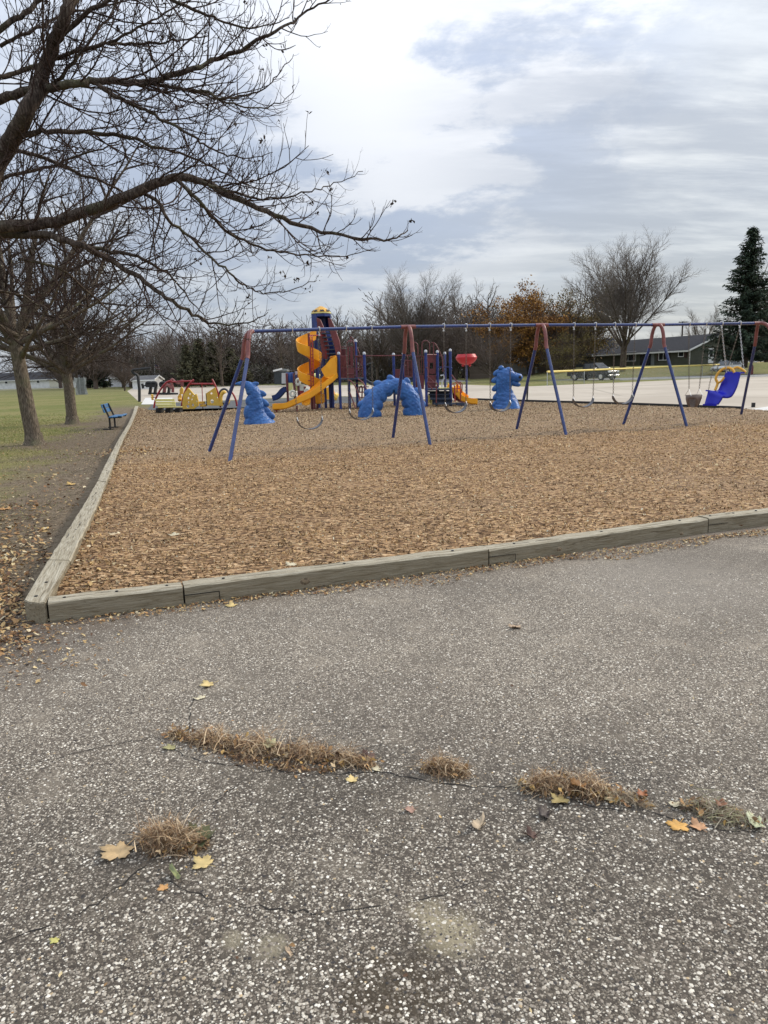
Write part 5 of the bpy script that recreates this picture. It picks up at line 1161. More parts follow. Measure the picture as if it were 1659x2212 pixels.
def opening(t, A, u, nrm_, x0, x1, y0, y1, name='window', mull=0, frame='trim', pane='glass', fw=.09, off=.04):
    """rectangle given in photo pixels on wall A+u*s; nrm_ = outward"""
    p, q = onwall(x0, A, u, y0), onwall(x1, A, u, y0); z1_, z0_ = zat(x0, y0, p), zat(x0, y1, p); c = (p + q) / 2 + nrm_ * off; wd = (q - p).length; h = z1_ - z0_
    Mx = Matrix([u, nrm_, Vector((0, 0, 1))]).transposed(); c.z = (z0_ + z1_) / 2
    if name == 'window':
        m = MB()
        for s in (-1, 1): m.box(c + u * s * (wd / 2 - fw / 2), (fw, .10, h), M=Mx); m.box(c + Vector((0, 0, s * (h / 2 - fw / 2))), (wd - 2 * fw, .10, fw), M=Mx)
        for i in range(mull): m.box(c + u * (wd * ((i + 1) / (mull + 1) - .5)), (fw * .7, .10, h - 2 * fw), M=Mx)
        o = m.build('window', M[frame], t, False); m = MB(); m.box(c - nrm_ * .01, (wd - fw, .04, h - fw), M=Mx); m.build('pane', M[pane], o, False)
    else: m = MB(); m.box(c, (wd, .10, h), M=Mx); o = m.build(name, M[frame], t, False)
    return o
# olive ranch house
Ac = W(*pp(7, 718, 700), 104); Lc = W(1288, 762, 124); Ac.z = Lc.z = 0
u1 = (Ac - Lc).normalized(); gd = Vector((-u1.y, u1.x, 0));
if gd.x < 0: gd = -gd
ev = zat(*pp(7, 718, 690), Ac); rz = ev + 2.0
H1, A1, U1, Dn = gable('ranch_house', Lc, Ac, gd * 10.5, 1.3, ev, rz, 'dark olive ranch house with grey roof and white trimmed windows behind the yellow rail fence', 'olive', 'roof_dark')
for (x0, x1, y0, y1, mu) in ((352, 468, 700, 825, 1), (588, 658, 690, 782, 0), (-100, 78, 722, 838, 1)):
    (a, b), (c, d) = pp(7, x0, y0), pp(7, x1, y1); opening(H1, Lc, u1, -gd, a, c, b, d, mull=mu)
for (x0, x1, y0, y1) in ((468, 488, 700, 830), (335, 352, 702, 832), (658, 690, 688, 790)):
    (a, b), (c, d) = pp(7, x0, y0), pp(7, x1, y1); opening(H1, Lc, u1, -gd, a, c, b, d, 'shutter', frame='shutter')
(a, b), (c, d) = pp(7, 262, 735), pp(7, 300, 885); opening(H1, Lc, u1, -gd, a, c, b, d, 'porch_post', frame='greywall')
(a, b), (c, d) = pp(7, 130, 730), pp(7, 255, 890); opening(H1, Lc, u1, -gd, a, c, b, d, 'porch_recess', frame='glass')
(a, b), (c, d) = pp(7, 945, 675), pp(7, 1005, 856); dr_ = opening(H1, Ac, gd, u1, a, c, b, d, 'door', frame='trim')
(a, b), (c, d) = pp(7, 958, 692), pp(7, 992, 780); opening(H1, Ac, gd, u1, a, c, b, d, 'storm_pane', frame='glass', off=.10)
(a, b), (c, d) = pp(7, 1150, 672), pp(7, 1212, 765); opening(H1, Ac, gd, u1, a, c, b, d)
p = Ac + u1 * .08; MB().tube([Vector((p.x, p.y, ev - .05)), Vector((p.x, p.y, 1.4))], .06, 6).build('downspout', M['trim'], H1)
# attached grey-roofed garage to the left, further back, with cream door
Ag, Bg = W(*pp(6, 560, 640), 128), W(*pp(6, 1100, 560), 122)
H2, *_ = gable('garage', Ag, Bg, Vector((2, 9, 0)), 1.0, zat(*pp(6, 900, 555), Bg), zat(*pp(6, 900, 555), Bg) + 2.4, 'dark garage with cream roll-up door behind the parked pickup', 'darkshed', 'roof_dark', 'roof_grey')
uu = (Bg - Ag); uu.z = 0; uu.normalize(); nn_ = Vector((uu.y, -uu.x, 0)); (a, b), (c, d) = pp(6, 930, 632), pp(6, 1072, 760); opening(H2, Vector((Ag.x, Ag.y, 0)), uu, nn_, a, c, b, d, 'garage_door', frame='cream')
# small grey gabled garage with white door (gable towards us)
def gable_front(name, x0, x1, ye, yr, yb, Y, dep, label, wallm, roofm, c=None, cat='shed'):
    t = thing(name, (*G(*(pp(c, (x0 + x1) / 2, yb) if c else ((x0 + x1) / 2, yb))).xy, 0), label, cat); f = (lambda x, y: K(c, x, y, Y)) if c else (lambda x, y: W(x, y, Y))
    t.location = (f((x0 + x1) / 2, yb).x, Y, 0); a, b, r = f(x0, ye), f(x1, ye), f((x0 + x1) / 2, yr); a.z = b.z = (a.z + b.z) / 2
    m = MB(); m.slab([Vector((a.x, Y, -.3)), Vector((b.x, Y, -.3)), b, r, a], (0, dep, 0)); m.build('wall', M[wallm], t, False)
    rm = MB(); ov = .25
    for e, s in ((a, -1), (b, 1)):
        d = (e - r); e2 = r + d * 1.12; rm.slab([e2 + Vector((0, -ov, .05)), r + Vector((0, -ov, .05)), r + Vector((0, dep + ov, .05)), e2 + Vector((0, dep + ov, .05))], (0, 0, .12))
    rf = rm.build('roof', M[roofm], t, False); tm = MB()
    for e in (a, b): e2 = r + (e - r) * 1.14; tm.bar(e2 + Vector((0, -ov - .03, .06)), r + Vector((0, -ov - .03, .08)), .05, .2)
    tm.build('fascia', M['greywall' if wallm != 'white' else 'trim'], rf, False); return t, f
t, f = gable_front('garage', 1290, 1490, 810, 712, 940, 118, 6, 'small grey gabled garage with a white door behind the third swing arch', 'greywall', 'roof_grey', 5, 'garage')
m = MB(); m.slab([f(1338, 935), f(1445, 932), f(1445, 795), f(1345, 800)], (0, -.08, 0)); m.build('door', M['white'], t, False)
t, f = gable_front('house', 880, 1120, 815, 745, 880, 150, 7, 'distant pale gabled house showing above the serpent head', 'white', 'roof_grey', 5, 'house')
t, f = gable_front('house', 1385, 1560, 790, 640, 900, 150, 8, 'grey gabled house far behind the dark forked tree trunk', 'greywall', 'roof_grey', 5, 'house')
t, f = gable_front('house', 420, 860, 760, 690, 850, 140, 8, 'white framed distant house with small windows behind the play structure bridge', 'darkshed', 'roof_brown', 4, 'house')
for x in (505, 595): m = MB(); m.slab([f(x - 18, 880), f(x + 18, 880), f(x + 18, 835), f(x - 18, 835)], (0, -.12, 0)); o = m.build('window', M['trim'], t, False); m = MB(); m.slab([f(x - 9, 872), f(x + 9, 872), f(x + 9, 843), f(x - 9, 843)], (0, -.18, 0)); m.build('pane', M['glass'], o, False)
# board fences behind the lot
def board_fence(c, pts, Y0, Y1, h0, label, mat, n):
    P0, P1 = K(c, *pts[0], Y0), K(c, *pts[1], Y1); P0.z = P1.z = 0; d = P1 - P0; t = thing('board_fence', P0, label, 'fence'); m = MB(); proto = None; L = d.length / n
    for i in range(n):
        me_h = h0 * random.uniform(.985, 1.015)
        if proto is None:
            q = MB(); q.box((0, 0, h0 / 2), (L * .93, .03, h0), rz=math.atan2(d.y, d.x)); q.v = [(v[0] + P0.x, v[1] + P0.y, v[2]) for v in q.v]; proto = q.build('board', M[mat], t, False); proto.location = d * (.5 / n)
        else: o = bpy.data.objects.new('board', proto.data); col.objects.link(o); o.parent = t; o.location = d * ((i + .5) / n) + Vector((0, random.uniform(-.01, .01), random.uniform(-.03, .01)))
    for zz_ in (.4, h0 - .35): m.bar(P0 + Vector((0, .05, zz_)), P1 + Vector((0, .05, zz_)), .04, .1)
    m.build('rail', M[mat], t, False); return t
board_fence(5, ((860, 800), (1310, 800)), 119, 117, 2.3, 'long grey board fence running left from the small garage behind the serpent head', 'greyfence', 60)
board_fence(5, ((540, 850), (858, 850)), 122, 119.3, 2.0, 'lower weathered board fence under the red funnel ball', 'brownfence', 48)
board_fence(6, ((200, 740), (560, 735)), 116, 120, 2.0, 'tan board fence between the small garage and the dark pickup', 'brownfence', 50)
board_fence(2, ((1330, 620), (1700, 640)), 150, 150, 2.2, 'weathered wooden fence between the brown brick house and the dark shed', 'brownfence', 60)
# left side
Y = 196; Aw, Bw = W(-60, 822, Y), W(pp(1, 1020, 690)[0], 820, Y - 6)
H, *_ = gable('ranch_house', Aw, Bw, Vector((0, 11, 0)), -.2, zat(*pp(1, 400, 683), Aw), zat(*pp(1, 400, 602), Aw + Vector((0, 5, 0))), 'long white ranch house with dark roof behind the two trees at the left', 'whitesiding', 'roof_dark')
uw = Vector((Bw.x - Aw.x, Bw.y - Aw.y, 0)).normalized(); A_ = Vector((Aw.x, Aw.y, 0))
for x0, x1, y0, y1 in ((52, 92, 690, 738), (208, 248, 690, 735), (435, 475, 684, 730)): (a, b), (c, d) = pp(1, x0, y0), pp(1, x1, y1); opening(H, A_, uw, Vector((0, -1, 0)), a, c, b, d, fw=.12)
for x0, x1, y0, y1 in ((590, 745, 690, 775), (925, 985, 690, 760)): (a, b), (c, d) = pp(1, x0, y0), pp(1, x1, y1); opening(H, A_, uw, Vector((0, -1, 0)), a, c, b, d, 'garage_door', frame='cream')
p = onwall(pp(1, 620, 0)[0], A_, uw); MB().tube([Vector((p.x, p.y + 3, zat(*pp(1, 610, 670), p))), Vector((p.x + .6, p.y + 3, zat(*pp(1, 630, 600), p)))], .2, 6).build('vent_pipe', M['trim'], H)
Ag2, Bg2 = W(*pp(1, 1335, 780), 170), W(*pp(1, 1640, 780), 168)
H, *_ = gable('garage', Ag2, Bg2, Vector((0, 8, 0)), -.2, zat(*pp(1, 1400, 655), Ag2), zat(*pp(1, 1400, 590), Ag2 + Vector((0, 4, 0))), 'low white garage with a brown roof right of the small dark spruce', 'whitesiding', 'roof_brown')
Ab, Bb = W(*pp(2, 120, 800), 120), W(*pp(2, 380, 795), 119)
H, *_ = gable('shed', Ab, Bb, Vector((0, 5, 0)), -.1, zat(*pp(2, 250, 688), Ab), zat(*pp(2, 250, 645), Ab + Vector((0, 2.5, 0))), 'bright white low shed with dark green roof behind the gooseneck pole', 'white', 'roof_grey', over=.2)
Ah, Bh = W(*pp(2, 255, 700), 160), W(*pp(2, 695, 700), 158)
H, *_ = gable('house', Ah, Bh, Vector((0, 9, 0)), -.1, zat(*pp(2, 400, 598), Ah), zat(*pp(2, 400, 540), Ah + Vector((0, 4, 0))), 'pale house with dark roof and white eave behind the row of black seats', 'greywall', 'roof_brown')
ub = Vector((Bh.x - Ah.x, Bh.y - Ah.y, 0)).normalized(); A_ = Vector((Ah.x, Ah.y, 0))
for x0, x1 in ((300, 320), (330, 352), (385, 402), (500, 540)): (a, b), (c, d) = pp(2, x0, 610), pp(2, x1, 660); opening(H, A_, ub, Vector((0, -1, 0)), a, c, b, d, fw=.08)
(a, b), (c, d) = pp(2, 405, 612), pp(2, 480, 712); opening(H, A_, ub, Vector((0, -1, 0)), a, c, b, d, 'sun_room', frame='white')
Ax, Bx = W(*pp(2, 600, 700), 150), W(*pp(2, 770, 700), 150)
H, *_ = gable('house', Ax, Bx, Vector((0, 6, 0)), -.1, zat(*pp(2, 690, 692), Ax), zat(*pp(2, 690, 600), Ax + Vector((0, 3, 0))), 'house with a pale grey hipped roof seen behind the pink climbing rails', 'greywall', 'pinkroof' if 'pinkroof' in M else 'slab')
Ay, By = W(*pp(2, 1140, 700), 155), W(*pp(2, 1345, 700), 155)
H, *_ = gable('house', Ay, By, Vector((0, 8, 0)), -.1, zat(*pp(2, 1200, 622), Ay), zat(*pp(2, 1200, 565), Ay + Vector((0, 4, 0))), 'low brown brick house with dark roof behind the yellow climber', 'tanwall', 'roof_brown')
# charcoal shed behind the toddler structure
t = thing('shed', (*W(*pp('d5', 300, 360), 100).xy, 0), 'charcoal upright shed with a pale tilted roof edge left of the spiral slide', 'shed')
f = lambda x, y: K('d5', x, y, 100)
m = MB(); m.slab([f(228, 355), f(500, 352), f(500, 60), f(225, 80)], (0, 2.5, 0)); m.build('wall', M['darkshed'], t, False)
m = MB(); m.slab([f(205, 62), f(225, 40), f(405, 5), f(510, 20), f(510, 60)], (0, 2.9, 0)); m.build('roof', M['greywall'], t, False)
m = MB(); m.bar(f(205, 52) - Vector((0, .1, 0)), f(405, 2) - Vector((0, .1, 0)), .1, .22); m.build('roof_edge', M['trim'], t, False)
# flag pole
fp = thing('flag_pole', (*W(*pp(2, 385, 700), 140).xy, 0), 'white flag pole with a small striped flag by the pale house', 'flag pole')
MB().tube([(fp.location.x, fp.location.y, 0), K(2, 374, 385, 140)], .07, 8).build('pole', M['trim'], fp)
for i in range(7):
    m = MB(); a, b = K(2, 392, 500 + i * 8, 139.9), K(2, 468, 525 + i * 8, 139.7); m.bar(a, b, .03, .10 * 1.3); m.build('stripe', M['flag_r' if i % 2 == 0 else 'flag_w'], fp, False)
m = MB(); m.slab([K(2, 390, 497, 139.8), K(2, 420, 507, 139.8), K(2, 420, 535, 139.8), K(2, 390, 525, 139.8)], (0, -.04, 0)); m.build('canton', M['flag_b'], fp, False)
# utility pole
up_ = thing('utility_pole', (*W(*pp(7, 636, 520), 150).xy, 1), 'wooden utility pole with crossarm rising behind the olive house roof', 'utility pole')
a = K(7, 636, 355, 150); MB().tube([(a.x, 150, 1), a], .16, 8).build('pole', M['pole_wood'], up_); MB().bar(K(7, 588, 366, 150), K(7, 694, 362, 150), .14, .16).build('crossarm', M['pole_wood'], up_)
for x in (600, 640, 682): MB().tube([K(7, x, 362, 150), K(7, x, 350, 150)], .06, 6).build('insulator', M['cap_white'], up_)

# ------------------------------------------------------------------ yellow topped chain link fence
fpnt = [G(1182, 834), G(1262, 829), G(1325, 824.5), G(1388, 819.5), G(1455, 815), G(1517, 811.5), G(1585, 806.5), G(1645, 802), G(1720, 797)]
fc = thing('chain_link_fence', (*fpnt[0].xy, 0), 'low chain link fence with bright yellow top cap along the far edge of the lot', 'fence')
hts = [W(x, y, p.y).z for (x, y), p in zip([(1184, 803), (1262, 799.8), (1325, 797.2), (1388, 794.5), (1455, 791.6), (1517, 789), (1585, 785.8), (1645, 782.8), (1720, 779)], fpnt)]
for i, (p, h) in enumerate(zip(fpnt, hts)): MB().tube([p, p + Vector((0, 0, h - .02))], .035, 6).build('post', M['galv'], fc)
for i in range(len(fpnt) - 1):
    a, b = fpnt[i] + Vector((0, 0, hts[i])), fpnt[i + 1] + Vector((0, 0, hts[i + 1])); MB().tube([a, b], .085, 8).build('top_cap', M['fence_yellow'], fc)
m = MB()
for i in range(len(fpnt) - 1):
    a, b = fpnt[i], fpnt[i + 1]; L = (b - a).length; n = int(L / .12); h = hts[i] - .05
    for k in range(n):
        s = k / n; e = min(1, s + h / L * .9); p = a.lerp(b, s) + Vector((0, 0, .05)); q = a.lerp(b, e) + Vector((0, 0, h)); r1 = a.lerp(b, s) + Vector((0, 0, h)); r2 = a.lerp(b, e) + Vector((0, 0, .05))
        m.bar(p, q, .0025, .0025); m.bar(r1, r2, .0025, .0025)
tag(m.build('wire_mesh', M['galv'], fc, False), kind='stuff')
bk = thing('backstop', (*G(*pp(1, 970, 865)).xy, 0), 'small grey chain link backstop panel on the lawn right of the second trunk', 'fence')
p = G(*pp(1, 970, 865)); wd = .18 * 110 * p.y / 1597
m = MB()
for k in range(60): m.bar(p + Vector(((k / 60 - .5) * wd, 0, 0)), p + Vector(((k / 60 - .5) * wd + .3, 0, 1.9)), .012, .012); m.bar(p + Vector(((k / 60 - .5) * wd + .3, 0, 0)), p + Vector(((k / 60 - .5) * wd, 0, 1.9)), .012, .012)
tag(m.build('wire_mesh', M['galv'], bk, False), kind='stuff')
for s in (-.5, 0, .5): MB().tube([p + Vector((s * wd, 0, 0)), p + Vector((s * wd, 0, 2))], .04, 6).build('post', M['galv'], bk)

# ------------------------------------------------------------------ vehicles
def vehicle(name, P, ang, label, cat, paint, kind):
    t = thing(name, (0, 0, 0), label, cat); Lh = 2.85 if kind == 'pickup' else 2.4; hw = 1.0 if kind == 'pickup' else .95
    if kind == 'pickup': st_b = [(-2.85, .55, .88, 1.0), (-2.8, .5, 1.12, 1.0), (-.9, .42, 1.14, 1.0), (.9, .42, 1.16, 1.0), (1.2, .42, 1.18, 1.0), (2.4, .45, 1.14, .97), (2.75, .5, 1.02, .93), (2.88, .55, .88, .88)]; cab = [(-.72, 1.14), (-.62, 1.86), (.72, 1.90), (1.62, 1.20)]
    else: st_b = [(-2.4, .5, .85, .9), (-2.3, .4, 1.05, .95), (-1, .34, 1.08, .95), (.9, .34, 1.06, .95), (1.9, .36, .96, .92), (2.3, .42, .80, .85), (2.42, .5, .66, .78)]; cab = [(-2.25, 1.05), (-1.85, 1.62), (.15, 1.68), (1.15, 1.04)]
    m = MB(); V = []; F = []
    for x, z0, z1, wk in st_b:
        w1 = wk * (hw / 1.0); V += [(x, -w1 * .94, z0), (x, -w1, (z0 + z1) / 2 + .05), (x, -w1 * .93, z1), (x, w1 * .93, z1), (x, w1, (z0 + z1) / 2 + .05), (x, w1 * .94, z0)]
    n = len(st_b)
    for i in range(n - 1):
        for k in range(6): F.append((i * 6 + k, i * 6 + (k + 1) % 6, (i + 1) * 6 + (k + 1) % 6, (i + 1) * 6 + k))
    F += [tuple(range(5, -1, -1)), tuple((n - 1) * 6 + k for k in range(6))]; m.add(V, F); body = m.build('body', M[paint], t, True, 28)
    m = MB(); V = []; tw = [.90, .74, .74, .88]
    for (x, z), w1 in zip(cab, tw): V += [(x, -w1 * hw, z), (x, w1 * hw, z)]
    m.add(V, [(0, 1, 3, 2), (2, 3, 5, 4), (4, 5, 7, 6), (0, 2, 4, 6), (7, 5, 3, 1)]); m.build('cab', M[paint], t, False)
    (xr, zr), (xrt, zrt), (xft, zft), (xf, zf) = cab
    def lerp(a, b, k): return a + (b - a) * k
    m = MB(); q = []                                        # windscreen
    for k, wk in ((.06, .84), (.92, .72)): x, z = lerp(xf, xft, k), lerp(zf, zft, k); q += [(x + .03, -wk * hw, z + .02), (x + .03, wk * hw, z + .02)]
    m.add([q[0], q[1], q[3], q[2]] + [(p[0] - .04, p[1], p[2] - .03) for p in (q[0], q[1], q[3], q[2])], [(0, 1, 2, 3), (7, 6, 5, 4)]); m.build('windscreen', M['glass'], t, False)
    for s in (-1, 1):
        for (xa, xb_) in ((xr + .32, (xr + xf) / 2 - .08), ((xr + xf) / 2, xf - .38)):
            zt, zb_ = zft - .12, zf + .06; xb2 = min(xb_, xft + .05); xa2 = max(xa, xrt + .08)
            m = MB(); ya, yb = s * (hw * .885), s * (hw * .76); m.slab([(xa, ya, zb_), (xb_, ya, zb_), (xb2 if xb_ > xft else xb_, yb, zt), (xa2, yb, zt)], (0, s * .02, .005)); m.build('side_window', M['glass'], t, False)
        m = MB(); m.box((xf - .30, s * (hw + .10), zf + .08), (.12, .22, .16)); m.build('mirror', M['chrome' if kind == 'pickup' else paint], t, True, 30, bevel=.02)
        m = MB(); m.box((st_b[-1][0] - .04, s * hw * .66, (.90 if kind == 'pickup' else .70)), (.12, .40, .2)); m.build('headlight', M['headlight'], t, True, 30, bevel=.03)
        for xw in ((-1.75, 1.95) if kind == 'pickup' else (-1.45, 1.5)):
            R0 = .40 if kind == 'pickup' else .35; wl = MB(); pr = [(R0 * .6, -.12), (R0, -.10), (R0, .10), (R0 * .6, .12)]; wl.lathe(pr, 20); RX = Matrix.Rotation(math.pi / 2, 3, 'X'); c = Vector((xw, s * (hw - .10), R0)); wl.v = [c + RX @ Vector(v) for v in wl.v]
            wo_ = wl.build('wheel', M['tyre'], t, True, 40); rm = MB(); rm.lathe([(R0 * .62, -.13), (R0 * .5, -.10), (.08, -.12)], 16); rm.lathe([(.08, .12), (R0 * .5, .10), (R0 * .62, .13)], 16); rm.v = [c + RX @ Vector(v) for v in rm.v]; rm.build('rim', M['chrome'], wo_, True, 40)
            ar = MB(); ar.tube([(xw + (R0 + .07) * math.cos(a), s * (hw - .015), R0 + (R0 + .07) * math.sin(a)) for a in [math.pi * k / 10 for k in range(11)]], .05, 6); ar.build('wheel_arch', M['black'], t)
    m = MB(); xg = st_b[-1][0]; m.box((xg + .01, 0, .80 if kind == 'pickup' else .62), (.08, 1.05, .30 if kind == 'pickup' else .16)); gr = m.build('grille', M['black'], t, True, 30, bevel=.02)
    for k in range(3): mm = MB(); mm.box((xg + .06, 0, (.72 if kind == 'pickup' else .58) + k * (.085 if kind == 'pickup' else .04)), (.03, 1.0, .02)); mm.build('grille_bar', M['chrome'], gr, False)
    m = MB(); m.box((xg - .01, 0, .52 if kind == 'pickup' else .44), (.2, 1.7, .18)); bpm = m.build('bumper', M['chrome' if kind == 'pickup' else 'black'], t, True, 30, bevel=.04); m = MB(); m.box((xg + .10, 0, .52 if kind == 'pickup' else .44), (.02, .32, .15)); m.build('number_plate', M['white'], bpm, False)
    m = MB(); m.box((0, 0, .36), (Lh * 1.75, hw * 1.6, .22)); m.build('underbody', M['black'], t, False)
    t.location = P; t.rotation_euler = (0, 0, ang); return t
p = G(1280, 821.5); v = vehicle('pickup_truck', p, R_(-56), 'black crew cab pickup truck parked in the street behind the yellow rail fence', 'pickup', 'carblack', 'pickup')
p = G(1572, 807); v = vehicle('parked_car', Vector((p.x - 2.5, p.y - 5, 0)), R_(180 + 38), 'silver crossover car parked behind the blue seat swing', 'car', 'carsilver', 'car'); v.scale = (1.05, 1.05, 1.1)
p = G(1690, 803); v = vehicle('parked_car', Vector((p.x - .8, p.y - 4, 0)), R_(180 + 30), 'black car cut by the right edge of the frame', 'car', 'carblack', 'car')
m = MB(); p = W(*pp(7, 1452, 960), 90); m.lathe([(.26, 0), (.28, .05), (.28, .9), (.2, 1.15), (.05, 1.2)], 12, (p.x, p.y, 0)); tag(m.build('street_bin', M['maroon']), 'dull red bin standing between the silver car and the black car', 'bin')

# ------------------------------------------------------------------ trees
def rot_about(d, ax, a): return Matrix.Rotation(a, 3, ax) @ d
def branch(out, p, d, L, r, lvl, S, rg):
    """S: list of per-level dicts(seg, wander, up, n, ang, ratio, t0, rk)"""
    s = S[lvl]; n = max(3, int(s.get('k', 5))); st = L / n; P = [p.copy()]; Rr = [r]; d = d.copy(); dirs = [d.copy()]
    for i in range(n):
        t = (i + 1) / n; w_ = s['wander']; d = d + Vector((rg.gauss(0, w_), rg.gauss(0, w_), rg.gauss(0, w_) + s['up'] * (1 if 'up2' not in s else (1 - t)) + s.get('up2', 0) * t)); d.normalize()
        p = p + d * st; P.append(p.copy()); Rr.append(r * (1 - t * (1 - s.get('end', .25)))); dirs.append(d.copy())
    out.append((lvl, [tuple(q) for q in P], Rr))
    if lvl + 1 >= len(S): return
    c = S[lvl + 1]; nc = c['n'] if isinstance(c['n'], int) else max(1, int(L * c['n'])); ga = rg.uniform(0, 6.28)
    for j in range(nc):
        t = c['t0'] + (1 - c['t0']) * (j + rg.uniform(.1, .9)) / nc; x = t * n; i = min(n - 1, int(x)); q = Vector(P[i]).lerp(Vector(P[i + 1]), x - i); dd = dirs[i]
        ga += 2.4 + rg.uniform(-.5, .5); ax = dd.orthogonal().normalized(); ax = rot_about(ax, dd, ga); cd_ = rot_about(dd, ax, R_(c['ang']) * rg.uniform(*c.get('av', (.7, 1.3))))
        LL = L * c['ratio'] * (1 - c.get('tap', .55) * t) * rg.uniform(.75, 1.25); rr = min(Rr[i] * .8, c['r'] if 'r' in c else r * c['rk'] * rg.uniform(.8, 1.1))
        branch(out, q, cd_, LL, rr, lvl + 1, S, rg)
def template(fn): return fn
def make_tree(S, H0, r0, seed, p0=(0, 0, 0), d0=(0, 0, 1), root=True):
    rg = random.Random(seed); out = []; branch(out, Vector(p0), Vector(d0), H0, r0, 0, S, rg)
    return out
def split_meshes(out, lv, name, mats, org=Vector((0, 0, 0))):
    A = [(np.array(p) - np.array(org), r) for l, p, r in out if l <= lv]; B = [(np.array(p) - np.array(org), r) for l, p, r in out if l > lv]
    return A, B
def tree_from(out, lv, loc, label, cat='tree', tm='bark', cm='twig_mid', name='bare_tree', group=None):
    t = thing(name, loc, label, cat, group); A, B = split_meshes(out, lv, name, None)
    V, F = polys_np(A); np_mesh('trunk', V, F, M[tm], t, smooth=True); V, F = polys_np(B); np_mesh('crown', V, F, M[cm], t, smooth=False); return t
def flare(out, r):                                        # widen the trunk foot
    l, p, R0 = out[0]; R0 = list(R0); R0[0] = r; out[0] = (l, p, R0)
# two trees on the lawn
S1 = [dict(k=6, wander=.02, up=.1, end=.75), dict(n=7, t0=.88, ang=40, ratio=1.75, rk=.52, k=9, wander=.055, up=.045, tap=.0, end=.15), dict(n=2.6, t0=.12, ang=48, ratio=.46, rk=.36, k=7, wander=.09, up=.03, tap=.6, end=.3),
      dict(n=6.2, t0=.12, ang=45, ratio=.5, r=.011, rk=.4, k=5, wander=.13, up=.05), dict(n=8, t0=.1, ang=42, ratio=.52, r=.0052, rk=.5, k=3, wander=.16, up=.10)]
out = make_tree(S1, 2.75, .205, 5, d0=(-.03, 0, 1))
rg = random.Random(9)
for k in range(9):                                        # low spreading limbs
    a = k * .75 + rg.uniform(-.3, .3); branch(out, Vector((-.06, 0, rg.uniform(2.1, 2.7))), Vector((math.cos(a), math.sin(a), .25)), rg.uniform(3.0, 4.2), .07, 1, S1, rg)
t1_ = tree_from(out, 1, G(75, 961), 'bare maple with a thick ridged trunk nearest the viewer on the lawn', cm='twig_mid'); 
S2 = [dict(k=5, wander=.02, up=.1, end=.85), dict(n=9, t0=.9, ang=30, ratio=2.6, rk=.45, k=9, wander=.05, up=.03, tap=.0, end=.15), dict(n=2.3, t0=.1, ang=46, ratio=.42, rk=.36, k=7, wander=.09, up=.03, tap=.6),
      dict(n=4.8, t0=.1, ang=45, ratio=.52, r=.013, rk=.4, k=5, wander=.13, up=.04), dict(n=6.5, t0=.1, ang=42, ratio=.55, r=.009, rk=.5, k=3, wander=.16, up=.06)]
out = make_tree(S2, 2.1, .21, 15); rg = random.Random(19)
for k in range(12):
    a = k * .55 + rg.uniform(-.2, .2); branch(out, Vector((0, 0, rg.uniform(1.75, 2.1))), Vector((math.cos(a), math.sin(a), .42)), rg.uniform(3.6, 5.4), .075, 1, S2, rg)
t2_ = tree_from(out, 1, G(157, 916), 'bare vase-shaped maple behind the first lawn tree with many low forks')
for t, p, r in ((t1_, G(75, 961), .21), (t2_, G(157, 916), .22)):
    m = MB(); m.lathe([(r * 1.45, -.05), (r * 1.25, .04), (r * 1.08, .12), (r * .96, .3)], 14, p); m.build('root_flare', M['bark'], t, True, 60)

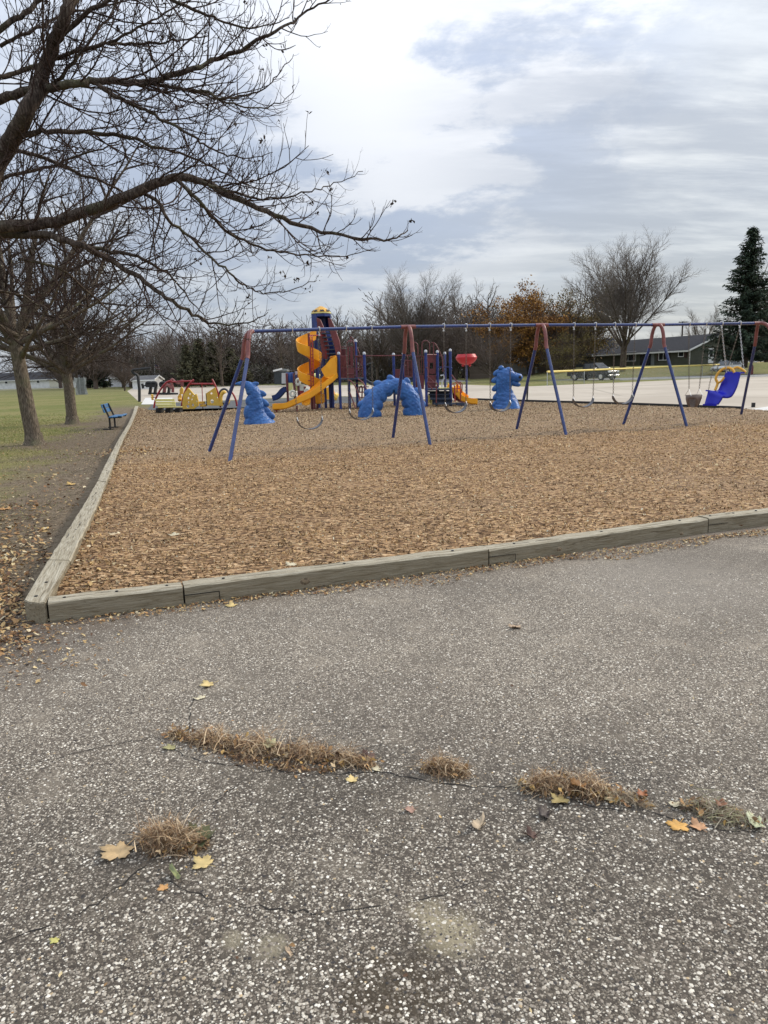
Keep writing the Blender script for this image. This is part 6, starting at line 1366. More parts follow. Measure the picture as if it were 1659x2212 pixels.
# near tree: limbs traced in space, twigs grown on them
nt_ = thing('bare_tree', (-5.35, 8.1, 0), 'large bare tree at the left edge whose limbs and twigs reach over the picture', 'tree')
rg = random.Random(77)
limbs = [  # (points px,py), start depth, end depth, start radius, end radius
    ([(-190, 900), (-150, 700), (-90, 560), (-35, 440), (0, 345), (35, 285), (60, 235), (85, 180), (112, 105), (140, 40), (165, -20), (185, -120)], 8.1, 7.7, .15, .045),
    ([(-120, 600), (-60, 505), (0, 489), (100, 484), (213, 448), (308, 409), (381, 384), (437, 392), (504, 426), (577, 456), (672, 493), (784, 515), (851, 518), (881, 497)], 8.0, 7.0, .095, .004),
    ([(300, 412), (340, 432), (358, 470), (403, 504), (448, 549), (493, 588), (538, 622), (566, 633), (627, 627), (684, 606)], 7.7, 7.2, .022, .003),
    ([(381, 386), (426, 431), (476, 487), (538, 526), (605, 543), (672, 552), (745, 552), (812, 540)], 7.5, 7.9, .022, .003),
    ([(437, 393), (504, 414), (560, 428), (616, 426), (672, 412), (722, 398), (784, 370)], 7.4, 6.9, .016, .003),
    ([(-60, 260), (0, 216), (84, 193), (150, 182), (207, 176), (291, 179), (358, 168), (420, 146), (476, 123), (532, 101), (594, 67), (644, 39), (700, 4), (760, -8)], 8.0, 7.3, .060, .005),
    ([(291, 179), (358, 188), (426, 196), (476, 210), (526, 207), (566, 193), (599, 162), (634, 117)], 7.6, 7.2, .022, .003),
    ([(400, 192), (448, 207), (504, 224), (566, 232), (610, 221), (637, 183)], 7.5, 7.1, .014, .003),
    ([(20, 300), (67, 286), (130, 284), (213, 288), (280, 297), (342, 319), (403, 336), (476, 370), (538, 403), (600, 425)], 7.9, 8.3, .040, .003),
    ([(207, 178), (245, 205), (280, 224), (336, 249), (392, 280), (442, 314), (493, 336), (549, 342), (589, 329)], 7.8, 7.5, .026, .003),
    ([(-40, 210), (0, 168), (56, 151), (129, 123), (213, 98), (280, 95), (347, 92), (392, 84), (450, 77)], 8.2, 8.0, .042, .006),
    ([(120, 90), (200, 20), (290, -20), (364, -4), (448, 34), (504, 53), (560, 59), (625, 38)], 7.9, 7.6, .035, .004),
    ([(-60, 520), (0, 507), (95, 510), (179, 532), (246, 566), (314, 610), (370, 650), (426, 683), (465, 700), (538, 697), (579, 674)], 7.8, 7.3, .055, .003),
    ([(425, 683), (455, 705), (490, 722), (540, 735), (556, 741)], 7.5, 7.3, .012, .003),
    ([(179, 532), (252, 545), (308, 560), (358, 590), (392, 622), (425, 665), (455, 690)], 7.7, 8.0, .024, .003),
    ([(-60, 140), (0, 67), (56, 28), (95, -10), (130, -60)], 8.1, 7.8, .045, .02),
    ([(40, 560), (130, 580), (200, 640), (260, 690), (330, 720)], 7.9, 8.4, .02, .003),
    ([(-60, 420), (20, 380), (110, 360), (190, 330), (260, 310)], 8.3, 8.8, .035, .006),
    ([(-60, 330), (60, 330), (160, 370), (240, 400), (310, 450), (370, 520)], 8.5, 8.9, .03, .004),
    ([(-40, 620), (50, 640), (120, 680), (160, 720)], 8.5, 8.8, .02, .004),
    ([(60, 240), (110, 190), (170, 120), (230, 40), (270, -30)], 7.8, 8.4, .03, .01),
    ([(230, 95), (300, 60), (370, 20), (450, -20)], 8.0, 8.2, .018, .006),
    ([(0, 100), (80, 60), (150, 30), (240, 10), (330, -10)], 8.3, 8.5, .025, .006)]
near = [(0, [(-5.35, 8.1, -.05), (-5.3, 8.1, .5), (-5.2, 8.1, 1.4), (-5.05, 8.1, 2.2), tuple(W(-150, 700, 8.1))], [.30, .25, .22, .20, .17])]
TS = [None, None, dict(seg=1, k=7, wander=.10, up=-.02, up2=.22, end=.3), dict(n=8.5, t0=.10, ang=46, ratio=.42, r=.0048, rk=.55, k=5, wander=.09, up=.16, tap=.35, end=.5),
      dict(n=7.0, t0=.15, ang=45, ratio=.42, r=.0034, rk=.6, k=3, wander=.12, up=.18, end=.6)]
TS2 = TS[2:]
tips = []
for li, (pts, Y0, Y1, r0, r1) in enumerate(limbs):
    n = len(pts); P = [W(x, y, Y0 + (Y1 - Y0) * (i / (n - 1)) + (.15 * math.sin(i * 1.9 + li) if i else 0)) for i, (x, y) in enumerate(pts)]
    C = catm(np.array([list(p) for p in P]), 5); m_ = len(C); r0 = r0 * (.80 if r0 > .03 else .88); tt = np.linspace(0, 1, m_); Rl = r0 * (1 - tt) ** 1.1 + r1 * (1 - (1 - tt) ** 1.1)
    C[1:-1] += np.array([[rg.gauss(0, .008) for _ in range(3)] for _ in range(m_ - 2)])
    V, F = polys_np([(C, Rl.tolist())]); V = V - np.array(nt_.location)
    np_mesh('limb', V, F, M['bark_dark'], nt_, smooth=True)
    seg = np.linalg.norm(np.diff(C, axis=0), axis=1); cum = np.concatenate([[0], np.cumsum(seg)]); q = .5 if li in (0, 1, 5) else .1; k = 0; ga = rg.uniform(0, 6)
    while q < cum[-1]:
        i = min(m_ - 2, int(np.searchsorted(cum, q)) - 1); f = (q - cum[i]) / max(seg[i], 1e-6); p = Vector(C[i] + (C[i + 1] - C[i]) * f); d = Vector(C[i + 1] - C[i]).normalized(); rem = cum[-1] - q; rl = Rl[i]
        ga += math.pi + rg.uniform(-.9, .9) if k % 2 else rg.uniform(-.5, .5); ax = rot_about(d.orthogonal().normalized(), d, ga); dd = rot_about(d, ax, R_(rg.uniform(32, 60)))
        L = min(1.45, .22 + rem * .34) * rg.uniform(.45, 1.15) * (1.0 if rl > .006 else .8)
        if dd.y > .2 and L > .6: L *= .8
        ob = []; branch(ob, p, dd, L, min(rl * .6, .004 + L * .006), 0, TS2, rg); near += [(2 + l, a, b) for l, a, b in ob]
        if rg.random() < .4: tips.append(ob[-1][1][-1])
        q += rg.uniform(.06, .13) if rl < .05 else rg.uniform(.12, .24); k += 1
tr0 = [(np.array(p), r) for l, p, r in near if l == 0]; V, F = polys_np(tr0); np_mesh('trunk', V - np.array(nt_.location), F, M['bark_dark'], nt_, smooth=True)
V, F = polys_np([(np.array(p), r) for l, p, r in near if l > 0]); tag(np_mesh('twigs', V - np.array(nt_.location), F, M['twig'], nt_), kind='stuff')
print('near twigs', len(near), len(F))
# withered seed clusters and last leaves
pts_ = [tips[rg.randrange(len(tips))] for _ in range(150)]; X = []; 
for p in pts_:
    for _ in range(rg.randrange(3, 9)): X.append([p[0] + rg.gauss(0, .014), p[1] + rg.gauss(0, .014), p[2] - abs(rg.gauss(0, .02))])
X = np.array(X); n = len(X); V, F, CC = scatter_leaves(X[:, 0], X[:, 1], X[:, 2], rng.uniform(.018, .045, n), pal([(.045, .025, .015), (.07, .04, .02), (.03, .02, .015)], n), 1.0)
tag(np_mesh('withered_leaves', V - np.array(nt_.location), F, M['leaf'], nt_, colors=CC), kind='stuff')

# background bare trees: shared templates
def bgS(kind):
    if kind == 'dome': return [dict(k=4, wander=.02, up=.1, end=.85), dict(n=15, t0=.62, ang=27, av=(.15, 1.75), ratio=2.9, rk=.36, k=9, wander=.04, up=.030, tap=0, end=.12), dict(n=1.35, t0=.25, ang=32, ratio=.36, rk=.30, k=6, wander=.07, up=.06, tap=.35), dict(n=2.7, t0=.12, ang=35, ratio=.55, r=.034, rk=.4, k=5, wander=.08, up=.09), dict(n=5.2, t0=.1, ang=34, ratio=.65, r=.021, rk=.5, k=3, wander=.12, up=.07)]
    if kind == 'vase': return [dict(k=4, wander=.03, up=.1, end=.8), dict(n=10, t0=.7, ang=27, ratio=3.0, rk=.42, k=9, wander=.05, up=.03, tap=0, end=.12), dict(n=.9, t0=.25, ang=28, ratio=.40, rk=.30, k=6, wander=.07, up=.06, tap=.5), dict(n=2.7, t0=.12, ang=35, ratio=.55, r=.034, rk=.4, k=5, wander=.08, up=.09), dict(n=5.2, t0=.1, ang=34, ratio=.65, r=.021, rk=.5, k=3, wander=.12, up=.07)]
    if kind == 'oval': return [dict(k=8, wander=.03, up=.1, end=.15), dict(n=20, t0=.18, ang=48, ratio=.46, rk=.3, k=7, wander=.06, up=.09, tap=.55, end=.2), dict(n=1.7, t0=.12, ang=38, ratio=.42, rk=.4, k=5, wander=.09, up=.05), dict(n=4.6, t0=.1, ang=38, ratio=.6, r=.020, rk=.5, k=3, wander=.12, up=.05)]
    if kind == 'bush': return [dict(k=3, wander=.03, up=.1, end=.8), dict(n=15, t0=.35, ang=42, ratio=3.4, rk=.32, k=7, wander=.07, up=.04, tap=0, end=.12), dict(n=2.4, t0=.1, ang=40, ratio=.40, rk=.4, k=5, wander=.1, up=.03, tap=.5), dict(n=4.2, t0=.1, ang=42, ratio=.5, r=.016, rk=.5, k=3, wander=.14, up=.03)]
TPL = {}
def bgtree(kind, seed, H0, r0, hgt):
    key = (kind, seed)
    if key not in TPL:
        out = make_tree(bgS(kind), H0, r0, seed); zt = max(q[2] for _, p, _ in out for q in p); A, B = split_meshes(out, 1, '', None); TPL[key] = (A, B, zt)
    return TPL[key]
MESH = {}
def place_bg(kind, seed, H0, r0, px, Y, ytop, label, tm='bark_dark', cm='twig_far', wide=1.0, z0=0, name='bare_tree', rot=None, cat='tree'):
    A, B, zt = bgtree(kind, seed, H0, r0, 0); p = W(px, 800, Y); top = W(px, ytop, Y).z; s = (top - z0) / zt; key = (kind, seed, tm, cm)
    t = thing(name, (0, 0, 0), label, cat)
    if key not in MESH:
        V, F = polys_np(A); a = np_mesh('trunk', V, F, M[tm], t, smooth=True); V, F = polys_np(B); b = np_mesh('crown', V, F, M[cm], t); MESH[key] = (a.data, b.data)
    else:
        for nm, me in zip(('trunk', 'crown'), MESH[key]): o = bpy.data.objects.new(nm, me); col.objects.link(o); o.parent = t
    t.location = (p.x, Y, z0); t.scale = (s * wide, s * wide, s); t.rotation_euler = (0, 0, rot if rot is not None else random.uniform(0, 6.28)); ORG[t] = Vector(t.location); return t
place_bg('dome', 12, 4.2, .42, 1345, 98, 484, 'tall wide vase-shaped bare tree in front of the olive ranch house', 'bark_dark', 'twig_far', 1.2, .9, rot=2.6)
place_bg('dome', 12, 4.2, .36, 905, 118, 560, 'tall spreading grey tree above the right half of the play structure', 'bark_dark', 'twig_far', 1.15, rot=.7)
place_bg('bush', 4, 2.6, .36, 1062, 86, 668, 'dense reddish brown bare tree whose trunk stands left of the serpent head', 'bark_dark', 'twig_far2', 1.0)
place_bg('oval', 5, 13, .34, 1062, 126, 594, 'upright grey bare tree rising behind the dense reddish tree', 'bark_dark', 'twig_far3', 1.2)
place_bg('bush', 6, 2.6, .34, 985, 122, 628, 'round brown bare tree left of the reddish one, above the steps', 'bark_dark', 'twig_far2', 1.0)
place_bg('vase', 9, 3.0, .42, 1183, 108, 660, 'dark forked tree between the third swing arch and the small garage', 'bark_dark', 'twig_far2', .8)
place_bg('oval', 11, 12, .3, 1232, 112, 640, 'slim dark tree with a leaning fork left of the pickup', 'bark_dark', 'twig_far2', 1.0)
place_bg('oval', 13, 12, .28, 738, 128, 655, 'bushy grey tree directly behind the tower roof', 'bark_dark', 'twig_far', 1.3)
place_bg('vase', 8, 3.2, .40, 815, 124, 645, 'grey bare tree behind the tower stair', 'bark_dark', 'twig_far3', .9)
place_bg('oval', 5, 13, .34, 610, 120, 680, 'bare grey tree left of the tower above the first beam span', 'bark_dark', 'twig_far', 1.35)
place_bg('bush', 4, 2.6, .36, 655, 112, 688, 'low spreading brown tree behind the yellow spiral slide', 'bark_dark', 'twig_far2', 1.0)
place_bg('oval', 11, 12, .3, 478, 120, 690, 'narrow grey tree behind the first swing leg', 'bark_dark', 'twig_far', 1.3)
place_bg('bush', 6, 2.6, .34, 385, 130, 700, 'wide bare tree over the pale house and black seats', 'bark_dark', 'twig_far', 1.1)
place_bg('oval', 13, 12, .28, 440, 125, 690, 'bare tree with a slender dark trunk just behind the yellow climber', 'bark_dark', 'twig_far', 1.2)
place_bg('bush', 4, 2.6, .36, 266, 105, 752, 'small bare ornamental tree on the far lawn by the white garage', 'bark_dark', 'twig_far2', .9)
place_bg('bush', 6, 2.6, .34, 140, 150, 770, 'small dark multi-stemmed tree in front of the white ranch house', 'bark_dark', 'twig_far2', .9)
place_bg('oval', 5, 13, .34, 30, 215, 740, 'brown tree rising behind the white ranch house roof at far left', 'bark_dark', 'twig_far2', 1.8)
place_bg('vase', 9, 3.0, .42, 1520, 150, 645, 'thin leafless tree between the vase-shaped tree and the large spruce', 'bark_dark', 'twig_far3', 1.0, 1)
place_bg('oval', 13, 12, .28, 1655, 118, 560, 'bare tree behind the large spruce at the right edge', 'bark_dark', 'twig_far3', 1.3, 1)
place_bg('bush', 4, 2.6, .36, 1440, 165, 700, 'low bare tree just over the ridge of the olive house', 'bark_dark', 'twig_far3', 1.2, 1)
place_bg('bush', 6, 2.6, .34, 1105, 124, 632, 'bare brown tree between the orange tree and the grey upright tree', 'bark_dark', 'twig_far', 1.1)
place_bg('bush', 4, 2.6, .36, 840, 126, 655, 'spreading brown tree behind the overhead rail of the play structure', 'bark_dark', 'twig_far2', 1.2)
place_bg('vase', 9, 3.0, .42, 1010, 130, 600, 'tall grey tree just left of the dense reddish tree', 'bark_dark', 'twig_far3', 1.2)
# autumn trees: bare structure with leaves still hanging
def leafy(px, Y, ytop, label, cols, seed, wide, nleaf, z0=0, spread=.45, size=.22):
    t = place_bg('bush', seed, 2.6, .36, px, Y, ytop, label, 'bark_dark', 'twig_far2', wide, z0, 'autumn_tree'); A, B, zt = TPL[('bush', seed)]
    E = np.array([np.array(p)[-1] for p, r in B]); rg2 = np.random.default_rng(seed + 40); i = rg2.integers(0, len(E), nleaf); X = E[i]; cl = (np.sin(X[:, 0] * 1.4 + 1) * np.cos(X[:, 1] * 1.7) + np.sin(X[:, 2] * 1.9)) > -.35 + rg2.normal(0, .3, nleaf); X = X[cl]; X = X + rg2.normal(0, .28, X.shape); n = len(X)
    V, F, CC = scatter_quads(X[:, 0], X[:, 1], X[:, 2], rg2.uniform(size * .6, size * 1.3, n), rg2.uniform(size * .4, size, n), pal(cols, n, .3, rng=rg2), 1.0, rng=rg2)
    o = np_mesh('leaves', V, F, M['leaf'], t, colors=CC); tag(o, kind='stuff'); return t
leafy(1150, 112, 606, 'autumn tree still holding orange brown leaves behind the third swing arch', [(.36, .18, .04), (.42, .22, .05), (.24, .11, .03), (.15, .075, .03)], 4, 1.1, 52000)
leafy(1240, 116, 612, 'thinning olive brown autumn tree left of the vase-shaped tree', [(.17, .14, .045), (.22, .16, .05), (.12, .09, .035), (.24, .14, .045)], 6, .95, 24000)
leafy(1215, 104, 712, 'lower yellow olive autumn tree hanging over the dark pickup', [(.26, .21, .055), (.20, .16, .045), (.13, .11, .04)], 6, 1.0, 9000, size=.2)
# far wood as one mass
rgm = np.random.default_rng(5); Vs, Fs, b = [], [], 0
for i in range(56):
    px = 120 + i * 21 + rgm.uniform(-12, 12); Y = rgm.uniform(138, 185); kind, sd, h0, r0 = [('bush', 4, 2.6, .36), ('bush', 6, 2.6, .34), ('oval', 5, 13, .34)][i % 3]; A, B, zt = bgtree(kind, sd, h0, r0, 0)
    yt = 684 + 14 * math.sin(i * 1.3) + rgm.uniform(-14, 20) - (42 if 850 < px < 1280 else 0) + (18 if px < 420 else 0); s = W(px, yt, Y).z / zt; sel = [q for j, q in enumerate(A + B) if len(q[0]) > 4 or j % 4 == 0]; sel = [(p, [max(x, .03) for x in r]) for p, r in sel if True]
    V, F = polys_np([(p, r) for p, r in sel if r[0] > .031 or rgm.random() < .7]); a = rgm.uniform(0, 6.28); c_, s_ = math.cos(a), math.sin(a); V = V * s * np.array([1.25, 1.25, 1]); V = np.stack([V[:, 0] * c_ - V[:, 1] * s_ + W(px, 800, Y).x, V[:, 0] * s_ + V[:, 1] * c_ + Y, V[:, 2]], -1); Vs.append(V); Fs.append(F + b); b += len(V)
wood = np_mesh('far_wood', np.concatenate(Vs), np.concatenate(Fs), M['twig_far2']); tag(wood, 'mass of brown leafless trees closing the view behind the houses', 'wood', kind='stuff'); print('wood', sum(len(f) for f in Fs))
# undergrowth behind the fences
n = 42000; px = rgm.uniform(300, 1260, n); Y = rgm.uniform(128, 160, n); xs = np.array([(q - 829.5) / FP for q in px]) * Y; zs = rgm.random(n) ** 1.3 * (3.6 + 2.2 * np.sin(px * .021) + 1.2 * np.sin(px * .07))
V, F, CC = scatter_quads(xs, Y, zs, rgm.uniform(.5, 1.6, n), rgm.uniform(.04, .16, n), pal([(.055, .045, .038), (.085, .068, .056), (.04, .036, .028), (.06, .06, .035)], n, .3, rng=rgm), 1.1, rng=rgm)
tag(np_mesh('undergrowth', V, F, M['leaf'], colors=CC), 'tangled brown undergrowth along the foot of the far trees', 'undergrowth', kind='stuff')

# conifers
def spruce(px, Y, ytop, wide, label, seed, z0=0, cols=((.036, .058, .034), (.060, .082, .046), (.022, .036, .024)), layers=46, droop=-.18, name='spruce_tree'):
    rg2 = np.random.default_rng(seed); p = W(px, 800, Y); H_ = W(px, ytop, Y).z - z0; t = thing(name, (p.x, Y, z0), label, 'tree')
    MB().tube([(p.x, Y, z0 - .2), (p.x, Y, z0 + H_ * .5), (p.x, Y, z0 + H_ * .99)], [H_ * .022, H_ * .013, .02], 8).build('trunk', M['bark_dark'], t)
    X = []; D = []; Ls = []; limbs_ = []
    for i in range(layers):
        f = i / layers; z = H_ * (.06 + .93 * f); Rm = wide * (1 - f) ** .85 * H_ * .5
        for k in range(rg2.integers(6, 10)):
            a = rg2.uniform(0, 6.28); R2 = Rm * rg2.uniform(.55, 1.12) + .1; nn = max(3, int(R2 / .22)); pts = []
            for j in range(nn + 1):
                q = j / nn; r = R2 * q; zz2 = z + r * (droop + .22 * q * q) + .25 * (1 - f); pts.append((math.cos(a) * r, math.sin(a) * r, zz2))
                for _ in range(5): X.append((pts[-1][0] + rg2.normal(0, .12), pts[-1][1] + rg2.normal(0, .12), zz2 - abs(rg2.normal(0, .13)))); Ls.append(rg2.uniform(.22, .5)); D.append(a + rg2.normal(0, .7))
            limbs_.append((pts[0], pts[-1]))
    X = np.array(X); n = len(X); az = np.array(D); L = np.array(Ls)[:, None]; tl = rg2.normal(-.35, .35, n); a = np.stack([np.cos(az) * np.cos(tl), np.sin(az) * np.cos(tl), np.sin(tl)], -1); b = np.stack([-np.sin(az), np.cos(az), rg2.normal(0, .6, n)], -1) * .07
    P = np.stack([X - b, X + b, X + a * L + b * .3, X + a * L - b * .3], 1).reshape(-1, 3); tag(np_mesh('needle_sprays', P, np.arange(n * 4).reshape(-1, 4), M['needles'], t, colors=np.repeat(pal(cols, n, .3, rng=rg2), 4, 0)), kind='stuff')
    V, F = polys_np([(np.array([a_, [(x + y) / 2 for x, y in zip(a_, b_)], b_]), [.03, .02, .01]) for a_, b_ in limbs_]); tag(np_mesh('boughs', V, F, M['bark_dark'], t), kind='stuff'); return t
spruce(1608, 92, 484, .60, 'tall dark spruce standing beside the olive house near the right edge', 3, 1.0, layers=60)
spruce(1668, 112, 560, .55, 'second dark spruce cut by the right edge of the frame', 4, 1.0, layers=40)
spruce(207, 160, 782, 1.15, 'small dense dark spruce between the white ranch house and white garage', 6, 0, layers=34)
for i, (px, yt, wd, lab) in enumerate(((405, 742, .62, 'leftmost dark evergreen of the clump behind the pink rails'), (432, 728, .6, 'tallest olive green evergreen of the clump behind the yellow climber'), (462, 735, .6, 'rightmost evergreen of the clump behind the yellow climber'), (497, 748, .8, 'pointed dark spruce just left of the first swing arch'), (518, 770, .8, 'low green evergreen shrub behind the first swing leg'))):
    spruce(px, 118 + i * 2, yt, wd, lab, 20 + i, 0, ((.10, .10, .055), (.13, .12, .065), (.075, .072, .042)), 26, .25, 'evergreen_tree')

# ------------------------------------------------------------------ grass
n = 230000; yy = 5 + rng.random(n) ** 1.6 * 34; xx = rng.uniform(-26, -2.2, n); e0, e1 = G(52, 1296), G(291, 878)
xl = e0.x + (yy - e0.y) * (e1.x - e0.x) / (e1.y - e0.y); dl = xl - xx
keep = (dl > .15) & (xx > -yy * .57 - .6); pr_ = np.clip((dl + np.sin(yy * .9) * .9 + rng.normal(0, .6, n) - .8) / 2.2, .04, 1) * np.where((yy < 8.3) & (xx > -9), .25, 1)
pr_ = pr_ * np.clip((38 - yy) / 16, 0, 1); keep &= rng.random(n) < pr_; xx, yy = xx[keep], yy[keep]; n = len(xx); h = rng.uniform(.012, .038, n); az = rng.uniform(0, 6.28, n); wd = .002 + yy * .00028
bx_, by_ = np.cos(az) * wd, np.sin(az) * wd; lx, ly = rng.normal(0, .02, n), rng.normal(0, .02, n)
P = np.stack([np.stack([xx - bx_, yy - by_, np.zeros(n)], -1), np.stack([xx + bx_, yy + by_, np.zeros(n)], -1), np.stack([xx + lx, yy + ly, h], -1)], 1).reshape(-1, 3)
C = pal([(.19, .22, .045), (.27, .26, .075), (.38, .32, .14), (.48, .40, .21), (.13, .16, .035)], n, .25, [4, 4, 4, 2.5, 2])
tag(np_mesh('lawn_grass', P, np.arange(n * 3).reshape(-1, 3), M['straw'], colors=np.repeat(C, 3, 0)), kind='stuff')

# ------------------------------------------------------------------ leaf litter
litx, lity, litz, lits = [], [], [], []
def litter(n, fx, z=.008, s=(.03, .07)):
    for _ in range(n): x, y = fx(); litx.append(x); lity.append(y); litz.append(z + random.uniform(0, .012)); lits.append(random.uniform(*s))
gx_ = lambda a, b, c, d: (lambda: (lambda p: (p.x, p.y))(G(random.uniform(a, b), random.uniform(c, d))))
def lblob(px, py, sx_, sy_):
    def f():
        while True:
            p = G(random.gauss(px, sx_), random.gauss(py, sy_)); e0 = G(52, 1296); e1 = G(291, 878); xl = e0.x + (p.y - e0.y) * (e1.x - e0.x) / (e1.y - e0.y)
            if p.x < (xl - .02 if p.y > e0.y else 9): return p.x, p.y
    return f
litter(1500, lblob(-5, 1270, 45, 62), s=(.015, .055)); litter(500, lblob(20, 1390, 75, 45), s=(.012, .04)); litter(300, lblob(60, 1360, 120, 40), s=(.01, .03)); litter(380, gx_(0, 110, 1090, 1220)); litter(160, gx_(0, 190, 1020, 1100)); litter(110, gx_(0, 210, 930, 1040), s=(.04, .08))
def along():
    t = random.random() ** .8; i = t * 26; p = fo[0] + dv * i; o = random.random() ** 1.25 * (.10 + .13 * min(1, i / 2.5)) * (1 + .35 * math.sin(i * 3.1) + .2 * math.sin(i * 7.7)) + .012; return (p.x + dv.y * o, p.y - dv.x * o)
litter(17000, along, .008, (.010, .034))
def inside_edge():
    i = random.random() ** 1.5; p, q = G(125, 1275, MZ), G(290, 890, MZ); o = abs(random.gauss(0, .16)); r = p.lerp(q, i ** 1.3 * .6); return (r.x + o + .05, r.y)
litter(500, inside_edge, MZ + .025, (.02, .06)); litter(450, lambda: (lambda p: (p.x + random.gauss(0, .45), p.y + random.gauss(0, .5)))(G(285, 985)), MZ + .03, (.03, .07))
litter(130, lambda: (lambda p: (p.x, p.y))(G(random.uniform(200, 1600), random.uniform(900, 1190))), MZ + .035, (.03, .06))
litter(45, gx_(0, 1600, 1300, 2200), .008, (.008, .022))
litx, lity, litz, lits = map(np.array, (litx, lity, litz, lits)); ok = (lity > 1.0)
n = len(litx); V, F, CC = scatter_leaves(litx, lity, litz, lits * 1.0, pal([(.50, .34, .15), (.36, .21, .09), (.58, .46, .25), (.24, .13, .06), (.13, .07, .04), (.66, .56, .37)], n, .25, [4, 5, 2, 4, 3, 1.3]), .3)
tag(np_mesh('leaf_litter', V, F, M['leaf'], colors=CC), kind='stuff')

# crumbs, bark bits and twigs on the bare soil left of the timbers
n = 30000; yy = 3.6 + rng.random(n) ** 1.3 * 22; e0, e1 = G(52, 1296), G(291, 878); xl = e0.x + (yy - e0.y) * (e1.x - e0.x) / (e1.y - e0.y); xx = xl - .03 - rng.random(n) ** 1.5 * 4.5; kq = xx > -yy * .6 - .5; xx, yy = xx[kq], yy[kq]; n = len(xx)
V, F, CC = scatter_quads(xx, yy, np.full(n, .008), .008 + .03 * rng.random(n) ** 2, .004 + .010 * rng.random(n), pal([(.30, .21, .13), (.18, .12, .075), (.09, .06, .04), (.42, .32, .2), (.05, .035, .025)], n, .3), .25)
tag(np_mesh('soil_debris', V, F, M['leaf'], colors=CC), kind='stuff')

# single leaves that can be pointed at
def maple(px, py, wdt, colr, label, rot=0.0, curl=.35, z=.008, lobes=5, squash=1.0, name='fallen_leaf', cat='leaf'):
    p = G(px, py, z); rs = random.Random(int(px * 7 + py)); out = []; K_ = 5 if lobes == 5 else 3
    tipsA = [-125, -62, 0, 62, 125] if K_ == 5 else [-75, 0, 75]
    for i, a in enumerate(tipsA):
        R1 = (1 if abs(a) < 10 else .92 if abs(a) < 90 else .62) * rs.uniform(.88, 1.08)
        for da, rr in ((-29, .60), (-20, .84), (-11, .80), (0, 1), (10, .82), (19, .86), (29, .60)): aa = R_(a + da + 90); out.append((math.cos(aa) * rr * R1, math.sin(aa) * rr * R1))
    out.append((0.05, -.30)); out.append((.015, -.25)); out.append((.015, -.85)); out.append((-.02, -.85)); out.append((-.02, -.25)); out.append((-.05, -.30))
    out.sort(key=lambda q: math.atan2(q[1] + .001, q[0])) if False else None
    m = MB(); V = [(0, 0)] + [(x * .55, y * .55) for x, y in out] + out; k = len(out); s = wdt / 1.5; P = []
    ca, sa = math.cos(rot), math.sin(rot)
    for x, y in V:
        r = math.hypot(x, y); zc = curl * s * (r * r * .55 * (1 + .6 * math.sin(3 * math.atan2(y, x) + rs.uniform(-.1, .1) + px)) ) ; x2, y2 = x * s, y * s * squash; P.append((p.x + x2 * ca - y2 * sa, p.y + x2 * sa + y2 * ca, z + abs(zc)))
    F = [];
    for i in range(k): j = (i + 1) % k; F.append((0, 1 + i, 1 + j)); F.append((1 + i, 1 + k + i, 1 + k + j, 1 + j))
    m.add(P, F); key = 'leaf_' + '_'.join(str(int(c * 100)) for c in colr)
    if key not in M: M[key] = pm(key, colr, .6, 0, .25, 25, .2, c2=tuple(c * .72 for c in colr), dirt=tuple(c * .5 for c in colr))
    o = m.build(name, M[key], None, True, 60); so = o.modifiers.new('solid', 'SOLIDIFY'); so.thickness = .0008
    return tag(o, label, cat)
TAN, YEL, CRM, ORG_, DRK, OLV, PNK, GRN = (.58, .40, .20), (.62, .47, .20), (.60, .53, .36), (.56, .29, .07), (.09, .045, .03), (.07, .075, .022), (.42, .25, .18), (.24, .26, .11)
maple(262, 1835, .115, TAN, 'largest pale tan maple leaf, left of the round tuft of dry grass', 2.6, .35)
maple(443, 1866, .075, YEL, 'pale yellow maple leaf tucked against the lower right of the round grass tuft', 1.1, .4)
maple(428, 1818, .10, OLV, 'crumpled olive green leaf on the right side of the round grass tuft', -.4, .9, .02)
maple(380, 1888, .075, GRN, 'narrow folded green leaf pointing down below the round grass tuft', 2.2, 1.0, .012, 3, .45)
maple(354, 1919, .035, (.50, .27, .10), 'tiny orange leaf at the tip of the stem below the round grass tuft', .8, .3)
maple(452, 1478, .085, YEL, 'yellow leaf lying alone above the long grass row', 1.9, .3)
maple(432, 1509, .06, CRM, 'small pale curled leaf just below the lone yellow leaf', .4, .5, squash=.6)
maple(368, 1614, .06, (.36, .33, .15), 'small olive leaf at the left end of the long grass row', 2.9, .5)
maple(583, 1611, .065, (.46, .44, .24), 'pale green leaf standing on top of the long grass row', .5, .9, .035)
maple(796, 1643, .07, DRK, 'dark brown curled leaf at the right end of the long grass row', .5, .9, .02)
maple(816, 1662, .04, CRM, 'small cream leaf right of the long grass row', 1.3, .5)
maple(762, 1686, .05, YEL, 'small yellow leaf just below the right half of the long grass row', .3, .5)
maple(889, 1749, .045, PNK, 'small pinkish leaf on the asphalt below the small grass tuft', 2, .6)
maple(1037, 1784, .08, (.46, .36, .24), 'curled two-tone tan leaf lying below the middle of the grass row', .9, .9, squash=.5)
maple(1151, 1806, .05, DRK, 'dark brown upright leaf fragment on the asphalt below the middle grass tuft', 1.6, 1.2)
maple(1180, 1760, .08, (.045, .03, .025), 'blackish shrivelled leaf below the left end of the middle grass tuft', 1.2, .8, squash=.5)
maple(1213, 1728, .075, (.48, .36, .14), 'mustard leaf stuck in the bottom of the middle grass tuft', 2.1, .6, .012)
maple(1252, 1695, .06, (.36, .17, .045), 'rust brown leaf on top of the middle grass tuft', 2.1, .8, .05)
maple(1329, 1727, .07, (.60, .52, .30), 'cream leaf at the left end of the pale grass tuft', .6, .8, .012)
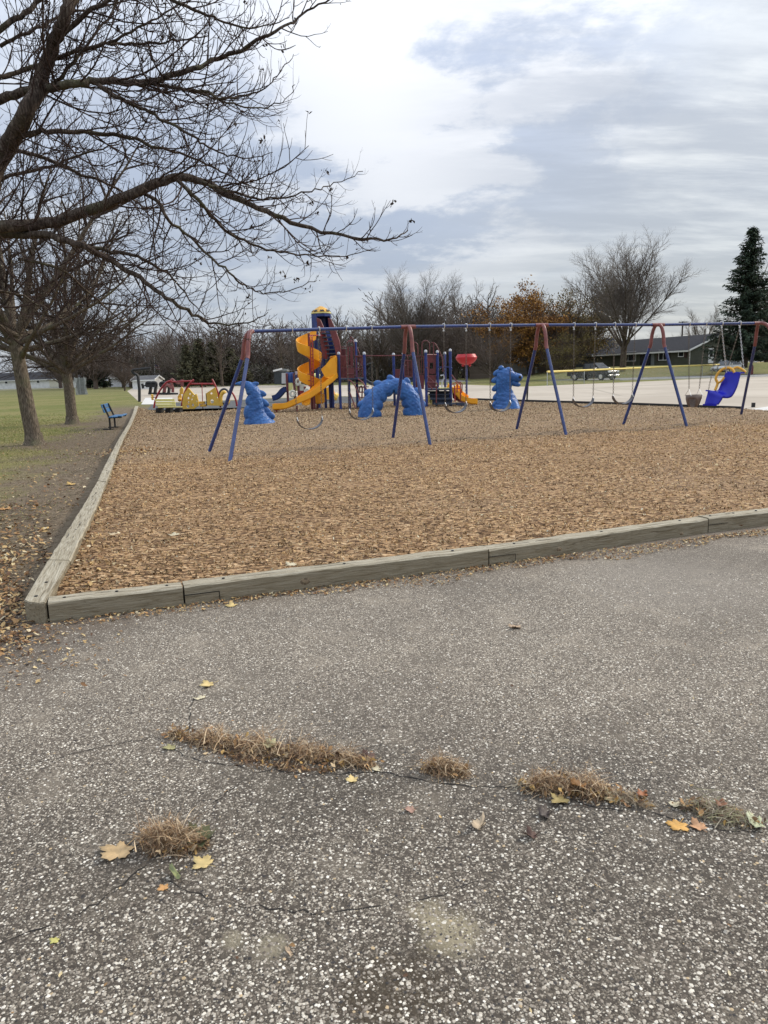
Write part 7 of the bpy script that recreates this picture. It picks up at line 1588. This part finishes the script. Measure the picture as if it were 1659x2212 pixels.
maple(1390, 1717, .04, (.34, .12, .04), 'small russet leaf at the right end of the pale grass tuft', .4, .8, .03)
maple(1459, 1737, .05, CRM, 'small cream leaf at the upper left of the rightmost grass tuft', 2.8, .6)
maple(1466, 1781, .075, (.60, .33, .08), 'bright orange leaf below the rightmost grass tuft', 2.4, .15)
maple(1512, 1788, .06, (.55, .30, .15), 'salmon orange leaf right of the bright orange leaf', .3, .5)
maple(1560, 1738, .045, (.22, .08, .03), 'small dark rust leaf on top of the rightmost grass tuft', .7, .8, .04)
maple(1638, 1779, .10, (.50, .52, .32), 'pale greenish leaf curling at the right edge of the picture', 1.4, .8, .012, squash=.6)
maple(367, 1311, .10, YEL, 'yellow leaf at the foot of the front timber near the corner', .9, .6)
maple(315, 1310, .07, (.55, .50, .28), 'pale leaf at the foot of the front timber left of the yellow one', 2.3, .7)
maple(552, 1281, .09, ORG_, 'orange leaf among the litter in front of the timber with the large knot', 1.4, .5)
maple(499, 1309, .085, YEL, 'yellow leaf lying flat just in front of the litter strip', .1, .4)
maple(632, 1221, .10, CRM, 'pale leaf on the mulch touching the back of the front timber', 1.1, .5, MZ + .05)
maple(375, 1156, .11, CRM, 'pale leaf alone on the mulch behind the left half of the front timber', .2, .4, MZ + .045)
maple(248, 1154, .11, (.55, .43, .26), 'tan leaf on the mulch just right of the side timbers', 1.8, .5, MZ + .045)
maple(97, 1143, .15, (.55, .36, .12), 'golden leaf on bare soil left of the second side timber', 2.0, .5)
maple(154, 1047, .16, (.58, .38, .12), 'golden leaf on bare soil left of the third side timber', .9, .5)
maple(14, 1100, .15, (.52, .28, .09), 'orange leaf on bare soil at the left edge', 1.2, .5)
maple(21, 1139, .11, CRM, 'white-looking pale leaf on bare soil at the left edge', 2.6, .5)
maple(1114, 1354, .08, (.42, .30, .19), 'small tan leaf alone on the asphalt in front of the second timber joint', 2.6, .6)
maple(120, 2030, .03, (.50, .46, .14), 'tiny yellow green leaf near the lower left corner', 2.6, .3)
maple(625, 2055, .045, (.46, .34, .22), 'thin tan leaf scrap near the pale stains at the bottom', 2.1, .5, squash=.4)

# dry grass tufts in the crack ------------------------------------------------
def tuft(pts, hw, hgt, n, label, cols, Lr=(.05, .13), flat=.5, seed=1):
    rg2 = np.random.default_rng(seed); P = np.array([list(G(*p))[:2] for p in pts]); t = thing('dry_grass_tuft', (*P.mean(0), 0), label, 'grass tuft', 'dry grass tufts growing along the asphalt crack')
    seg = np.linalg.norm(np.diff(P, axis=0), axis=1); cum = np.concatenate([[0], np.cumsum(seg)]); s = rg2.uniform(0, cum[-1], n); i = np.clip(np.searchsorted(cum, s) - 1, 0, len(seg) - 1); f = (s - cum[i]) / seg[i]; c = P[i] + (P[i + 1] - P[i]) * f[:, None]
    ph_ = seed * 1.7; k = np.sin(np.pi * np.clip(s / cum[-1], .04, .96)) ** .4 * np.clip(.75 + .45 * np.sin(s * 29 + ph_) + .35 * np.sin(s * 67 + ph_ * 2) + .2 * np.sin(s * 131), .12, 1.6); c = c + rg2.normal(0, 1, (n, 2)) * (hw * k)[:, None] * .55
    az = rg2.uniform(0, 6.28, n) * .55 + np.round(s * 14) * 1.9; el = np.abs(rg2.normal(0, flat, n)); L = rg2.uniform(*Lr, n) * np.clip(k, .5, 1.2); wd = rg2.uniform(.0006, .0017, n); m = 6; d = np.stack([np.cos(az) * np.cos(el), np.sin(az) * np.cos(el), np.sin(el)], -1); p = np.stack([c[:, 0], c[:, 1], rg2.random(n) ** 1.6 * hgt * k], -1); p -= d * (L * .4)[:, None] * np.array([1, 1, 0]); cur = rg2.normal(0, .35, (n, 3)); rows = []
    for j in range(m):
        sd = np.stack([-d[:, 1], d[:, 0], .25 * np.ones(n)], -1); w2 = wd * (1 - .75 * j / (m - 1)); pz = p.copy(); pz[:, 2] = np.maximum(pz[:, 2], .004 + .002 * (j % 2)); rows.append(pz - sd * w2[:, None]); rows.append(pz + sd * w2[:, None]); p = p + d * (L / (m - 1))[:, None]; d = d + cur * .28 + np.array([0, 0, -.22]); d /= np.linalg.norm(d, axis=1, keepdims=True)
    V = np.stack(rows, 1).reshape(-1, 3); F = np.concatenate([(np.arange(n) * 2 * m)[:, None] + np.array([2 * j, 2 * j + 1, 2 * j + 3, 2 * j + 2]) for j in range(m - 1)]); V = V - np.array(t.location)
    C = pal(cols, n, .3, rng=rg2); tag(np_mesh('blades', V, F, M['straw'], t, colors=np.repeat(C, 2 * m, 0)), kind='stuff')
    nl = n // 6; s2 = rg2.integers(0, n, nl); Vq, Fq, Cq = scatter_leaves(c[s2, 0] + rg2.normal(0, hw * .5, nl), c[s2, 1] + rg2.normal(0, hw * .6, nl), .006 + rg2.random(nl) * hgt * .65, .006 + .026 * rg2.random(nl) ** 2, pal([(.42, .24, .10), (.24, .13, .06), (.55, .41, .24), (.10, .06, .035), (.48, .30, .10)], nl, .3, rng=rg2), .6, rng=rg2); tag(np_mesh('leaf_crumbs', Vq - np.array(t.location), Fq, M['leaf'], t, colors=Cq), kind='stuff')
    return t
ST = [(.50, .35, .20), (.35, .22, .115), (.21, .125, .07), (.62, .48, .31), (.11, .065, .04)]
tuft([(368, 1590), (430, 1603), (500, 1615), (590, 1628), (680, 1640), (760, 1648), (812, 1662)], .045, .045, 5200, 'longest row of matted straw-brown dead grass growing in the crack', ST, seed=1)
tuft([(470, 1625), (560, 1650), (650, 1662), (720, 1668)], .035, .012, 1300, 'flat brown grass debris lying just below the longest grass row', [(.22, .14, .08), (.14, .085, .05), (.09, .055, .035)], (.03, .08), .15, 2)
tuft([(912, 1668), (955, 1665), (1002, 1680)], .038, .045, 1200, 'small isolated brown grass tuft right of the longest row', ST, (.04, .11), .5, 3)
tuft([(1150, 1705), (1200, 1705), (1260, 1713), (1312, 1722)], .050, .055, 2800, 'bushy reddish brown grass tuft in the middle of the right half', ST, (.05, .13), .5, 4)
tuft([(1322, 1730), (1365, 1732), (1405, 1745)], .036, .035, 850, 'pale wispy grass tuft attached right of the bushy reddish tuft', [(.50, .42, .30), (.38, .30, .20), (.26, .19, .12)], (.04, .10), .45, 5)
tuft([(1470, 1745), (1530, 1757), (1585, 1775), (1620, 1786)], .040, .035, 1500, 'rightmost flattened grey straw grass tuft reaching the picture edge', [(.40, .35, .26), (.28, .22, .15), (.18, .13, .09), (.34, .32, .18)], (.04, .11), .4, 6)
tuft([(318, 1822), (360, 1828), (405, 1832), (440, 1830)], .042, .055, 2600, 'round brown grass tuft at lower left beside the largest tan leaf', ST, (.05, .13), .55, 7)
tuft([(1120, 1700), (1150, 1702)], .02, .02, 120, 'thin pale roots trailing left from the bushy reddish tuft', [(.45, .4, .3), (.3, .25, .18)], (.06, .12), .2, 8)
